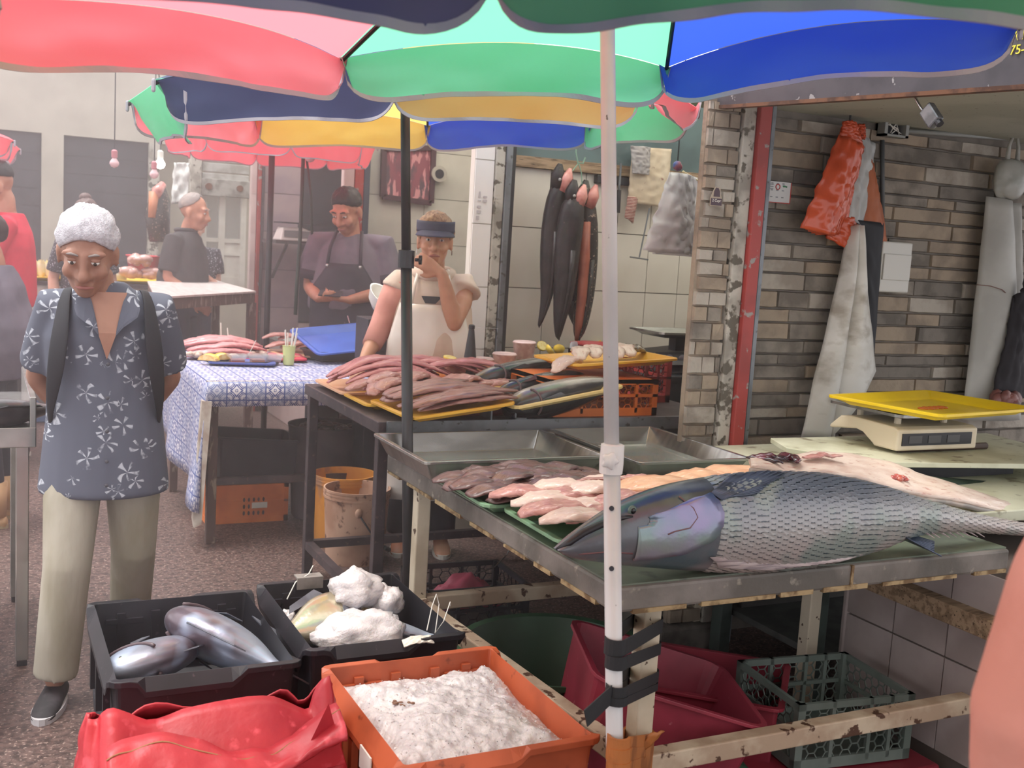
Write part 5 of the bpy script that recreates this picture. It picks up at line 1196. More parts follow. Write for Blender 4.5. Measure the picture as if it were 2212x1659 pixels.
m_rib2 = mat('orange_brown_ribbon', '#b9723c', .55, c2='#9a5c30', ns=14, transl=.2)
rb = thing('plastic_ribbon', 'twisted orange brown plastic ribbon knotted low round pole and leg', 'ribbon', (1.30, 2.02, .28))
for k, (z0, z1, hh) in enumerate(((zp(1608), zl(1612), .05), (zp(1630), zl(1640), .05), (zp(1655), zl(1650), .04))): part('turn', wrap(z0, z1, hh), m_rib2, rb, world=True, solid=.006)
kn_ = lerp(polept(zp(1630)), Vector((lg1.x, lg1.y, zl(1630))), .6)+Vector((-.01, -.035, 0))
part('knot', lumps(MB(), kn_, .018, 8, .014, 4, 1.2), m_rib2, rb, smooth=True, world=True)
for dx, dz_, sd_ in ((.05, .06, 1), (-.02, -.07, 2), (.04, -.075, 3)):
    part('tail', MB().grid(lambda u, v: kn_+Vector((dx*u+.018*(v-.5)*(1+u), -.012*u, dz_*u+.006*N3((u*5, v*5, sd_)))), 8, 4), m_rib2, rb, smooth=True, world=True, solid=.004)
# tag, wire tie and label on the second fish box
one('paper_tag', 'crumpled white paper tag on the near rim of the second fish box', 'tag', MB().grid(lambda u, v: (1.0+.085*u, 2.568+.02*v, .437+.008*math.sin(3*u)+.012*v+.006*N3((u*5, v*5, 2))), 10, 5), mat('tag_paper', '#d9d2c4', .8, c2='#8f867c', ns=30, lo=.6, hi=.7), solid=.004)
one('wire_loop', 'thin white wire loops standing by the paper tag', 'wire', MB().tube([(1.10, 2.66, .44), (1.12, 2.68, .50), (1.135, 2.69, .53), (1.145, 2.69, .50), (1.125, 2.66, .43), (1.14, 2.64, .47), (1.165, 2.66, .515), (1.17, 2.67, .50)], .0016, 5), m_white)
one('cardboard_tab', 'grey cardboard tab folded over the back rim of the second fish box', 'cardboard', MB().box2((.86, 3.118, .43), (.94, 3.126, .462)).box2((.86, 3.118, .462), (.94, 3.16, .466)), mat('grey_card', '#8a827c', .8, c2='#6f6862', ns=12))
one('wire_tie', 'white plastic tie across the back rim of the second fish box', 'wire', MB().tube([(.825, 3.10, .41), (.855, 3.12, .455), (.90, 3.14, .47), (.915, 3.145, .495)], .002, 5), m_white)
# ------------------------------------------------------------------ hanging things
def hang(px4, Y, bulge=.02, wr=.008, wf=7, nu=14, nv=22, waist=0.0, folds=0, fold_d=.01, sd=0, lean=0.0):
    """a hanging sheet between four picture corners (TL, TR, BR, BL) at wall distance Y, swelling towards the aisle"""
    c = [PY(a, b, Y) for a, b in px4]
    def f(u, v):
        p = c[0].lerp(c[1], u).lerp(c[3].lerp(c[2], u), v)
        k = math.sin(pi*min(max(u, 0), 1))
        mid = c[0].lerp(c[1], .5).lerp(c[3].lerp(c[2], .5), v)
        p = p.lerp(mid, waist*math.sin(pi*v))
        return p + Vector((0, -bulge*k*(.4+.6*math.sin(pi*(.15+.8*v))) - lean*v - (fold_d*(.5+.5*math.cos(2*pi*folds*u)) if folds else 0) + wr*N3((u*wf+sd, v*wf*1.6, sd))*2, 0))
    return MB().grid(f, nu, nv)
# eels
m_eel = mat('eel_skin', '#231f22', .4, c2='#2f282b', ns=12, c3='#5c4a48', ns3=60, lo3=.7, hi3=.74, bump=.3, bs=40, spec=.35)
m_eelsp = mat('spotted_eel_skin', '#2b2524', .4, c2='#221c1c', ns=10, c3='#a58f7f', ns3=75, lo3=.62, hi3=.66, bump=.3, bs=40)
m_eelbel = mat('eel_orange_belly', '#a8604c', .45, c2='#93503f', ns=10)
m_mouth = mat('eel_pink_mouth', '#d08f86', .35, c2='#b86d68', ns=18, coat=.3)
def eel(label, pts, rad, mt, Y, belly=False):
    P = [PY(a, b, Y) for a, b in pts]
    th = thing('hanging_eel', label, 'eel', P[-1], 0, None)
    part('body', MB().tube(P, rad, 14), mt, th, smooth=True, world=True, sub=1)
    d = Vector((0, -1, 0))
    part('jaw', MB().tube([P[0]+Vector((.0, -.01, -.06)), P[0]+Vector((.02, -.03, .0)), P[0]+Vector((.03, -.035, .05))], [.04, .032, .008], 10), m_mouth, th, smooth=True, world=True)
    part('upper_jaw', MB().tube([P[0]+Vector((-.01, .0, -.05)), P[0]+Vector((-.02, .0, .02)), P[0]+Vector((-.015, -.01, .07))], [.045, .035, .012], 10), mt, th, smooth=True, world=True)
    part('eye', MB().ell(P[0]+Vector((-.03, -.045, -.01)), (.008, .008, .008)), mat('eel_eye', '#9a9692', .2), th, smooth=True, world=True)
    if belly: part('belly', MB().tube([p+Vector((-.028*r/.05, -r*.55, 0)) for p, r in zip(P[1:], rad[1:])], [r*.5 for r in rad[1:]], 8), m_eelbel, th, smooth=True, world=True)
    part('fin', MB().tube([p+Vector((.0, -r*.9, 0)) for p, r in zip(P[2:], rad[2:])], [r*.22 for r in rad[2:]], 6), mt, th, smooth=True, world=True)
    return th
eel('black eel with hooked thin tail, first in the hanging bunch', [(1212, 385), (1200, 430), (1190, 500), (1186, 580), (1182, 640), (1172, 680), (1163, 708)], [.035, .052, .055, .05, .032, .018, .008], m_eel, 4.86)
eel('black eel in the middle of the hanging bunch', [(1243, 420), (1232, 470), (1224, 540), (1220, 610), (1214, 660), (1207, 700), (1205, 735)], [.05, .075, .07, .06, .045, .03, .012], m_eel, 4.80)
eel('small dark eel tail crossing between the others in the bunch', [(1228, 560), (1224, 610), (1230, 650), (1242, 690), (1248, 715)], [.03, .04, .035, .025, .008], m_eel, 4.88)
eel('spotted eel with orange belly, last in the hanging bunch', [(1268, 420), (1270, 480), (1268, 560), (1262, 640), (1254, 700), (1247, 735)], [.04, .055, .06, .055, .042, .02], m_eelsp, 4.84, True)
hk = PY(1250, 352, 4.83)
one('wire_hook', 'steel hook with green twine carrying the eels', 'hook', MB().tube([Vector((hk.x-.01, hk.y, 2.45)), hk+Vector((-.02, 0, .05)), hk+Vector((-.005, 0, .0)), hk+Vector((.025, 0, .0)), hk+Vector((.035, 0, .03))], .004, 6).tube([hk+Vector((0, 0, .0)), hk+Vector((-.03, 0, -.04)), hk+Vector((-.06, 0, -.07))], .003, 5).tube([hk+Vector((0, 0, .0)), hk+Vector((.02, 0, -.05)), hk+Vector((.03, 0, -.12))], .003, 5), mat('green_twine', '#7fa08c', .6))
# tiled stall wall things
B = hang([(1366, 318), (1450, 322), (1440, 450), (1356, 436)], 5.03, .02, .006, sd=3)
m_towel = mat('printed_towel', '#c9b7a0', .85, c2='#d6c8b4', ns=4, c3='#8a4f48', ns3=17, lo3=.62, hi3=.66)
tw_ = one('kitchen_towel', 'beige printed kitchen towel hanging on the tiled wall', 'towel', B, m_towel, smooth=True, solid=.006)
one('grey_cloth', 'small grey cloth hung over the corner of the printed towel', 'cloth', hang([(1362, 315), (1405, 318), (1402, 378), (1366, 374)], 4.99, .015, .006, sd=5), mat('grey_rag', '#a9a4a4', .9), smooth=True, solid=.005)
one('knife_strip', 'black magnetic knife strip on the white tiles', 'knife strip', MB().box2(tuple(PY(1283, 378, 5.09)), tuple(PY(1366, 402, 5.05))), m_black, bevel=.004)
k0 = PY(1338, 402, 5.03)
th = thing('sharpening_steel', 'dark sharpening steel hanging below the knife strip', 'knife steel', k0)
part('rod', MB().tube([(0, 0, .12), (0, 0, -.02)], .006, 8), m_gpost, th); part('handle', MB().tube([(0, 0, -.02), (0, 0, -.14)], [.012, .014], 8), m_black, th)
one('red_mitt', 'dark red striped mitt hanging under the towel corner', 'mitt', hang([(1356, 424), (1376, 428), (1366, 482), (1349, 470)], 5.02, .02, .003), mat('mitt_cloth', '#8a4a44', .9, wave=(40, '#d8c4b8', 1, 'Z')), smooth=True, solid=.012)
a, b = PY(1403, 450, 4.98), PY(1381, 556, 4.98)
th = thing('hook_rod', 'thin steel rod with a cross bar hanging from the towel', 'rod', b)
part('rod', MB().tube([a, b], .004, 6), m_gpost, th, world=True); part('cross_bar', MB().tube([PY(1361, 555, 4.98), PY(1400, 561, 4.98)], .004, 6), m_gpost, th, world=True)
m_bagw = mat('white_bag_film', '#f6f4f6', .28, c2='#eceaee', ns=8, transl=.45, bump=.35, bs=14, coat=.2)
th = thing('bag_bundle', 'bundle of white plastic bags hanging beside the stone pier', 'bags', PY(1450, 550, 3.9))
for i in range(3): part('bag', hang([(1447+i*3, 372), (1490+i*8, 378+i*3), (1494+i*8, 548+i*4), (1388+i*10, 540+i*4)], 3.9+.012*i, .035, .010, 6, sd=i*3), m_bagw, th, smooth=True, world=True, solid=.003)
part('knot', lumps(MB(), PY(1463, 362, 3.89), .012, 6, .014, 3, 1.2), mat('red_blue_knot', '#8a4a5a', .5, c2='#4a5a9a', ns=20), th, smooth=True, world=True)
part('yellow_edge', MB().tube([PY(1475, 370, 3.92), PY(1515, 395, 3.92), PY(1516, 470, 3.92), PY(1506, 555, 3.92)], .004, 5), mat('cream_film', '#d6c79a', .5), th, world=True)
a = PY(1463, 362, 3.89); one('bag_hook', 'dark wire hook above the white bag bundle', 'hook', MB().tube([a, a+Vector((0, 0, .08)), Vector((a.x, a.y, 2.45))], .003, 5), m_black)
# the stone stall
YW = 3.375
m_bago = mat('orange_bag_film', '#e0613c', .28, c2='#cf5431', ns=7, transl=.25, bump=.4, bs=13, coat=.25)
th = thing('bag_bundle', 'thick bundle of orange carrier bags hanging on the stone wall', 'bags', PY(1800, 500, YW))
for i in range(5): part('bag', hang([(1812+i*3, 292), (1868-i, 318+i*3), (1800+i*6, 512-i*2), (1728+i*8, 492+i*4)], YW-.075+.014*i, .035, .009, 6, sd=i*2.3), m_bago, th, smooth=True, world=True, solid=.004)
part('handle_loop', hang([(1822, 262), (1846, 262), (1862, 310), (1812, 296)], YW-.06, .015, .006, 9, sd=4), m_bago, th, smooth=True, world=True, solid=.01)
part('handle_loop', hang([(1852, 268), (1866, 270), (1868, 300), (1856, 300)], YW-.05, .01, .006, 9, sd=6), m_bago, th, smooth=True, world=True, solid=.008)
th = thing('bag_bundle', 'white and blue bag bundle tucked behind the orange bags', 'bags', PY(1860, 480, YW))
for i in range(2): part('bag', hang([(1842, 282), (1890, 312), (1862-i*6, 488), (1818, 468)], YW-.022+.01*i, .018, .006, 6, waist=-.1, sd=i*5+1), mat('greyish_bag', '#b9bab8', .4, c2='#a7a9a9', ns=7, transl=.15, bump=.3, bs=14), th, smooth=True, world=True, solid=.005)
part('blue_fold', hang([(1838, 272), (1850, 275), (1860, 318), (1842, 305)], YW-.035, .01, .004, sd=2), mat('blue_film', '#3f5f96', .45), th, smooth=True, world=True, solid=.004)
one('orange_bag', 'hanging orange bag with rounded bottom behind the black apron', 'bag', hang([(1866, 330), (1884, 360), (1914, 540), (1860, 520)], YW-.01, .02, .004, sd=8, waist=-.25), mat('dull_orange_bag', '#b8683f', .5, c2='#a85c36', ns=6, transl=.2, bump=.15, bs=12), smooth=True, solid=.012)
one('orange_bag', 'lower orange bag showing under the thick orange bundle', 'bag', hang([(1790, 470), (1848, 470), (1842, 548), (1784, 512)], YW-.012, .02, .004, sd=12), m_bago, smooth=True, solid=.02)
a = PY(1836, 262, YW-.06); one('bag_wire', 'curved dark wire above the orange bag bundle', 'wire', MB().tube([a, a+Vector((.0, 0, .05)), a+Vector((.02, 0, .09)), a+Vector((.05, 0.02, .115))], .004, 6), m_black)
m_apron = mat('white_rubber_apron', '#d3d1cb', .5, c2='#c5c2ba', ns=4, c3='#a19a8e', ns3=7, lo3=.52, hi3=.68, stretch=(1, 1, 1.6))
th = thing('hanging_apron', 'white rubber apron hanging in two folds on the stone wall', 'apron', PY(1800, 945, YW))
part('left_fold', hang([(1836, 488), (1850, 484), (1795, 948), (1722, 942)], YW-.03, .06, .004, 3, sd=2, lean=.02), m_apron, th, smooth=True, world=True, solid=.004)
part('right_fold', hang([(1847, 486), (1858, 488), (1884, 800), (1785, 948)], YW-.045, .05, .004, 3, sd=7, lean=.02), m_apron, th, smooth=True, world=True, solid=.004)
one('black_apron', 'black apron hanging beside the white one', 'apron', hang([(1850, 475), (1908, 482), (1886, 790), (1862, 600)], YW-.025, .015, .003, 4, sd=5), mat('black_apron_cloth', '#26262b', .7), smooth=True, solid=.005)
th = thing('breaker_box', 'white breaker box on the stone wall below the orange bag', 'breaker box', PY(1920, 575, 3.39))
a, b = PY(1893, 520, 3.39), PY(1946, 632, 3.39)
part('case', MB().box2((a.x, 3.35, b.z), (b.x, 3.42, a.z)), mat('grey_white_plastic', '#c6c4bd', .4), th, world=True, bevel=.006)
part('door', MB().box2((a.x+.008, 3.342, b.z+.05), (b.x-.008, 3.352, a.z-.05)), MATS['grey_white_plastic'], th, world=True, bevel=.003)
th = thing('junction_box', 'open grey junction box with loose wires on the stone wall', 'junction box', PY(1925, 278, 3.39))
a, b = PY(1902, 256, 3.39), PY(1950, 300, 3.39); cx, cz = (a.x+b.x)/2, (a.z+b.z)/2; ww = abs(b.x-a.x)/2; hh = abs(a.z-b.z)/2
B = MB(); B.box2((a.x, 3.36, cz+hh*.75), (b.x, 3.41, cz+hh)); B.box2((a.x, 3.36, cz-hh), (b.x, 3.41, cz-hh*.75)); B.box2((a.x, 3.36, cz-hh), (a.x+ww*.25, 3.41, cz+hh)); B.box2((b.x-ww*.25, 3.36, cz-hh), (b.x, 3.41, cz+hh))
m_cond = mat('grey_conduit', '#8b8d8a', .5)
part('frame', B, m_cond, th, world=True); part('back', MB().box2((a.x, 3.40, cz-hh), (b.x, 3.41, cz+hh)), m_black, th, world=True)
for i in range(4): part('loose_wire', MB().tube([(cx-ww*.6+.03*i, 3.385, cz+hh*.5*(-1)**i), (cx+ww*.2*(-1)**i, 3.37, cz), (cx+ww*.5-.02*i, 3.38, cz-hh*.6*(-1)**i)], .0025, 5), m_white, th, world=True)
one('conduit', 'short conduit rising from the junction box to the ceiling', 'conduit', MB().tube([(cx-.03, 3.392, cz+hh), (cx-.03, 3.392, 2.075)], .016, 10), m_cond, smooth=True)
one('conduit', 'grey conduit running right from the junction box', 'conduit', MB().tube([PY(1956, 283, 3.39), PY(2195, 300, 3.39)], .010, 8), m_cond, smooth=True)
one('conduit', 'thin dark conduit dropping below the junction box', 'conduit', MB().tube([PY(1906, 302, 3.39), PY(1906, 470, 3.39)], .009, 8), mat('dark_conduit', '#55585a', .6), smooth=True)
# paper calendar, sticker, padlock
th = thing('paper_calendar', 'small white paper calendar with a red emblem stuck to the stone wall', 'calendar', PY(1676, 440, 3.39))
a, b = PY(1649, 389, 3.385), PY(1706, 441, 3.385)
part('sheet', MB().box2((a.x, 3.385, b.z), (b.x, 3.388, a.z)), mat('calendar_paper', '#d5d6d6', .8), th, world=True)
B = MB()
for i in range(4):
    for j in range(3): B.box2((a.x+.012+.027*i, 3.3835, b.z+.02+.026*j), (a.x+.022+.027*i, 3.385, b.z+.024+.026*j))
for j in range(3): B.box2((a.x+.01, 3.3835, a.z-.014-.008*j), (a.x+.05, 3.385, a.z-.011-.008*j))
part('print', B, mat('grey_ink', '#8f9296', .8), th, world=True, kind='stuff')
part('emblem', MB().tube([(a.x+.072+.010*math.cos(t), 3.384, a.z-.02+.010*math.sin(t)) for t in [2*pi*i/16 for i in range(17)]], .002, 5), mat('red_ink', '#b5413c', .8), th, world=True)
part('leaf_mark', lumps(MB(), (a.x+.105, 3.384, a.z-.018), .007, 4, .005, 2), mat('green_ink', '#4f8f6a', .8), th, world=True)
part('border', MB().box2((a.x, 3.383, b.z), (b.x, 3.385, b.z+.003)).box2((b.x-.003, 3.383, b.z), (b.x, 3.385, a.z)), MATS['red_ink'], th, world=True)
th = thing('pier_sticker', 'dark die cut sticker with white script on the stone pier', 'sticker', PY(1547, 443, 3.30))
c = PY(1548, 425, 3.295)
part('backing', MB().poly([c+Vector((x, 0, z)) for x, z in ((-.026, -.034), (.026, -.034), (.026, -.008), (.018, .012), (.014, .034), (-.008, .036), (-.018, .015), (-.026, -.005))], .003, (0, 1, 0)), mat('sticker_cream', '#a89a88', .6), th, world=True)
part('figure', MB().poly([c+Vector((x, -.0015, z)) for x, z in ((-.014, .0), (.014, .0), (.012, .02), (.006, .031), (-.006, .032), (-.013, .018))], .0012, (0, 1, 0)), mat('sticker_dark', '#4a3a44', .6), th, world=True)
part('band', MB().box2((c.x-.024, 3.2935, c.z-.031), (c.x+.024, 3.2948, c.z-.006)), MATS['sticker_dark'], th, world=True)
letters('2 Cuyr', th, (c.x, 3.2930, c.z-.014), .014, m_white, (pi/2, 0, 0), name='script', extr=.0003)
th = thing('padlock', 'grey steel padlock hanging open under the sign', 'padlock', PX(2015, 245, 2.44))
L0 = PX(1995, 215, 2.44); Lc = PX(2012, 250, 2.44); m_lock = mat('padlock_steel', '#8a8d90', .35, metal=.7, c2='#6f7275', ns=20)
dn = (PX(2030, 275, 2.44)-PX(2000, 228, 2.44)).normalized(); rt = Vector((0, -1, 0)); rt = (rt-dn*rt.dot(dn)).normalized()
B = MB().beam(Lc-dn*.032, Lc+dn*.032, .046, .024, up=(1, 0, 0)); part('body', B, m_lock, th, world=True, bevel=.005)
s0_ = Lc-dn*.032+rt*-.014
part('shackle', MB().tube([s0_+dn*.01, s0_-dn*.02, s0_-dn*.034+Vector((0, .004, .006)), s0_-dn*.034+Vector((0, .016, .022)), s0_-dn*.03+Vector((0, .02, .05)), s0_-dn*.02+Vector((0, .012, .07))], .0042, 8), m_chrome, th, smooth=True, world=True)
part('cylinder', MB().tube([Lc+dn*.030+rt*.008, Lc+dn*.044+rt*.008], .011, 10), m_black, th, world=True)
# right: grey apron, clear bag, dark bundle
m_ga = mat('grey_white_apron', '#aeaca6', .55, c2='#9f9d97', ns=4)
th = thing('long_apron', 'long grey white apron hanging at the right picture edge', 'apron', PY(2140, 900, YW))
part('front', hang([(2130, 424), (2188, 440), (2196, 905), (2070, 905)], YW-.03, .07, .004, 3, sd=3, lean=.02), m_ga, th, smooth=True, world=True, solid=.004)
part('side', hang([(2176, 438), (2206, 440), (2208, 690), (2184, 660)], YW-.035, .03, .004, 3, sd=9), m_ga, th, smooth=True, world=True, solid=.004)
part('tie', MB().tube([PY(2110, 615, YW-.115), PY(2140, 618, YW-.12), PY(2165, 626, YW-.115), PY(2186, 645, YW-.09)], .002, 5), mat('brown_string', '#6b4a42', .8), th, world=True)
one('dark_bundle', 'black cloth bundle hanging in front of the long apron', 'cloth', hang([(2190, 640), (2216, 600), (2214, 860), (2136, 868)], YW-.12, .03, .008, 6, sd=4, waist=.15), mat('dark_cloth', '#2a272b', .85), smooth=True, solid=.01)
one('meat_piece', 'reddish brown fish head hanging below the black bundle', 'fish head', lumps(MB(), PY(2172, 872, YW-.16), .05, 16, .032, 6, 1.1), mat('reddish_meat', '#7d4f48', .45, c2='#5b3a38', ns=12), smooth=True)
th = thing('plastic_bag', 'knotted translucent bag hanging above the long apron', 'bag', PY(2180, 430, YW))
ctr = PY(2182, 388, YW-.06)
part('bag', MB().grid(lambda u, v: ctr+Vector(((.088+.035*N3((math.cos(2*pi*u)*1.6, math.sin(2*pi*u)*1.6, v*3)))*math.sin(pi*v)**.7*math.cos(2*pi*u), .05*math.sin(pi*v)**.7*math.sin(2*pi*u), .085*math.cos(pi*v)+.006*N3((u*9, v*9, 1)))), 28, 16, True), mat('cloudy_bag', '#bdbdb6', .3, c2='#a9aaa2', ns=10, transl=.3, bump=.4, bs=16), th, smooth=True, world=True)
for s in (-1, 1): part('handle', MB().tube([ctr+Vector((s*.03, 0, .07)), ctr+Vector((s*.028, 0, .14)), ctr+Vector((.0, 0, .215))], [.012, .008, .006], 6), MATS['cloudy_bag'], th, smooth=True, world=True)
# ------------------------------------------------------------------ farther stalls
# picture frame, vent, hose, shelf with scale
th = thing('framed_picture', 'crooked framed picture in dark reds on the beige panel wall', 'picture', PY(880, 440, 7.05))
f4 = [PY(826, 318, 7.06), PY(940, 316, 7.06), PY(934, 443, 7.06), PY(823, 428, 7.06)]
cc = sum(f4, Vector())/4
inn = [lerp(p, cc, .14) for p in f4]
part('canvas', MB().poly(inn, .01, (0, 1, 0)), mat('red_abstract_print', '#8a4a55', .6, c2='#5a4650', ns=9, c3='#c98a8c', ns3=14, lo3=.55, hi3=.6, stretch=(2, 1, .6)), th, world=True)
for i in range(4):
    a, b = f4[i], f4[(i+1) % 4]; part('frame_side', MB().beam(lerp(a, cc, .06), lerp(b, cc, .06), .035, .03, up=(0, 1, 0)), mat('dark_frame', '#4a3038', .5), th, world=True)
vp = PY(946, 376, 7.06)
th = thing('wall_vent', 'round vent pipe opening in the wall beside the picture', 'vent', vp)
part('ring', MB().tube([vp+Vector((0, .02, 0)), vp+Vector((0, -.03, 0))], .055, 24), m_plaster, th, world=True); part('bore', MB().tube([vp+Vector((0, -.02, 0)), vp+Vector((0, -.033, 0))], .032, 20), m_black, th, world=True)
sh = thing('wall_shelf', 'dark wall shelf in the dim stall carrying a small scale', 'shelf', PY(640, 520, 8.7))
a, b = PY(583, 520, 8.7), PY(700, 522, 8.7)
part('board', MB().box2((a.x, 8.5, a.z-.015), (b.x+.1, 9.0, a.z+.01)), m_bmetal, sh, world=True)
for x in (a.x+.1, b.x): part('bracket', MB().beam((x, 8.55, a.z-.015), (x, 9.0, a.z-.30), .02, .02), m_bmetal, sh, world=True)
th = thing('shop_scale', 'pale electronic scale on the dark wall shelf', 'scale', (a.x+.22, 8.62, a.z+.01))
part('body', MB().add([(-.19, -.13, 0), (.2, -.13, 0), (.2, .13, 0), (-.19, .13, 0), (-.17, -.11, .10), (.0, -.1, .11), (.19, .1, .06), (-.15, .12, .11)], [(3, 2, 1, 0), (4, 5, 6, 7), (0, 1, 5, 4), (1, 2, 6, 5), (2, 3, 7, 6), (3, 0, 4, 7)]), mat('pale_scale', '#b9a9a6', .5), th, bevel=.01)
part('display', MB().box2((-.16, -.132, .03), (.05, -.128, .08)), mat('dim_display', '#6a6366', .4), th); part('pan', MB().box2((-.18, -.14, .135), (.22, .14, .145)), m_black, th); part('column', MB().tube([(0, 0, .1), (0, 0, .135)], .02, 8), m_black, th)
a = PD(655, 350, 6.9); one('hanging_cable', 'dark green cable loop hanging down in the dim stall', 'cable', MB().tube([PD(655, 340, 6.9), PD(652, 420, 6.9), PD(648, 520, 6.9), PD(642, 600, 6.9), PD(638, 680, 6.9)], .012, 8).tube([PD(662, 340, 6.9), PD(672, 420, 6.9), PD(674, 520, 6.9)], .008, 8), mat('dark_green_cable', '#34443f', .6), smooth=True)
# bulbs
m_bulb = mat('frosted_pink_bulb', '#d8b4b8', .4); m_lit = mat('lit_bulb', '#fff6e8', .4, emit=14)
def bulb(label, px, py, dep, sz, mt, sock):
    p = PD(px, py, dep); th = thing('light_bulb', label, 'bulb', p)
    part('glass', MB().lathe([(.003, -sz), (sz*.6, -sz*.8), (sz*.95, -sz*.25), (sz*.9, sz*.2), (sz*.5, sz*.8), (sz*.42, sz*1.1)], n=16), mt, th, smooth=True)
    part('socket', MB().lathe([(sz*.5, sz*1.0), (sz*.6, sz*1.1), (sz*.62, sz*2.4), (sz*.3, sz*2.7), (.003, sz*2.75)], n=14), sock, th, smooth=True, angle=.7)
    part('cord', MB().tube([(0, 0, sz*2.7), (.0, 0, 2.62-p.z)], .004, 5), m_black, th)
    return th
zz = lambda p: Vector((p.x, p.y, 2.62))
m_sock = mat('pink_socket', '#b5747c', .6)
bulb('unlit pink bulb hanging before the dark doorway', 247, 352, 7.4, .033, m_bulb, m_sock); bulb('unlit pink bulb beside the white lit one', 333, 376, 7.6, .033, m_bulb, m_sock)
lb_ = bulb('small lit white bulb over the far stall', 346, 354, 9.2, .042, m_lit, m_white); bulb('pink bulb tip showing under the red umbrella', 670, 338, 6.6, .035, m_bulb, m_sock)
one('overhead_cable', 'black overhead cable carrying the hanging bulbs', 'cable', MB().tube([zz(PD(247, 352, 7.4)), zz(PD(333, 376, 7.6)), zz(PD(346, 354, 9.2)), Vector((2.5, 9.4, 2.62))], .006, 6), m_black)
# far hanging fish and bags
B = MB().tube([PD(350, 405, 8.8), PD(345, 430, 8.8), PD(340, 470, 8.8), PD(345, 520, 8.8)], [.03, .085, .10, .08], 12)
th = thing('hanging_eel', 'far bunch of dark eels hanging near the lit bulb', 'eel', PD(345, 500, 8.8)); part('body', B, m_eelsp, th, smooth=True, world=True)
part('head', MB().tube([PD(352, 398, 8.75), PD(340, 412, 8.7), PD(330, 440, 8.75)], [.03, .045, .03], 8), m_mouth, th, smooth=True, world=True); part('belly', MB().tube([PD(333, 415, 8.7), PD(328, 470, 8.7)], [.04, .03], 8), mat('orange_belly_far', '#c07a58', .5), th, smooth=True, world=True)
o = one('white_rag', 'crumpled white bag hanging on the peeling post of the far stall', 'bag', MB().grid(lambda u, v: PD(376+34*u-6*v, 352+88*v, 9.0)+Vector((0, .05*N3((u*4, v*5, 2)), 0)), 10, 14), mat('white_rag_film', '#c9c8c4', .6, bump=.3, bs=10), smooth=True, solid=.01)
# goods on the back counter
BZ = 1.031
def cx_(px): return PY(px, 590, 8.95).x
tray('yellow_tray', 'far yellow tray of snack bags behind the old man', 'tray', (cx_(105), 8.95, BZ), .50, .36, .03, mat('lemon_tray', '#dcb52c', .4))
for i in range(5):
    xx = cx_(72+i*17); one('snack_bag', ('snack bag nearest the red shirted boy', 'second snack bag on the far yellow tray', 'third snack bag on the far yellow tray', 'fourth snack bag on the far yellow tray', 'snack bag beside the old man head')[i], 'bag',
        MB().grid(lambda u, v, i=i: (xx+.05*(1-.6*max(0, v-.6)/.4)*math.sin(pi*min(v*1.3, 1)*.5+.3)*math.cos(2*pi*u), 8.95+.05*math.sin(2*pi*u), BZ+.008+.14*v+.015*N3((u*6, v*6, i))*v), 12, 8, True), mat('snack_film', '#d8cdb0', .3, c2='#d9b64a', ns=14), smooth=True)
tray('yellow_tray', 'far yellow tray holding bagged meat beside the polo man', 'tray', (cx_(305), 8.95, BZ), .42, .36, .03, MATS['lemon_tray'])
for i in range(3): one('meat_bag', ('pink bag of meat stacked on top', 'lower pink bag of meat beside the white tub', 'lower pink bag of meat beside the polo man')[i], 'bag', lumps(MB(), (cx_((302, 284, 325)[i]), 8.95, BZ+(.16, .06, .06)[i]), .05, 9, .05, i+2, .7), mat('bagged_meat', '#c79a92', .3, c2='#b07f78', ns=10, coat=.4), smooth=True)
one('white_tub', 'small white tub behind the old man ear', 'tub', MB().lathe([(.05, 0), (.06, .11), (.056, .11), (.046, .01)], (cx_(262), 9.05, BZ), 20), m_white, smooth=True)
one('red_bucket', 'red bucket behind the elbow of the woman in the dotted blouse', 'bucket', MB().lathe([(.10, 0), (.13, .2), (.14, .205), (.135, .21), (.12, .2), (.09, .02)], (cx_(322), 9.3, BZ), 24), mat('bright_red_bucket', '#c23c46', .45), smooth=True)
# goods on the stainless bench at the left
whole_fish('dark_fish', 'dark grey fish lying on the stainless bench', PZ(5, 893, bz+.05), .5, .40, .13, .10, fish_mat('dark_grey_fish', '#3f3b3f', '#6b6166', '#8a8084', -.06, .06, rough=.3, metal=.2), tilt=(1.1, 0))
th = thing('blue_crate', 'blue crate on the floor behind the old man', 'crate', PZ(80, 905, .0)); part('shell', pan(.5, .4, .3, .006, .02, .014, .03), mat('blue_crate_plastic', '#3f5f86', .5), th)
one('grey_plank', 'grey plank leaning on the blue crate behind the old man', 'plank', MB().beam(PZ(62, 830, .42), PZ(115, 890, .22), .09, .02), mat('grey_board', '#8a8280', .7))
one('fallen_peel', 'yellow scrap lying on the floor behind the old man', 'litter', lumps(MB(), PZ(78, 862, .0)+Vector((0, 0, .004)), .05, 8, .016, 3, .5), m_lemon, smooth=True)
# printed drawings on the white pier
B = MB(); p = PY(1036, 440, 4.985)
for i, (dx, dz, w_, h_) in enumerate(((0, .045, .012, .03), (0, .015, .018, .005), (.0, -.015, .02, .012), (0, -.04, .022, .014), (-.005, -.07, .016, .02), (.03, .035, .02, .01), (.03, .015, .022, .012))):
    B.box((p.x+dx, 4.988, p.z+dz), (w_, .002, h_), taper=.6 if i == 0 else 1)
o = one('printed_notice', 'faint black printed drawings on the white tiled pier', 'print', B, mat('faint_ink', '#b9b3b6', .8))
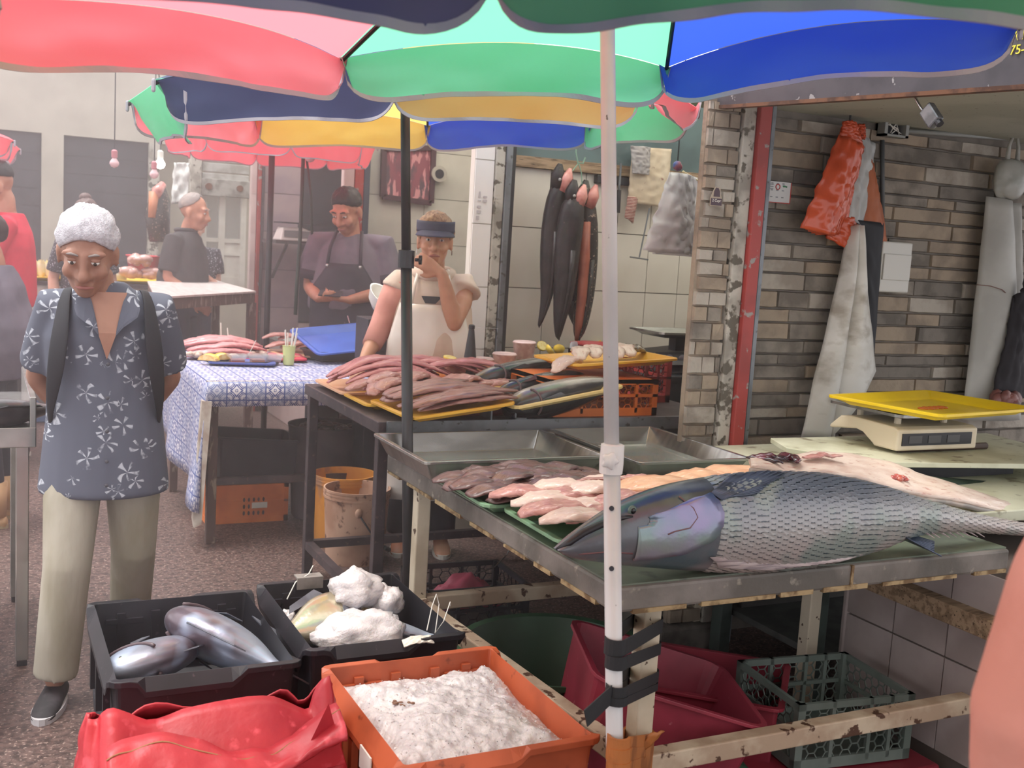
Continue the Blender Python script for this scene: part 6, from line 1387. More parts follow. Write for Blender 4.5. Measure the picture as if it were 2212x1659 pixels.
# ------------------------------------------------------------------ people
V = Vector
def limb(B, pts, rad, n=12): B.tube(pts, rad, n, round_ends=True)
def hand(B, w, d, nrm, side=1, curl=.5, s=1.0, spread=.012):
    d = V(d).normalized(); nrm = V(nrm); nrm = (nrm-d*nrm.dot(d)).normalized(); lat = d.cross(nrm)*side; w = V(w)
    rg = []
    for t, a, b in ((-.01, .024, .020), (.02, .030, .019), (.055, .040, .016), (.088, .040, .013), (.095, .034, .009)):
        c = w+d*t*s; rg.append([c+(lat*math.cos(2*pi*k/14)*a+nrm*math.sin(2*pi*k/14)*b)*s for k in range(14)])
    B.loft(rg)
    for i, L in enumerate((.068, .076, .070, .055)):
        p = w+(d*.083+lat*(.030-.020*i))*s; ang_ = 0; pts = [p]; dirv = (d+lat*(1.5-i)*spread*4).normalized()
        for j, f in enumerate((.45, .32, .23)):
            ang_ += curl*(.75, 1.0, .7)[j]; q = (dirv*math.cos(ang_)+nrm*math.sin(ang_)); p = p+q*L*f*s; pts.append(p)
        B.tube(pts, [.0092*s, .0088*s, .0080*s, .0068*s], 8, round_ends=True)
    p = w+(d*.022+lat*.030)*s; t1_ = (d*.65+lat*.62+nrm*.35*curl).normalized(); t2_ = (d*.85+lat*.15+nrm*.5*curl).normalized()
    B.tube([w+(d*.012+lat*.018)*s, p, p+t1_*.034*s, p+t1_*.034*s+t2_*.028*s], [.014*s, .0125*s, .0105*s, .0085*s], 8, round_ends=True)
def rotm(pitch, yaw, roll): return Matrix.Rotation(yaw, 3, 'Z') @ Matrix.Rotation(pitch, 3, 'X') @ Matrix.Rotation(roll, 3, 'Y')
def head_skin(B, c, R, s=1.0, nose=1.0):
    q = lambda x, y, z: V(c)+R @ V((x*s, y*s, z*s))
    el = lambda p, r: B.ell(q(*p), tuple(a*s for a in r), 16, 12, R)
    el((0, .012, .035), (.074, .092, .088)); el((0, -.018, -.03), (.064, .072, .082)); el((0, -.058, -.093), (.030, .026, .024)); el((0, -.02, -.075), (.052, .058, .045))
    for sx in (-1, 1):
        el((sx*.038, -.066, -.028), (.026, .022, .026)); el((sx*.034, -.078, .033), (.030, .014, .012)); el((sx*.078, .012, -.005), (.010, .020, .032)); el((sx*.080, .006, -.032), (.008, .011, .012))
        el((sx*.030, -.078, .010), (.017, .012, .009)); el((sx*.017, -.097, -.034), (.010, .011, .008))
    B.tube([q(0, -.084, .030), q(0, -.100, -.008), q(0, -.112*nose, -.030)], [.010*s, .012*s, .016*s], 10, round_ends=True)
    el((0, -.088, -.062), (.028, .014, .013)); el((0, -.082, -.078), (.026, .015, .012))
    return q, el
def person(label, loc, rz, height, skin, J={}, head=(0, 0, 0), hs=1.0, shirt=None, pants=None, shoes=None, hair=None, vox=.008, girth=1.0, neck_fwd=.02, legs=True, arms=True, eyes=True, eyecol='#2b2320', lips='#9a5f58', headc=None, handspec={}, lid=.0):
    k = height/1.70
    th = thing('person', label, 'person', loc, rz)
    D = dict(hiL=(.09, 0, .90), knL=(.10, -.02, .48), anL=(.105, .02, .085), hiR=(-.09, 0, .90), knR=(-.10, -.02, .48), anR=(-.105, .02, .085), ch=(0, 0, 1.22), pe=(0, 0, .94), nk=(0, -.005, 1.44),
             shL=(.165, 0, 1.36), elL=(.225, .03, 1.10), wrL=(.23, -.04, .86), shR=(-.165, 0, 1.36), elR=(-.225, .03, 1.10), wrR=(-.23, -.04, .86), hd=(0, -.03, 1.575))
    D.update(J); G = {a: V(b)*k for a, b in D.items()}
    B = MB(); g = girth
    rg = []
    for z, a, b in ((.88, .13, .10), (1.0, .125*g, .095*g), (1.15, .14*g, .105*g), (1.28, .14*g, .095), (1.35, .10, .07), (1.42, .055, .05)):
        sh = (G['ch']-V((0, 0, 1.22*k))) if z > 1.1 else V((0, 0, 0))
        rg.append([V((a*k*math.cos(2*pi*i/20), b*k*math.sin(2*pi*i/20), z*k))+sh for i in range(20)])
    B.loft(rg)
    hc = G['hd']; R = rotm(*head)
    limb(B, [G['nk']-V((0, 0, .05*k)), G['nk']+V((0, -.003, .01*k)), hc+R @ V((0, .015, -.07))*k*hs], [.062*k, .055*k, .052*k])
    q, el = head_skin(B, hc, R, k*hs)
    for s_ in 'LR':
        if arms:
            sh, e, w_ = G['sh'+s_], G['el'+s_], G['wr'+s_]; m = lerp(e, w_, .35)
            limb(B, [lerp(sh, e, .12), lerp(sh, e, .4), e], [.040*k, .045*k*g, .040*k]); limb(B, [e, m, lerp(e, w_, .75), w_], [.040*k, .043*k, .034*k, .026*k])
            hsx = handspec.get(s_, {}); d = V(hsx.get('d', (w_-e))); nr = V(hsx.get('n', (0, .2, 0)) if 'n' in hsx else ((-1, 0, 0) if s_ == 'L' else (1, 0, 0)))
            hand(B, w_+d.normalized()*.012, d, nr, hsx.get('side', 1 if s_ == 'L' else -1), hsx.get('curl', .35), k*hsx.get('s', 1.0))
        if legs:
            limb(B, [G['hi'+s_], lerp(G['hi'+s_], G['kn'+s_], .5), G['kn'+s_]], [.085*k, .075*k, .055*k]); limb(B, [G['kn'+s_], lerp(G['kn'+s_], G['an'+s_], .35), G['an'+s_]], [.052*k, .052*k, .036*k])
    body = part('body', B, skin, th, remesh=vox, relax=2, smooth=True)
    if eyes:
        for sx in (-1, 1):
            e = part('eye', MB().ell(q(sx*.031, -.0835, .0085), (.0120*k*hs, .0090*k*hs, .0070*k*hs), 12, 8, R), mat('eye_white', '#cfc8c2', .25), body, smooth=True)
            part('iris', MB().ell(q(sx*.031, -.0905, .0075), (.0055*k*hs, .003*k*hs, .0055*k*hs), 10, 6, R), mat('iris'+eyecol, eyecol, .15), e, smooth=True)
        for sx in (-1, 1): part('eyelid', MB().ell(q(sx*.031, -.0800, .0125+.0045*(1-lid)), (.0150*k*hs, .0118*k*hs, (.0080+.0035*lid)*k*hs), 12, 8, R), skin, body, smooth=True) if lid >= 0 else None
        part('lips', MB().tube([q(-.024, -.090, -.068), q(-.008, -.1025, -.064), q(.008, -.1025, -.064), q(.024, -.090, -.068)], [.003*k, .006*k, .006*k, .003*k], 8, round_ends=True), mat('lips'+lips, lips, .5), body, smooth=True)
    if hair:
        def hf(u, v):
            a = 2*pi*u; fr = -math.sin(a)  # 1 at the front
            lim = hair['side'] + (hair['front']-hair['side'])*max(0, fr)**1.3 + (hair['back']-hair['side'])*max(0, -fr)**.9
            lim += .05*N3((math.cos(a)*5, math.sin(a)*5, 2))+.03*N3((math.cos(a)*17, math.sin(a)*17, 5)); thm = lim*(v**.9); st = math.sin(thm); t_ = hair.get('t', .012)*(1+.5*N3((math.cos(a)*3, math.sin(a)*3, thm*3)))+.004*N3((math.cos(a)*14, math.sin(a)*14, thm*4)); t_ = t_*(1-v**5)+.001
            return q((.074+t_)*st*math.cos(a), .012+(.092+t_)*st*math.sin(a), .035+(.088+t_*1.1)*math.cos(thm))
        part('hair', MB().grid(hf, 48, 18, True), hair['mat'], body, smooth=True, solid=.004)
        if hair.get('brow', True):
            for sx in (-1, 1): part('eyebrow', MB().tube([q(sx*.014, -.0925, .032), q(sx*.032, -.094, .038), q(sx*.052, -.082, .032)], [.003*k, .0045*k, .002*k], 6), hair.get('browmat', hair['mat']), body, smooth=True)
    if pants:
        B = MB(); w_ = pants.get('w', 1.0)
        rg = []
        for z, a, b in ((.80, .15, .11), (.90, .155*g, .118*g), (.98, .148*g, .112*g), (1.03, .140*g, .105*g)):
            rg.append([V((a*k*math.cos(2*pi*i/20), b*k*math.sin(2*pi*i/20), z*k)) for i in range(20)])
        B.loft(rg)
        for s_ in 'LR':
            h, n_, a = G['hi'+s_], G['kn'+s_], G['an'+s_]; bot = lerp(n_, a, pants.get('len', .98))
            B.tube([h+V((0, 0, .03)), lerp(h, n_, .45), n_, lerp(n_, a, .4), bot], [.078*k*w_, .092*k*w_, .077*k*w_, .075*k*w_, .072*k*w_], 16)
        part('trousers', B, pants['mat'], th, remesh=.010, relax=2, smooth=True)
    if shirt:
        B = MB(); hem = shirt.get('hem', .92); w_ = shirt.get('w', 1.0); rg = []; fl = shirt.get('flare', 1.0)
        for z, a, b in ((hem, .175*fl, .135*fl), (max(hem+.02, .98), .176*g, .135*g), (1.10, .174*g, .134*g), (1.24, .178*g**.5, .128), (1.32, .170, .112), (1.385, .120, .088), (1.43, .072, .070)):
            sh = (G['ch']-V((0, 0, 1.22*k))) if z > 1.1 else V((0, 0, 0))
            rg.append([V((a*w_*k*math.cos(2*pi*i/24)*(1+.015*N3((math.cos(2*pi*i/24)*3, z*9, 1))), (b*w_*k+.010*N3((math.cos(2*pi*i/24)*4, z*7, 2)))*math.sin(2*pi*i/24), z*k))+sh for i in range(24)])
        B.loft(rg)
        for s_ in 'LR':
            sh, e, w2 = G['sh'+s_], G['el'+s_], G['wr'+s_]; sl = shirt.get('sleeve'+s_, shirt.get('sleeve', .75)); inn_ = lerp(sh, V((0, sh.y, sh.z+.03*k)), .55)
            if sl > 0:
                if sl <= 1: B.tube([inn_, sh, lerp(sh, e, sl*.5), lerp(sh, e, sl)], [.045*k, .072*k, .068*k*g, .068*k*g], 16)
                else: B.tube([inn_, sh, lerp(sh, e, .5), e, lerp(e, w2, .3), lerp(e, w2, sl-1)], [.045*k, .066*k, .062*k*g, .055*k, .050*k, .042*k], 16)
        part('shirt', B, shirt['mat'], th, remesh=.009, relax=6, smooth=True)
    if shoes:
        for s_ in 'LR':
            a = G['an'+s_]; ft_ = V(shoes.get('dir'+s_, (0, -1, 0))).normalized(); B = MB(); lt_ = V((-ft_.y, ft_.x, 0)); z0 = a.z-.085*k; rg = []
            for t, ww, hh in ((-.075, .022, .05), (-.06, .034, .075), (-.02, .038, .085), (.03, .040, .075), (.09, .045, .05), (.14, .042, .038), (.172, .026, .022)):
                c = V((a.x, a.y, z0))+ft_*t*k; rg.append([c+lt_*ww*k*math.cos(2*pi*i/16)+V((0, 0, hh*k*(.5+.5*math.sin(2*pi*i/16)))) for i in range(16)])
            so_ = part('shoe', B.loft(rg), shoes['mat'], th, smooth=True, sub=1)
            B = MB(); rg = []
            for z in (0, .022):
                rg.append([V((a.x, a.y, z0))+ft_*(.05+.13*math.cos(t))*k+lt_*.047*k*math.sin(t)*(1+.15*math.cos(t))+V((0, 0, z*k)) for t in [2*pi*i/20 for i in range(20)]])
            part('sole', B.loft(rg), shoes.get('sole', m_white), so_, smooth=False)
    return th, body, G, q, k
def skinm(n, c, c2): return mat(n, c, .5, c2=c2, ns=7, sss=.08, bump=.05, bs=60)
sk_old = skinm('skin_tanned', '#a97c68', '#996d5b'); sk_w = skinm('skin_warm', '#c08e74', '#b07f66'); sk_m = skinm('skin_ruddy', '#b98069', '#a66f5a'); sk_f = skinm('skin_fair', '#c79a84', '#b98b75')
def floral():
    m = bpy.data.materials.new('floral_shirt'); m.use_nodes = True; N = m.node_tree.nodes; L = m.node_tree.links; b = N['Principled BSDF']; tc = N.new('ShaderNodeTexCoord')
    nz = N.new('ShaderNodeTexNoise'); nz.inputs['Scale'].default_value = 9; L.new(tc.outputs['Object'], nz.inputs['Vector'])
    fl_ = N.new('ShaderNodeVectorMath'); fl_.operation = 'MULTIPLY'; fl_.inputs[1].default_value = (1, .0, 1); L.new(tc.outputs['Object'], fl_.inputs[0])
    mx0 = N.new('ShaderNodeMix'); mx0.data_type = 'VECTOR'; mx0.inputs['Factor'].default_value = .03; L.new(fl_.outputs[0], mx0.inputs['A']); L.new(nz.outputs['Color'], mx0.inputs['B'])
    v1 = N.new('ShaderNodeTexVoronoi'); v1.inputs['Scale'].default_value = 15; L.new(mx0.outputs['Result'], v1.inputs['Vector'])
    sp = N.new('ShaderNodeMath'); sp.operation = 'LESS_THAN'; sp.inputs[1].default_value = .5; L.new(v1.outputs['Distance'], sp.inputs[0])
    # petals: angular ripples round each flower centre
    sb = N.new('ShaderNodeVectorMath'); sb.operation = 'SUBTRACT'; L.new(mx0.outputs['Result'], sb.inputs[0]); L.new(v1.outputs['Position'], sb.inputs[1])
    sx = N.new('ShaderNodeSeparateXYZ'); L.new(sb.outputs[0], sx.inputs[0])
    an = N.new('ShaderNodeMath'); an.operation = 'ARCTAN2'; L.new(sx.outputs['Z'], an.inputs[0]); L.new(sx.outputs['X'], an.inputs[1])
    mu = N.new('ShaderNodeMath'); mu.operation = 'MULTIPLY'; mu.inputs[1].default_value = 5; L.new(an.outputs[0], mu.inputs[0])
    ad = N.new('ShaderNodeMath'); ad.operation = 'MULTIPLY_ADD'; ad.inputs[1].default_value = 16; L.new(nz.outputs['Fac'], ad.inputs[0]); L.new(mu.outputs[0], ad.inputs[2])
    si = N.new('ShaderNodeMath'); si.operation = 'SINE'; L.new(ad.outputs[0], si.inputs[0])
    gt = N.new('ShaderNodeMapRange'); gt.inputs[1].default_value = .35; gt.inputs[2].default_value = .8; L.new(si.outputs[0], gt.inputs[0])
    ml = N.new('ShaderNodeMath'); ml.operation = 'MULTIPLY'; L.new(sp.outputs[0], ml.inputs[0]); L.new(gt.outputs[0], ml.inputs[1])
    n2 = N.new('ShaderNodeTexNoise'); n2.inputs['Scale'].default_value = 40; L.new(tc.outputs['Object'], n2.inputs['Vector'])
    m3 = N.new('ShaderNodeMath'); m3.operation = 'MULTIPLY'; L.new(ml.outputs[0], m3.inputs[0]); m4 = N.new('ShaderNodeMapRange'); m4.inputs[1].default_value = .38; m4.inputs[2].default_value = .55; L.new(n2.outputs['Fac'], m4.inputs[0]); L.new(m4.outputs[0], m3.inputs[1])
    mc = N.new('ShaderNodeMix'); mc.data_type = 'RGBA'; mc.inputs['A'].default_value = srgb('#5b5e6c'); mc.inputs['B'].default_value = srgb('#b9bdc6'); L.new(m3.outputs[0], mc.inputs['Factor'])
    L.new(mc.outputs['Result'], b.inputs['Base Color']); b.inputs['Roughness'].default_value = .8; return m
# ---- old man walking towards the camera, hands behind his back
m_white_hair = mat('silver_hair', '#cbc8ce', .6, c2='#b7b3ba', ns=22, stretch=(6, 1, 6), bump=.4, bs=50)
om_p = PZ(220, 1490, 0)
om, omb, oG, oq, ok = person('grey haired old man in a floral shirt with backpack straps, walking', (om_p.x, om_p.y, 0), -.08, 1.565, sk_old,
    dict(elL=(.215, .12, 1.09), wrL=(.10, .20, .93), elR=(-.215, .12, 1.09), wrR=(-.10, .20, .93), ch=(-.012, -.025, 1.22), nk=(-.035, -.055, 1.44), hd=(-.062, -.115, 1.525),
         knR=(-.115, -.10, .48), anR=(-.15, -.08, .085), knL=(.10, .06, .49), anL=(.10, .30, .14), shL=(.155, -.01, 1.345), shR=(-.155, -.01, 1.345)),
    head=(.42, -.12, .02), hs=1.10, shirt=dict(mat=floral(), hem=.715, sleeve=.82, flare=1.22, w=1.0), pants=dict(mat=mat('khaki_trousers', '#a8a193', .85, c2='#98917f', ns=6, stretch=(1, 1, .35), bump=.9, bs=10), w=1.0, len=.96),
    shoes=dict(mat=mat('dark_sneaker', '#1d1a1e', .7, c2='#3a3439', ns=12), sole=mat('sneaker_sole', '#c4c0c2', .6), dirR=(-.25, -1, 0)), hair=dict(mat=m_white_hair, front=1.14, side=1.92, back=2.25, t=.013, browmat=mat('grey_brow', '#8f8480', .8)), girth=1.06, eyecol='#3a2f2a', vox=.008, lid=.25)
for s in (-1, 1):
    pts = [(s*.13, .13, 1.10), (s*.135, .11, 1.30), (s*.125, .03, 1.415), (s*.130, -.075, 1.385), (s*.140, -.150, 1.28), (s*.155, -.160, 1.14), (s*.175, -.105, 1.0), (s*.17, .02, .92)]
    P = [V(p)*ok for p in pts]; rg = []
    for i, p in enumerate(P):
        t = (P[min(i+1, len(P)-1)]-P[max(i-1, 0)]).normalized(); n_ = V((p.x*.5, p.y+.02, 0)).normalized() if i not in (2,) else V((0, 0, 1)); l_ = t.cross(n_).normalized(); n_ = l_.cross(t)
        hw = .034 if i < 6 else .016; rg.append([p+l_*hw*ok+n_*.006, p-l_*hw*ok+n_*.006, p-l_*hw*ok-n_*.008, p+l_*hw*ok-n_*.008])
    part('backpack_strap', MB().loft(rg), mat('black_strap_cloth', '#26252b', .8), om, smooth=True, sub=2)
part('backpack', MB().loft([[V((a*ok*math.cos(t), (.21+b*math.sin(t))*ok, z*ok)) for t in [2*pi*i/20 for i in range(20)]] for z, a, b in ((.78, .12, .06), (.82, .16, .09), (1.05, .17, .11), (1.28, .15, .09), (1.36, .09, .05))]), MATS['black_strap_cloth'], om, smooth=True, sub=1)
# open collar with bare chest
def frontp(x, z, off): return V((x*ok, (-.153-off)*ok if z < 1.3 else (-.150-off+(z-1.30)*.42)*ok, z*ok))
part('open_neck', MB().add([frontp(-.060, 1.40, .012), frontp(.060, 1.40, .012), frontp(.028, 1.27, .010), frontp(0, 1.185, .004), frontp(-.028, 1.27, .010)], [(0, 4, 3, 2, 1)]), sk_old, omb, solid=.010)
for s in (-1, 1):
    part('collar', MB().add([frontp(s*.055, 1.425, .018), frontp(s*.105, 1.385, .018), frontp(s*.105, 1.315, .024), frontp(s*.040, 1.295, .024), frontp(s*.018, 1.235, .014), frontp(s*.036, 1.33, .024)], [(0, 1, 2, 3, 5), (3, 4, 5)]), bpy.data.materials['floral_shirt'], om, solid=.006, sub=1)
for z in (1.17, 1.06, .95, .85, .77): part('button', MB().ell(frontp(.003, z, .012 if z > 1 else .014), (.006, .003, .006), 8, 5), mat('button_grey', '#4b4a52', .5), om)
# ---- woman at the steel table with visor and white apron
ww, wwb, wG, wq, wk = person('woman in a navy visor and white apron, hand raised to her mouth', (1.925, 4.80, 0), -.40, 1.615, sk_w,
    dict(elL=(.115, -.13, 1.185), wrL=(.045, -.20, 1.425), shL=(.17, -.01, 1.36), shR=(-.165, 0, 1.36), elR=(-.245, -.03, 1.14), wrR=(-.31, -.20, .985)),
    head=(.02, .02, 0), hs=1.03, shirt=dict(mat=mat('beige_hoodie', '#cdb9aa', .9, c2='#c0ab9c', ns=8), hem=.9, sleeveR=.16, sleeveL=.16, w=1.05), pants=dict(mat=mat('dark_trousers', '#35343a', .8)),
    shoes=dict(mat=mat('orange_boot', '#b9785c', .5, c2='#c9987c', ns=6), dirL=(.1, -1, 0)), hair=dict(mat=mat('blonde_brown_hair', '#a07f62', .6, c2='#7d5f48', ns=14, stretch=(5, 1, 5), bump=.3, bs=40), front=.95, side=2.05, back=2.3, t=.016), girth=1.18, vox=.007,
    handspec={'L': dict(d=(-.8, .0, .42), n=(-.05, .95, -.05), curl=.45, side=1), 'R': dict(d=(-.2, -.4, -.5), n=(.3, .3, -1), curl=.3)})
m_vis = mat('navy_visor', '#3f4258', .7, c2='#383b50', ns=8)
vz = part('visor_band', MB().grid(lambda u, v: wq((.078+.006)*math.cos(pi*1.0+pi*u*1.0)*1.06, .012-(.098)*math.sin(pi*u)*1.06+.0, .046+.052*v-.004*math.sin(pi*u)), 24, 4), m_vis, ww, smooth=True, solid=.006)
part('visor_brim', MB().grid(lambda u, v: wq((.082+.012*v)*math.cos(pi+pi*(.06+.88*u)), .005-(.098+.060*v*math.sin(pi*u)**.7)*math.sin(pi*(.06+.88*u))*1.05, .050-.026*v), 24, 6), m_vis, vz, smooth=True, solid=.005)
part('visor_strap', MB().tube([wq(.084*math.cos(a), .012+.104*math.sin(a), .062) for a in [pi*i/12 for i in range(13)]], .008, 6), m_vis, ww, smooth=True)
m_wap = mat('glossy_white_apron', '#e3dcd4', .3, c2='#d9d0c6', ns=4, coat=.3, bump=.06, bs=12)
part('apron', MB().grid(lambda u, v: V(((lerp(.19, .205, v) if v > .18 else lerp(.145, .19, v/.18))*1.05*(2*u-1)*wk, (-.165-.015*math.cos(3*u)+.055*(2*u-1)**2+.008*N3((u*5, v*5, 1))+(.0 if v < .28 else 0))*wk, lerp(1.27, .30, v)*wk)), 24, 26), m_wap, ww, smooth=True, solid=.006)
for s in (-1, 1): part('apron_strap', MB().tube([V((s*.098, -.145, 1.265))*wk, V((s*.085, -.12, 1.36))*wk, V((s*.07, -.04, 1.44))*wk], .009, 6, flat=.4), m_wap, ww, smooth=True)
part('hood', MB().tube([V((.085*math.cos(a), .01+.085*math.sin(a), 1.415+.012*math.sin(a)))*wk for a in [2*pi*i/20 for i in range(21)]], .032*wk, 8), mat('beige_hood', '#c9b5a6', .9, c2='#bca697', ns=8), ww, smooth=True)
part('sleeve', MB().tube([wG['shR'], lerp(wG['shR'], wG['elR'], .5), wG['elR'], lerp(wG['elR'], wG['wrR'], .55)], [.072*wk, .068*wk, .058*wk, .048*wk], 16), mat('pink_sleeve', '#c98f84', .9, c2='#bc8277', ns=8), ww, smooth=True)
part('shirt_patch', MB().add([V((-.05, -.150, 1.31))*wk, V((.05, -.150, 1.31))*wk, V((.02, -.150, 1.275))*wk, V((-.03, -.150, 1.275))*wk], [(0, 1, 2, 3)]), m_black, ww, solid=.008)
for s in (-1, 1): part('earring', MB().tube([wq(s*.083, .0, -.04), wq(s*.083, .0, -.062)], .003, 6), m_chrome, ww)
# ---- man in the grey t-shirt and dark apron looking at a phone
m_dkhair = mat('dark_hair', '#1f1c1f', .5, c2='#2a2629', ns=14, bump=.3, bs=50)
am, amb, aG, aq, ak = person('dark haired man in grey t-shirt and dark apron looking at his phone', (2.13, 6.74, 0), -.52, 1.80, sk_m,
    dict(elL=(.26, -.02, 1.10), wrL=(.06, -.27, 1.045), elR=(-.24, -.02, 1.10), wrR=(-.125, -.25, 1.04), shL=(.20, 0, 1.375), shR=(-.20, 0, 1.375), nk=(0, -.03, 1.44), hd=(-.015, -.085, 1.555)),
    head=(.48, -.30, 0), hs=1.06, shirt=dict(mat=mat('grey_tee', '#6f6670', .9, c2='#635b66', ns=7), hem=.92, sleeve=.85, w=1.14), pants=dict(mat=MATS['dark_trousers']), shoes=dict(mat=m_black),
    hair=dict(mat=m_dkhair, front=1.08, side=1.62, back=2.05, t=.012), girth=1.25, vox=.008, handspec={'L': dict(d=(-.8, -.35, .05), n=(-.2, -.1, .9), curl=.6), 'R': dict(d=(.5, -.6, .05), n=(.2, .1, .9), curl=.6)})
m_dap = mat('dark_apron', '#37343e', .7, c2='#302d36', ns=6)
part('apron', MB().grid(lambda u, v: V(((lerp(.10, .205, min(1, v/.2)))*(2*u-1)*ak, (-.188+.06*(2*u-1)**2)*ak, lerp(1.25, .45, v)*ak)), 20, 16), m_dap, am, smooth=True, solid=.006)
for s in (-1, 1):
    part('apron_strap', MB().tube([V((s*.098, -.178, 1.245))*ak, V((s*.092, -.15, 1.34))*ak, V((s*.075, -.06, 1.445))*ak], .012, 6, flat=.4), m_dap, am, smooth=True)
    part('strap_ring', MB().ell(V((s*.098, -.186, 1.235))*ak, (.010, .005, .010), 8, 6), m_chrome, am)
    part('sleeve_band', MB().tube([lerp(aG['shL' if s > 0 else 'shR'], aG['elL' if s > 0 else 'elR'], t) for t in (.66, .86)], .0895*ak, 16), mat('dark_cuff', '#3a363f', .9), am, smooth=True)
ph = lerp(aG['wrL'], aG['wrR'], .5)+V((-.005, -.075, .035))
pho = one('mobile_phone', 'dark mobile phone held by the man in the dark apron', 'phone', MB().box((0, 0, 0), (.14, .07, .009)), m_black, bevel=.004)
pho.location = V(am.location)+Matrix.Rotation(-.52, 3, 'Z') @ ph; pho.rotation_euler = (.45, 0, -.52)
# ---- bald man in dark polo in profile
pm_l = cf(PD(400, 560, 8.2).x*0, 0); pt = PD(396, 560, 8.3)
pm, pmb, pG, pq, pk = person('balding man in a dark polo shirt seen in profile by the far table', (pt.x, pt.y, 0), 1.0, 1.735, sk_m,
    dict(elR=(-.215, .02, 1.09), wrR=(-.20, -.17, .94), elL=(.2, -.04, 1.1), wrL=(.15, -.25, 1.0), nk=(0, -.03, 1.44), hd=(0, -.075, 1.57), ch=(0, -.02, 1.22)), head=(.15, .1, 0), hs=1.08,
    shirt=dict(mat=mat('dark_polo', '#3b3638', .85, c2='#322e31', ns=7), hem=.88, sleeve=.85, w=1.12), pants=dict(mat=mat('blue_jeans', '#3f4659', .85)), shoes=dict(mat=m_black), hair=dict(mat=mat('short_grey_hair', '#8a7f7c', .7, c2='#9a8a84', ns=12), front=.35, side=1.45, back=1.95, t=.006), girth=1.2, vox=.011)
part('collar', MB().tube([V((.07*math.cos(a), -.015+.07*math.sin(a), 1.435))*pk for a in [2*pi*i/16 for i in range(17)]], .018, 8), MATS['dark_polo'], pm, smooth=True)
# ---- woman in the dotted blouse behind him
m_dot = mat('dotted_blouse', '#2f2e38', .8, c2='#26252e', ns=5, c3='#b5b3bb', ns3=95, lo3=.60, hi3=.63)
wt_ = PD(420, 560, 8.95)
wd, wdb, dG, dq, dk = person('woman in a black dotted blouse with hand on hip, behind the polo man', (wt_.x, wt_.y, 0), -.35, 1.60, sk_f,
    dict(elR=(-.40, .04, 1.13), wrR=(-.20, .02, .96), elL=(.20, -.03, 1.08), wrL=(.13, -.20, 1.16)), head=(.1, .1, 0), shirt=dict(mat=m_dot, hem=.86, sleeve=.62, w=1.12), pants=dict(mat=MATS['blue_jeans']), shoes=dict(mat=m_black),
    hair=dict(mat=m_dkhair, front=1.0, side=1.8, back=2.3, t=.02), girth=1.15, vox=.011, handspec={'L': dict(d=(-.6, -.4, .2), n=(-.2, -.2, .8), curl=.7)})
pp_ = one('paper_slip', 'pale paper slip in the hand of the woman in the dotted blouse', 'paper', MB().box((0, 0, 0), (.09, .002, .06)), m_white); pp_.location = V(wd.location)+Matrix.Rotation(-.35, 3, 'Z') @ (dG['wrL']+V((-.07, -.06, .03)))
# ---- boy in the red t-shirt at the left edge
bt_p = PD(22, 560, 6.6)
by, byb, bG, bq, bk = person('young man in a red t-shirt bending his head, at the left picture edge', (bt_p.x, bt_p.y, 0), -1.75, 1.80, sk_m, dict(hd=(0, -.07, 1.57), nk=(0, -.02, 1.44), elL=(.24, -.10, 1.12), wrL=(.16, -.30, .98)), head=(.45, .2, 0),
    shirt=dict(mat=mat('bright_red_tee', '#d8384e', .85, c2='#cb3147', ns=6), hem=.9, sleeve=.85, w=1.05), pants=dict(mat=MATS['dark_trousers']), shoes=dict(mat=m_black), hair=dict(mat=m_dkhair, front=1.0, side=1.25, back=1.75, t=.022), vox=.010)
# ---- person in a mauve vest at the left edge, near the stainless bench
lw_p = PZ(6, 1128, 0)
lw, lwb, lG, lq, lk = person('woman in a grey mauve vest and tan boots at the left picture edge', (lw_p.x-.03, lw_p.y, 0), -1.9, 1.50, sk_m, dict(hd=(0, -.05, 1.57), elL=(.22, -.04, 1.10), wrL=(.12, -.25, 1.06), elR=(-.22, -.04, 1.1), wrR=(-.12, -.25, 1.06)), head=(.2, 0, 0),
    shirt=dict(mat=mat('mauve_vest', '#6d6470', .9, c2='#625a66', ns=7), hem=.82, sleeve=.9, w=1.22), pants=dict(mat=mat('black_pants', '#2c2a32', .8), len=.6), shoes=dict(mat=mat('tan_boot', '#c39a72', .7, c2='#b0885f', ns=8), sole=mat('boot_sole', '#a5906f', .8)), hair=dict(mat=mat('reddish_dark_hair', '#3a2526', .5), front=1.0, side=1.7, back=2.4, t=.015), girth=1.3, vox=.010)
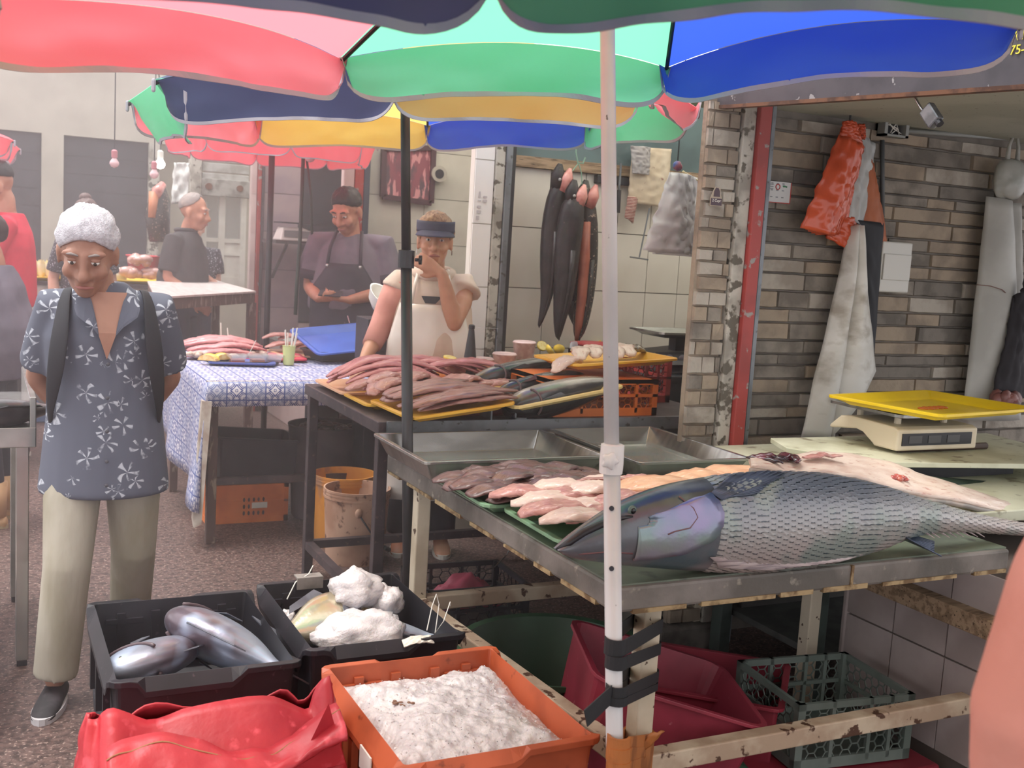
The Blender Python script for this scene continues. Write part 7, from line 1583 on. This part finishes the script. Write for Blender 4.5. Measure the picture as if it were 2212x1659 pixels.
for s_ in 'LR': part('boot_shaft', MB().tube([lG['an'+s_]+V((0, 0, -.02)), lG['an'+s_]+V((0, 0, .15))], [.058, .064], 14), MATS['tan_boot'], lw, smooth=True)
# ---- someone behind the old man's head
hp = PD(183, 560, 8.0)
hb, hbb, hG, hq, hk = person('person with brown hair in a bun, mostly hidden behind the old man', (hp.x, hp.y, 0), .3, 1.64, sk_f, {}, head=(0, 0, 0), shirt=dict(mat=MATS['dotted_blouse'], hem=.9, sleeve=.8), pants=dict(mat=MATS['dark_trousers']), hair=dict(mat=mat('brown_bun_hair', '#5d4a48', .6), front=1.0, side=1.7, back=2.2, t=.015), vox=.012, shoes=dict(mat=m_black))
part('bun', MB().ell(hq(0, .03, .145), (.045, .04, .035)), MATS['brown_bun_hair'], hbb, smooth=True)
# ---- passer-by in coral at the right edge, close to the camera
cp = cf(.752, .95)
cp_, cpb, cG, cq, ck_ = person('passer-by in a coral t-shirt whose shoulder shows at the right edge', (cp.x, cp.y, 0), 2.4, 1.68, sk_w, dict(elL=(.24, -.02, 1.08), wrL=(.22, -.12, .86)), shirt=dict(mat=mat('coral_tee', '#e3a496', .85, c2='#d59484', ns=5, bump=.3, bs=7), hem=.80, sleeve=1.75, w=1.12), pants=dict(mat=MATS['blue_jeans']), shoes=dict(mat=m_black), hair=dict(mat=MATS['blonde_brown_hair'], front=1.0, side=1.7, back=2.3, t=.015), girth=1.15, vox=.010)
# ------------------------------------------------------------------ added haze volume imitating lens glare over the aisle
hz = bpy.data.materials.new('glare_haze'); hz.use_nodes = True; hn = hz.node_tree.nodes; hn.clear()
ho = hn.new('ShaderNodeOutputMaterial'); hv = hn.new('ShaderNodeVolumeScatter'); hv.inputs['Density'].default_value = .023; hv.inputs['Color'].default_value = (1, .91, .925, 1); hv.inputs['Anisotropy'].default_value = .2  # pinkish, so a rosy cast of light is coloured into it
hz.node_tree.links.new(hv.outputs[0], ho.inputs['Volume'])
hb_ = part('haze', MB().box2((-8.9, 2.3, .001), (2.15, 10.9, 3.0)), hz)
tag(hb_, 'added thin pale haze standing in for lens glare along the aisle', 'haze', kind='stuff')
